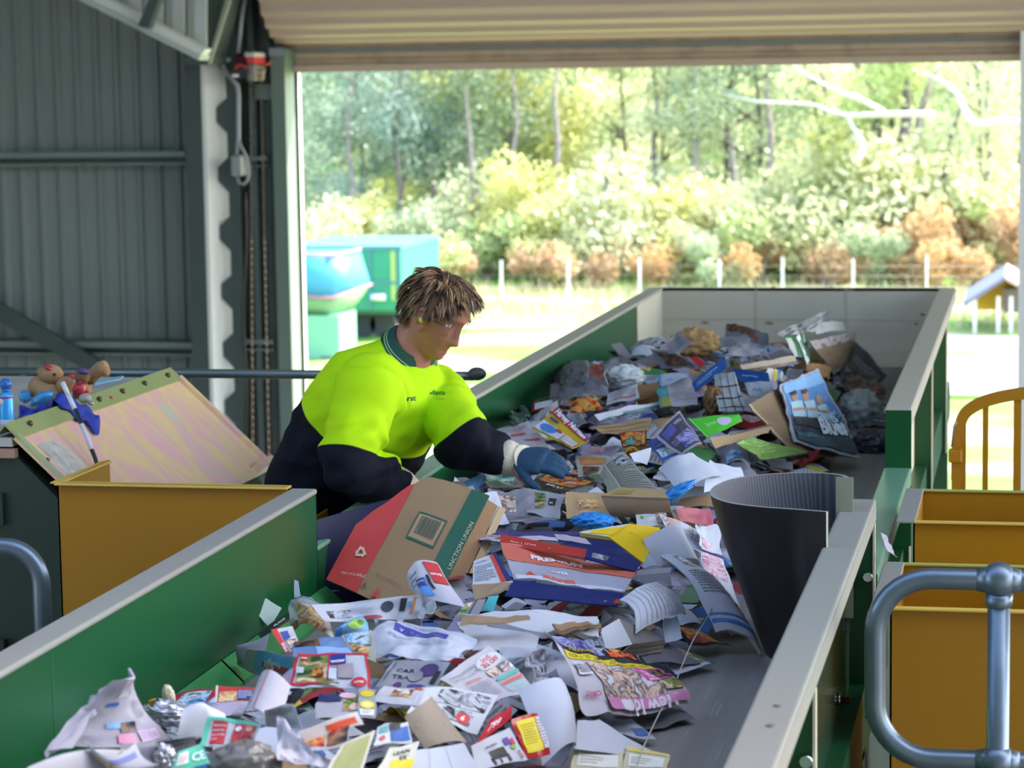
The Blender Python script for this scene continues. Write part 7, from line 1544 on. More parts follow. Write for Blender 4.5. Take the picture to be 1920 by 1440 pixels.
# ---- loose scraps between the larger pieces
random.seed(99)
KINDS_ = [('newsprint', 'newspaper scrap', NEWS, 4), ('grey newsprint', 'newspaper scrap', NEWS_D, 3), ('white', 'paper scrap', '#d9dae4', 5), ('kraft', 'card scrap', KRAFT, 2), ('red', 'flyer scrap', '#b8383c', 1.2), ('blue', 'flyer scrap', '#4a72b4', 1.6), ('green', 'flyer scrap', '#5a9a5c', 0.8), ('dark', 'magazine scrap', '#3a363c', 2), ('yellow', 'flyer scrap', '#d8bc3a', 0.8), ('lilac', 'leaflet scrap', '#b8acc4', 2)]
made = {}
cnt = 0; tries = 0
while cnt < 250 and tries < 4000:
    tries += 1
    y = 3.9+7.0*random.random()**0.9; x = random.uniform(-1.62, -0.62)
    h = heap_h(x, y)
    if h < 0.05: continue
    px, py = proj((x, y, BZ+h))
    if px < 60 or px > 1700 or py > 1450: continue
    if 590 < px < 1260 and 905 < py < 1130 and y < 6.3: continue
    adj, kd, colr, _w = random.choices(KINDS_, [k[3] for k in KINDS_])[0]
    w = random.uniform(0.06, 0.17); l = random.uniform(0.06, 0.15); yaw = random.uniform(0, 2*PI); tl_ = random.uniform(0.0, 0.45); td = random.uniform(-0.6, 0.6)
    ca, sa = math.cos(yaw), math.sin(yaw)
    if x < -1.40 and 4.8 < y < 5.75: continue
    if any(abs(px-q[1]) < 34 and abs(py-q[2]) < 14 for q in HEROES): continue
    c = Vector((x, y, BZ+h-0.026))
    # lean towards the open side so that the face shows
    up_ = Vector((math.sin(td)*tl_, -math.cos(td)*tl_, 1)).normalized()
    ex_ = Vector((ca, sa, 0)); ex_ = (ex_-up_*ex_.dot(up_)).normalized(); ey_ = up_.cross(ex_)
    C = [c-ex_*w/2*random.uniform(.7, 1.1)+ey_*l/2, c+ex_*w/2+ey_*l/2*random.uniform(.7, 1.1), c+ex_*w/2*random.uniform(.7, 1.1)-ey_*l/2, c-ex_*w/2-ey_*l/2*random.uniform(.7, 1.1)]
    lo = min(p.z for p in C)
    if lo < BZ+0.003: 
        for p in C: p.z += BZ+0.004-lo
    if min(p.x for p in C) < XL+0.008 or max(p.x for p in C) > XR-0.01 or max(p.y for p in C) > Y_END-0.01: continue
    pr = []
    if kd == 'newspaper scrap': pr = [('l', 0.08, 0.08, 0.48, 0.9, random.randint(5, 9), LN), ('l' if random.random() < 0.5 else 'p', 0.54, 0.1, 0.92, 0.9, 7 if False else 'grey')] if random.random() < 0.5 else [('l', 0.08, 0.1, 0.92, 0.7, 7, LN), ('r', 0.1, 0.78, 0.7, 0.88, '#4a4852')]
    elif kd == 'paper scrap': pr = [] if random.random() < 0.5 else [('l', 0.1, 0.2, 0.8, 0.8, random.randint(3, 7), '#9a9cb0')]
    elif kd in ('flyer scrap', 'magazine scrap', 'leaflet scrap'):
        pr = [('p', random.uniform(0.05, 0.4), random.uniform(0.05, 0.4), random.uniform(0.6, 0.95), random.uniform(0.6, 0.95), random.choice(list(PAL)))]
        if random.random() < 0.6: pr.append(('r', 0.0, random.uniform(0.7, 0.85), random.uniform(0.5, 1.0), 0.97, random.choice(('#c03038', '#d8bc2c', '#e6e4ea', '#2c4a9a', '#e6e4ea', '#2a282e'))))
    pr = [('p',)+q[1:5]+('grey',) if (q[0] == 'l' and len(q) == 6) else q for q in pr]
    pr = [q for q in pr if not (q[0] == 'l' and len(q) != 7)]
    # name the scrap by its nearest larger neighbour
    hn = min(HEROES, key=lambda q: (q[1]-px)**2+((q[2]-py)*1.6)**2)
    dx_, dy_ = px-hn[1], (py-hn[2])*1.6
    rel_ = ('right of' if dx_ > 0 else 'left of') if abs(dx_) > abs(dy_) else ('in front of' if dy_ > 0 else 'behind')
    lab = 'small %s %s %s the %s' % (adj, kd, rel_, hn[0])
    if made.get(lab, 0) >= 1: continue
    made[lab] = made.get(lab, 0)+1
    sheet('paper_scrap' if 'card' not in kd else 'card_scrap', lab, kd.split()[-1] if False else ('card' if 'card' in kd else 'paper'), C, colr, pr, crumple=random.choice((0.003, 0.006, 0.010)), curl=(random.uniform(-.015, .02), random.uniform(-.01, .02)), thick=0.001, group='loose scraps on the conveyor', N=10)
    cnt += 1
# ---- the mass of shredded bits beneath everything
mb = MB(); cols = [NEWS, NEWS_D, '#d4d5de', KRAFT, '#a84a4c', '#5a78b0', '#4a464c', '#c8b45a', '#b8aec4', '#6a8a68', '#8d8a90']
ms = [paper(c) for c in cols]
for k in range(5200):
    y = random.uniform(3.4, 11.3); x = random.uniform(-1.65, -0.5); h = heap_h(x, y)
    if h < 0.02: continue
    z = BZ+max(0.004, h*random.uniform(0.35, 1.0)-0.035)
    w = random.uniform(0.015, 0.05); l = random.uniform(0.015, 0.06)
    M4 = Matrix.Translation((x, y, z)) @ Matrix.Rotation(random.uniform(0, 6.28), 4, 'Z') @ Matrix.Rotation(random.uniform(-0.8, 0.8), 4, 'X') @ Matrix.Rotation(random.uniform(-0.5, 0.5), 4, 'Y')
    b_ = random.uniform(0.0, 0.02)
    q = [M4 @ Vector(p) for p in ((-w, -l, 0), (w, -l, 0), (w, 0, b_), (w*random.uniform(.5, 1), l, 0), (-w, l, 0), (-w, 0, b_))]
    if min(p.x for p in q) < XL+0.006 or max(p.x for p in q) > XR-0.01 or min(p.z for p in q) < BZ+0.001 or max(p.y for p in q) > Y_END-0.005: continue
    mb.add(q, [(0, 1, 2, 5), (5, 2, 3, 4)], random.choices(range(len(cols)), (6, 5, 6, 2.5, 1, 1.2, 3, .6, 2, .6, 3))[0])
o = mb.build('shredded_paper', ms); tag(o, 'mass of small torn paper bits filling the heap between the larger sheets', 'paper bits', None, 'stuff')
# packed core of the heap, below the loose bits
def core(u, v):
    x = XL+0.012+(XR-0.02-XL-0.012)*u; y = 3.3+8.1*v
    return Vector((x, y, BZ+max(0.0015, heap_h(x, y)*0.72-0.03+0.02*noise.noise(Vector((x*14, y*14, 3))))))
mb = MB(); mb.grid(core, 60, 260); kf = [k for k, f in enumerate(mb.f) if max(mb.v[i][2] for i in f) > BZ+0.004]; mb.f = [mb.f[k] for k in kf]; mb.m = [0]*len(kf); mb.s = [True]*len(kf)
o = mb.build('packed_paper', mat('packed_paper', '#8a8790', 0.8, 0, 0.8, 26, '#5a565e', bump=0.5, bscale=40)); tag(o, 'packed layer of crushed grey paper at the bottom of the heap', 'paper bits', None, 'stuff')
# ------------------------------------------------------------------ outside the door
def terrain(x, y):
    z = GZ
    if y > 56: z += (y-56)*0.055+((y-56)/60)**2*3.0
    return z+0.06*noise.noise(Vector((x*0.2, y*0.2, 0)))
GRS = bpy.data.materials.new('dry_grass_ground'); GRS.use_nodes = True
nt = GRS.node_tree; b = nt.nodes['Principled BSDF']; b.inputs['Roughness'].default_value = 0.95
tc = nt.nodes.new('ShaderNodeTexCoord'); mp = nt.nodes.new('ShaderNodeMapping'); mp.inputs['Scale'].default_value = (0.16, 0.30, 1)
n1 = nt.nodes.new('ShaderNodeTexNoise'); n1.inputs['Scale'].default_value = 1.6; n1.inputs['Detail'].default_value = 5
n2 = nt.nodes.new('ShaderNodeTexNoise'); n2.inputs['Scale'].default_value = 22; n2.inputs['Detail'].default_value = 5
rp = nt.nodes.new('ShaderNodeValToRGB'); e = rp.color_ramp.elements
e[0].position = 0.42; e[0].color = lin('#5f9e2c'); e[1].position = 0.60; e[1].color = lin('#c9bea6')
q = e.new(0.50); q.color = lin('#98b058')
mx = nt.nodes.new('ShaderNodeMix'); mx.data_type = 'RGBA'; mx.blend_type = 'MULTIPLY'; mx.inputs[0].default_value = 0.45
nt.links.new(tc.outputs['Object'], mp.inputs[0]); nt.links.new(mp.outputs[0], n1.inputs['Vector']); nt.links.new(tc.outputs['Object'], n2.inputs['Vector'])
nt.links.new(n1.outputs[0], rp.inputs[0]); nt.links.new(rp.outputs[0], mx.inputs[6]); nt.links.new(n2.outputs[1], mx.inputs[7]); nt.links.new(mx.outputs[2], b.inputs['Base Color'])
mb = MB(); mb.grid(lambda u, v: Vector((-50+110*u, WY+0.2+21*v, GZ-0.02 if True else 0)), 4, 4, 0, False)
mb2 = MB()
def gpt(u, v):
    x = -60+130*u; y = 40+110*v; return Vector((x, y, terrain(x, y)))
mb2.grid(gpt, 40, 60)
struct(mb.build('ground', GRS), 'sunlit grass and gravel yard outside the roller door')
HILL = mat('leaf_litter', '#c2a884', 0.95, 0, 0.8, 1.2, '#8fa060')
YARD = GRS
struct(mb2.build('ground', [GRS]), 'grassy slope rising to the bush beyond the yard')
struct(MB().box((-40, -14, GZ-0.12), (40, 2.0, GZ-0.02)).build('ground', mat('pale_gravel', '#a8a294', 0.9, 0, 0.5, 3, '#8d877a')), 'gravel apron in front of the shed')

LEAFM = []
def leafmat(name, c1, c2):
    m = bpy.data.materials.new(name); m.use_nodes = True; nt = m.node_tree; b = nt.nodes['Principled BSDF']
    b.inputs['Roughness'].default_value = 0.45
    oi = nt.nodes.new('ShaderNodeObjectInfo'); g = nt.nodes.new('ShaderNodeNewGeometry')
    mx = nt.nodes.new('ShaderNodeMix'); mx.data_type = 'RGBA'; mx.inputs[6].default_value = lin(c1); mx.inputs[7].default_value = lin(c2)
    nt.links.new(g.outputs['Random Per Island'], mx.inputs[0]); nt.links.new(mx.outputs[2], b.inputs['Base Color'])
    tr = nt.nodes.new('ShaderNodeBsdfTranslucent'); nt.links.new(mx.outputs[2], tr.inputs[0])
    ad = nt.nodes.new('ShaderNodeMixShader'); ad.inputs[0].default_value = 0.45
    out = nt.nodes['Material Output']; nt.links.new(b.outputs[0], ad.inputs[1]); nt.links.new(tr.outputs[0], ad.inputs[2]); nt.links.new(ad.outputs[0], out.inputs[0])
    return m
LF = [leafmat('gum_leaf', '#93a884', '#b8c49c'), leafmat('pale_leaf', '#bcc494', '#d8dab4'), leafmat('yellow_leaf', '#c8ca7c', '#dedca0'), leafmat('blue_green_leaf', '#849f90', '#a6b9a6'), leafmat('rusty_leaf', '#b8906a', '#ccb48a'), leafmat('lime_leaf', '#a8bb78', '#ccd69a')]
BARK = [mat('grey_bark', '#7a7068', 0.9, 0, 0.6, 6, '#a89c90'), mat('dark_bark', '#5c524c', 0.9, 0, 0.6, 6, '#7a6e66'), mat('white_bark', '#e2ddd6', 0.8, 0, 0.3, 5, '#c2b8ac')]
random.seed(5)
def leaf_cloud(clumps, n, ls, seed):
    rnd = random.Random(seed); mb = MB()
    for k in range(n):
        c, r = rnd.choices(clumps, [q[1]**2 for q in clumps])[0]
        d = Vector((rnd.gauss(0, 1), rnd.gauss(0, 1), rnd.gauss(0, 1)*0.8)); d = d.normalized()*r*(0.55+0.5*rnd.random())
        p = c+d; a = Vector((rnd.gauss(0, 1), rnd.gauss(0, 1), rnd.gauss(0, 1)-0.6)).normalized(); bq = a.orthogonal().normalized()
        w = ls*rnd.uniform(0.35, 0.6); l = ls*rnd.uniform(0.8, 1.4)
        mb.add([p-bq*w*0.5, p+a*l*0.5-bq*w*0.9, p+a*l, p+a*l*0.5+bq*w*0.9], [(0, 1, 2, 3)])
    return mb
def tree_proto(h, seed, lm, bm, dens=1500, ls=0.24, lean=0.0, low=0.45):
    rnd = random.Random(seed); mb = MB(); base = [Vector((0, 0, -0.4))]; p = Vector((0, 0, 0)); d = Vector((lean, 0, 1)).normalized()
    n = 7; pts = [Vector((0, 0, -0.4)), p]
    for i in range(n):
        d = (d+Vector((rnd.gauss(0, .10), rnd.gauss(0, .10), 0.12))).normalized(); p = p+d*(h/n); pts.append(p)
    r0 = h*0.0105; mb.tube(pts, [r0*1.25]+[r0*(1-0.11*i) for i in range(n+1)], 8)
    clumps = []
    for i in range(14):
        t = low+(1-low)*(i+0.5)/14; k = 1+t*n; i0 = min(n, int(k)); q = pts[i0]
        a = rnd.uniform(0, 2*PI); L_ = h*rnd.uniform(0.10, 0.24)*(1.2-0.5*t)
        e_ = q+Vector((math.cos(a)*L_, math.sin(a)*L_, L_*rnd.uniform(0.3, 0.9)))
        mid = (q+e_)/2+Vector((rnd.gauss(0, .1), rnd.gauss(0, .1), 0.1)); mb.tube([q, mid, e_], [r0*0.45, r0*0.3, r0*0.12], 6)
        clumps.append((e_, h*rnd.uniform(0.085, 0.14))); clumps.append((mid, h*rnd.uniform(0.05, 0.09)))
    clumps.append((pts[-1], h*0.12))
    return mb, leaf_cloud(clumps, dens, ls, seed)
def place(px, Y):
    r_ = ray(px, 400); x = r_.x/r_.y*Y; return Vector((x, Y, terrain(x, Y)))
def where(px):
    for lim, s in ((720, 'above the green trailer'), (900, 'above the worker'), (1060, 'right of the worker'), (1230, 'left of the cream wall'), (1420, 'above the cream wall, left part'), (1600, 'above the cream wall, right part'), (1790, 'beside the dead branches'), (9999, 'above the yellow shed')):
        if px < lim: return s
protos = []
specs = [(6.2, 1, 3, 0, 5200, .12, .05, .06), (7.0, 2, 0, 0, 5000, .12, -.05, .14), (6.4, 3, 1, 1, 5000, .12, .10, .12), (5.6, 4, 2, 0, 5000, .12, 0, .08), (8.0, 5, 1, 2, 3600, .11, .12, .25), (6.0, 6, 5, 1, 5000, .12, -.12, .10), (7.5, 7, 0, 1, 3200, .11, .18, .25)]
KIND = ['bushy blue green gum tree', 'tall grey green gum tree', 'pale leaved gum tree with a dark trunk', 'yellow green tree', 'slim white barked gum tree', 'lime green tree with a dark trunk', 'thin leaning gum tree with an open crown']
for h, sd_, lm, bk, dn, ls, le, lo in specs:
    tm, cm = tree_proto(h, sd_, lm, bk, dn, ls, le, lo)
    t = empty('gum_tree', (0, 0, 0)); tr = tm.build('trunk', BARK[bk], t); cr = cm.build('crown', LF[lm], t); protos.append([t, tr, cr, False])
def plant(k, pos, rz, s, label, cat, group):
    P = protos[k]
    if not P[3]: t, ch = P[0], None; P[3] = True
    else:
        t = P[0].copy(); COL.objects.link(t)
        for c in P[1:3]:
            d = c.copy(); COL.objects.link(d); d.parent = t
    t.location = pos; t.rotation_euler = (0, 0, rz); t.scale = (s, s, s); tag(t, label, cat, group)
rnd = random.Random(12)
rows = [(66, 'front'), (74, 'second'), (84, 'third'), (97, 'back')]
for Y, rn in rows:
    x = 470+rnd.uniform(0, 40)
    while x < 2000:
        Yj = Y+rnd.uniform(-3.0, 3.0)
        if x < 740: k = rnd.choice((0, 0, 1, 0))
        elif x < 1250: k = rnd.choice((1, 3, 3, 2, 5, 2))
        else: k = rnd.choice((2, 4, 6, 6, 4, 5))
        plant(k, place(x, Yj), rnd.uniform(0, 6.28), rnd.uniform(0.85, 1.2), '%s, %s row, %s' % (KIND[k], rn, where(x)), 'tree', 'trees beyond the yard')
        x += rnd.uniform(62, 112)*(66/Y)*(1.2 if (x > 1250 and Y < 80) else 1.0)
# far mass of foliage closing the view
clm = []
rnd2 = random.Random(8)
for i in range(420):
    px = rnd2.uniform(430, 2050); Y = rnd2.uniform(88, 112); q = place(px, Y); clm.append((q+Vector((0, 0, rnd2.uniform(-1, 8))), rnd2.uniform(0.9, 1.8)))
mb = leaf_cloud(clm, 60000, 0.30, 77)
tag(mb.build('foliage', LF[1]), 'distant pale mass of foliage closing the view behind the trees', 'foliage', None, 'stuff')
clm = []
for i in range(260):
    px = rnd2.uniform(430, 2050); Y = rnd2.uniform(59, 90); q = place(px, Y); clm.append((q+Vector((0, 0, rnd2.uniform(-0.1, 0.9))), rnd2.uniform(0.4, 0.9)))
mb = leaf_cloud(clm, 42000, 0.11, 78)
tag(mb.build('undergrowth', LF[2]), 'sunlit undergrowth between the trunks beyond the fence', 'undergrowth', None, 'stuff')
# shrubs
sprot = []
for i, (lm, hh) in enumerate(((2, 1.6), (1, 1.9), (5, 1.3), (4, 1.2), (0, 1.7))):
    r3 = random.Random(40+i); cl = [(Vector((r3.gauss(0, .55), r3.gauss(0, .4), hh*r3.uniform(0.25, 0.8))), hh*r3.uniform(0.2, 0.34)) for _ in range(9)]
    t = empty('shrub', (0, 0, 0)); tm = MB()
    for k in range(6):
        e_ = cl[k][0]; tm.tube([Vector((0, 0, -0.2)), e_*0.5+Vector((0, 0, 0.1)), e_], [0.03, 0.02, 0.008], 6)
    tr = tm.build('stem', BARK[0], t); cr = leaf_cloud(cl, 2200, 0.09, 60+i).build('foliage_mass', LF[lm], t); sprot.append([t, tr, cr, False])
SK = ['yellow flowering shrub', 'pale green rounded shrub', 'lime green low shrub', 'rusty brown bracken clump', 'grey green shrub']
def shrub(k, px, Y, s):
    P = sprot[k]
    if not P[3]: t = P[0]; P[3] = True
    else:
        t = P[0].copy(); COL.objects.link(t)
        for c in P[1:3]: d = c.copy(); COL.objects.link(d); d.parent = t
    t.location = place(px, Y); t.rotation_euler = (0, 0, rnd.uniform(0, 6.28)); t.scale = (s, s, s)
    tag(t, '%s %s %s' % (SK[k], 'just behind the fence' if Y < 61 else 'at the foot of the trees', where(px)), 'shrub', 'shrubs along the fence')
for px, Y, k, s in ((600, 60, 1, 1.2), (680, 62, 0, 1.2), (780, 60, 4, 1.1), (850, 63, 1, 1.4), (910, 60, 2, 1.3), (985, 62, 0, 1.8), (1040, 60, 0, 1.3), (1120, 61, 1, 1.7), (1165, 60, 1, 1.2), (1220, 62, 5 % 5, 1.3), (1290, 61, 0, 1.5), (1350, 63, 3, 1.8), (1400, 61, 1, 1.3), (1450, 62, 2, 1.8), (1520, 61, 1, 1.7), (1590, 63, 0, 2.2), (1650, 61, 1, 1.9), (1690, 62, 2, 1.6), (1740, 61, 3, 1.7), (1790, 63, 1, 1.9), (1850, 61, 3, 1.7), (1900, 62, 2, 1.9), (1010, 58.8, 3, 0.9), (1080, 58.6, 3, 1.0), (1260, 58.8, 3, 1.0), (1330, 58.6, 4, 0.8), (1420, 58.8, 3, 1.0), (1550, 58.8, 3, 1.0), (1640, 58.6, 4, 0.9), (1760, 58.8, 3, 1.1), (1880, 58.8, 3, 1.1), (560, 59, 2, 1.2), (730, 59, 3, 1.0), (820, 59, 3, 0.9)):
    shrub(k, px, Y, s)
# straw coloured tall grass before the fence
mb = MB(); r4 = random.Random(3)
for k in range(5200):
    px = r4.uniform(700, 1960); Y = r4.uniform(51, 58); q = place(px, Y); h_ = r4.uniform(0.15, 0.5); a = r4.uniform(0, PI); w = 0.014
    dxy = Vector((math.cos(a)*w, math.sin(a)*w, 0)); top = q+Vector((r4.gauss(0, .1), r4.gauss(0, .1), h_))
    mb.add([q-dxy, q+dxy, top], [(0, 1, 2)])
tag(mb.build('grass', mat('straw_grass', '#d8c8a0', 0.9, 0, 0.6, 2, '#c8b0a0')), 'tall straw coloured grass in front of the fence', 'grass', None, 'stuff')
# fence: white posts and wires
YFN = 56.5
for px, yt, yb in ((1198, 484, 530), (1348, 486, 530), (1467, 482, 530), (1738, 478, 530), (938, 488, 540), (1600, 486, 530), (1064, 487, 530)):
    c = place(px, YFN); zt = atY(px, yt, YFN).z
    tag(MB().box((c.x-0.024, YFN-0.024, c.z-0.2), (c.x+0.024, YFN+0.024, zt)).build('fence_post', mat('white_post', '#e8e6e2', 0.7)), 'white fence post in the straw grass %s' % ({1198: 'just left of the cream end wall', 1348: 'above the left part of the cream end wall', 1467: 'above the middle of the cream end wall', 1738: 'above the right end of the cream end wall', 938: "right of the worker's head", 1600: 'above the right part of the cream end wall', 1064: 'left of the conveyor, halfway to the worker'}[px]), 'fence post', 'fence posts')
mb = MB()
for dz in (0.25, 0.5, 0.72):
    c0, c1 = place(640, YFN), place(2000, YFN); mb = MB(); mb.tube([Vector((c0.x, YFN, GZ+dz+0.1)), Vector((c1.x, YFN, GZ+dz+0.1))], 0.005, 5)
    tag(mb.build('fence_wire', mat('wire', '#8a8a8a', 0.5, 0.5)), '%s straight fence wire running behind the straw grass' % {0.25: 'lowest', 0.5: 'middle', 0.72: 'top'}[dz], 'wire')
# white fallen branches hanging among the trees at right
def branch(name, pts, r0, label, Y=60.5, m=2):
    P = [atY(x, y, Y+0.5*i) for i, (x, y) in enumerate(pts)]; S_ = catmull(P, 4); n = len(S_)
    mb = MB(); mb.tube(S_, [max(0.02, r0*(1-0.75*i/n)) for i in range(n)], 8); tag(mb.build(name, BARK[m]), label, 'branch')
branch('dead_branch', [(1960, 232), (1880, 228), (1830, 232), (1808, 205), (1790, 170), (1750, 145), (1700, 130), (1690, 132)], 0.10, 'thick white dead branch bending up to the left at the right edge')
branch('dead_branch', [(1750, 214), (1680, 214), (1600, 216), (1560, 210), (1520, 196), (1420, 190), (1350, 175)], 0.075, 'long level white dead branch through the middle of the trees')
branch('dead_branch', [(1660, 212), (1625, 192), (1570, 170), (1530, 150), (1488, 124)], 0.07, 'slanting white dead branch rising to the left above the level one')
branch('dead_branch', [(1600, 176), (1650, 208), (1700, 216)], 0.05, 'short white fork below the slanting dead branch')
branch('dead_branch', [(1610, 300), (1618, 270), (1600, 240), (1588, 220), (1560, 200)], 0.07, 'upright pale forked branch standing under the level dead branch')
# visible trunks at right
for i, (pts, r0, m, lab) in enumerate((([(1655, 300), (1645, 250), (1640, 190), (1625, 150), (1600, 110)], 0.17, 1, 'dark leaning trunk left of the thick white branch'), ([(1690, 285), (1700, 220), (1695, 140), (1700, 100)], 0.18, 1, 'thick dark upright trunk behind the slanting dead branch'), ([(1715, 320), (1722, 240), (1740, 170), (1765, 120)], 0.14, 0, 'grey trunk leaning to the right beneath the thick white branch'), ([(1768, 365), (1775, 300), (1790, 240), (1800, 200)], 0.12, 1, 'dark trunk with a lean above the yellow shed'), ([(1384, 372), (1375, 310), (1370, 260), (1360, 240)], 0.09, 0, 'slim grey trunk above the middle of the cream end wall'), ([(1440, 340), (1446, 260), (1438, 180), (1442, 110)], 0.10, 0, 'straight grey trunk left of the slanting dead branch'), ([(810, 480), (806, 420), (812, 360), (806, 300)], 0.10, 1, "dark trunk rising above the worker's head"), ([(890, 400), (886, 330), (880, 250), (872, 160)], 0.10, 0, "tall grey trunk to the upper right of the worker's head"), ([(1132, 390), (1140, 330), (1150, 270)], 0.09, 1, 'short dark trunk left of the cream end wall'), ([(745, 440), (750, 360), (742, 280), (748, 200)], 0.08, 1, 'thin dark trunk above the right end of the green trailer'), ([(968, 380), (962, 300), (970, 220), (960, 140)], 0.08, 0, 'thin grey trunk midway between the worker and the cream end wall'), ([(1040, 350), (1046, 270), (1040, 180), (1050, 110)], 0.09, 0, 'grey trunk right of the midway thin one'), ([(1232, 350), (1226, 280), (1232, 200), (1224, 120)], 0.08, 1, 'dark trunk above the left corner of the cream end wall'), ([(1300, 340), (1306, 260), (1298, 190), (1304, 120)], 0.08, 0, 'slim pale trunk above the left part of the cream end wall'), ([(1545, 330), (1538, 270), (1548, 200), (1540, 130)], 0.09, 1, 'dark trunk under the left end of the slanting dead branch'), ([(1850, 350), (1856, 290), (1848, 220), (1856, 130)], 0.10, 0, 'grey trunk above the roof of the yellow shed'), ([(655, 420), (660, 340), (652, 250), (660, 160)], 0.08, 0, 'grey trunk above the middle of the green trailer'))):
    branch('tree_trunk', pts, r0, lab, 62.5, m)
# rocks
for i, (px, py, s) in enumerate(((925, 606, 13), (955, 603, 17), (985, 604, 14), (1018, 603, 18), (1045, 601, 14), (1068, 599, 12), (895, 608, 11))):
    c = atZ(px, py, GZ); k = s*c.y/F
    mb = MB(); mb.grid(lambda u, v, sd_=i: c+Vector((k*1.2*math.cos(PI*(v-.5))*math.cos(2*PI*u), k*0.8*math.cos(PI*(v-.5))*math.sin(2*PI*u), k*0.5*math.sin(PI*(v-.5))))*(1+0.3*noise.noise(Vector((math.cos(2*PI*u), math.sin(2*PI*u), v*2+sd_*3)))), 16, 10)
    tag(mb.build('rock', mat('pale_rock', '#d2cdc6', 0.9, 0, 0.5, 3, '#a8a29a')), ('third', 'fourth', 'fifth', 'sixth', 'seventh', 'eighth', 'second')[i]+' pale rock counted rightwards in the row behind the worker' if False else ['pale rock in the row on the grass, second from the left', 'pale rock in the row on the grass, third from the left', 'pale rock in the row on the grass, fourth from the left', 'large pale rock in the row on the grass, third from the right', 'pale rock in the row on the grass, second from the right', 'small pale rock at the right end of the row on the grass', 'small pale rock at the left end of the row on the grass'][i], 'rock', 'rocks on the grass')
# green trailer
YT = 48.0
def T(x, y, Y=YT): return atY(x, y, Y)
g1 = mat('trailer_green', '#3a9070', 0.5, 0, 0.4, 2, '#2f8062'); g2 = mat('trailer_rail', '#4a7f86', 0.5)
tz0, tz1 = T(650, 582).z, T(650, 466).z; x0, x1 = T(540, 500).x, T(752, 500).x
t = thing('trailer', ((x0+x1)/2, YT, GZ), 'green high sided box trailer parked outside beyond the worker', 'trailer')
MB().box((x0, YT, tz0), (x1, YT+3.2, tz1)).build('body', g1, t)
MB().box((x0, YT-0.04, tz1-0.03), (x1+0.02, YT+3.2, tz1+0.05)).build('top_rail', g2, t)
MB().box((x0, YT-0.03, T(650, 530).z-0.03), (x1, YT, T(650, 530).z+0.03)).build('middle_rail', g2, t)
for x in (643, 694, 748): MB().box((T(x, 500).x-0.025, YT-0.035, tz0), (T(x, 500).x+0.025, YT, tz1)).build('rib', g2, t)
MB().box((T(733, 500).x, YT-0.02, tz0+0.2), (T(742, 500).x, YT, tz1-0.05)).build('yellow_stripe', mat('stripe_olive', '#a8b86a', 0.5), t)
MB().box((x0, YT+0.1, tz0-0.08), (x1-0.1, YT+3.0, tz0)).build('chassis', mat('chassis_dark', '#3f6a60', 0.6), t)
for x in (668, 705):
    c = T(x, 596)
    for yy in (YT+0.5, YT+2.4):
        mb = MB(); mb.tube([(c.x, yy, GZ+0.26), (c.x, yy+0.18, GZ+0.26)], 0.26, 20); w_ = mb.build('wheel', mat('tyre', '#3a3a42', 0.8), t)
a, bq = T(699, 563), T(724, 550); mb = MB(); mb.tube([(a.x, YT-0.1, (a.z+bq.z)/2), (bq.x, YT-0.1, (a.z+bq.z)/2)], 0.065, 14); mb.build('tank', mat('white_tank', '#e4e2ee', 0.4), t)
# blue and green skip in front of it
YS2 = 44.5
def K(x, y, Y=YS2): return atY(x, y, Y)
t = thing('skip_bin', (K(600, 600).x, YS2, GZ), 'blue and olive tapered skip bin standing before the green trailer', 'skip bin')
xl_ = K(500, 500).x; zA, zB, zC, zD = K(600, 480).z, K(600, 552).z, K(600, 590).z, GZ
def hull(rows):
    mb = MB(); mb.loft([[Vector(p) for p in r_] for r_ in rows]); return mb
xr0, xr1, xr2 = K(622, 480).x, K(658, 540).x, K(640, 590).x
hull([[(xl_, YS2+0.05, zB), (xr1-0.3, YS2-0.15, zB-0.04), (xr1, YS2+1.4, zB+0.08), (xl_, YS2+1.4, zB+0.08)], [(xl_, YS2+0.25, zA), (xr0-0.02, YS2+0.12, zA-0.02), (xr0+0.18, YS2+1.3, zA+0.03), (xl_, YS2+1.3, zA+0.03)]]).build('upper_body', mat('skip_blue', '#3f94bc', 0.45, 0, 0.3, 2, '#559fbe'), t)
hull([[(xl_, YS2+0.3, zC-0.02), (xr2-0.28, YS2+0.2, zC-0.1), (xr2-0.1, YS2+1.2, zC), (xl_, YS2+1.2, zC)], [(xl_, YS2+0.05, zB), (xr1-0.3, YS2-0.15, zB-0.04), (xr1, YS2+1.4, zB+0.08), (xl_, YS2+1.4, zB+0.08)]]).build('lower_body', mat('skip_olive', '#64906c', 0.5, 0, 0.4, 2, '#8aa070'), t)
MB().box((xl_, YS2+0.0, GZ), (xr2-0.05, YS2+1.2, zC-0.02)).build('base', mat('skip_base', '#74b093', 0.5), t)
a = K(612, 613); MB().box((a.x-0.12, YS2-0.02, GZ), (a.x+0.08, YS2+0.1, GZ+0.06)).build('foot', mat('foot_dark', '#5a6a72', 0.6), t)
mb = MB(); mb.tube([(xl_, YS2+0.0, zB-0.01), (xr1-0.3, YS2-0.2, zB-0.05), (xr1+0.02, YS2+1.4, zB+0.07)], 0.025, 6); mb.build('seam', mat('skip_seam', '#a06a78', 0.6), t)
mb = MB(); mb.tube([(xl_, YS2+0.2, zA+0.01), (xr0, YS2+0.08, zA), (xr0+0.2, YS2+1.3, zA+0.04)], 0.025, 6); mb.build('rim', mat('skip_seam', '#a06a78'), t)
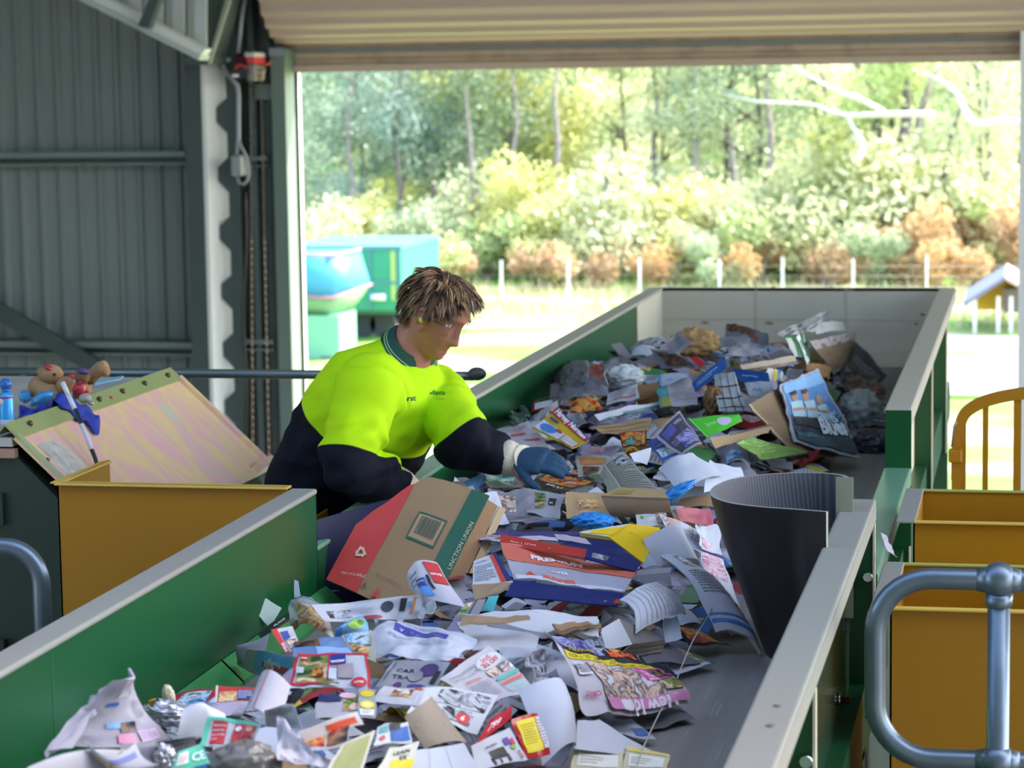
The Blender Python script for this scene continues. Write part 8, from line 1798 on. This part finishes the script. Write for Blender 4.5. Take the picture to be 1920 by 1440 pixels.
# small yellow shed at the right
YO = 50.0
def O(x, y, Y=YO): return atY(x, y, Y)
t = thing('yellow_shed', (O(1870, 600).x, YO, GZ), 'small yellow open shed with a dark sloping roof at the right edge', 'shed')
a, bq, c, d = O(1806, 566), O(1885, 516), O(1960, 560), O(1800, 592)
yw = mat('shed_yellow', '#e0ae3a', 0.7)
mb = MB(); mb.prism([(O(1822, 570).x, O(1822, 592).z), (O(1824, 565).x, O(1824, 562).z), (bq.x, bq.z-0.08), (O(1960, 560).x, O(1960, 560).z), (O(1960, 592).x, O(1960, 592).z)], YO+1.2, YO+1.3); mb.build('gable_wall', yw, t)
mb = MB(); mb.prism([(a.x, a.z), (bq.x, bq.z), (bq.x, bq.z-0.07), (a.x+0.03, a.z-0.08)], YO-0.2, YO+3.0); mb.build('roof', mat('shed_roof', '#6a7088', 0.6), t)
mb = MB(); mb.prism([(bq.x, bq.z), (c.x, c.z), (c.x, c.z-0.07), (bq.x, bq.z-0.07)], YO-0.2, YO+3.0); mb.build('roof', mat('shed_roof2', '#c8a89c', 0.6), t)
for x in (1828, 1872, 1896): q = O(x, 560); MB().box((q.x-0.035, YO, GZ), (q.x+0.035, YO+0.07, O(x, 556).z)).build('post', mat('white_post', '#e8e6e2'), t)
MB().box((O(1880, 580).x, YO+0.4, O(1880, 590).z), (O(1930, 580).x, YO+1.0, O(1880, 545).z)).build('machine', mat('shed_inside', '#7a7078', 0.7), t)
# ------------------------------------------------------------------ light, sky, exposure
W = bpy.data.worlds.new('world'); SC.world = W; W.use_nodes = True
nt = W.node_tree; bg = nt.nodes['Background']
sky = nt.nodes.new('ShaderNodeTexSky'); sky.sky_type = 'NISHITA'; sky.sun_disc = False
sky.sun_elevation = math.radians(48); sky.sun_rotation = math.radians(60); sky.air_density = 1.0; sky.dust_density = 2.5; sky.ozone_density = 1.0
nt.links.new(sky.outputs[0], bg.inputs[0]); bg.inputs[1].default_value = 0.42
sd = bpy.data.lights.new('sun', 'SUN'); sd.energy = 6.0; sd.angle = math.radians(0.6); sd.color = (1.0, 0.95, 0.86)
so = bpy.data.objects.new('sun', sd); COL.objects.link(so)
# sun stands to the right and a little beyond the shed
dirv = Vector((0.66, 0.55, 0.95)).normalized()
so.rotation_euler = dirv.to_track_quat('Z', 'Y').to_euler(); so.location = (20, 10, 30)
vs = SC.view_settings
vs.view_transform = 'Standard'; vs.look = 'None'; vs.gamma = 1.0; vs.exposure = 1.32; vs.use_curve_mapping = False
SC.cycles.max_bounces = 8; SC.cycles.transparent_max_bounces = 12
SC.cycles.use_denoising = True
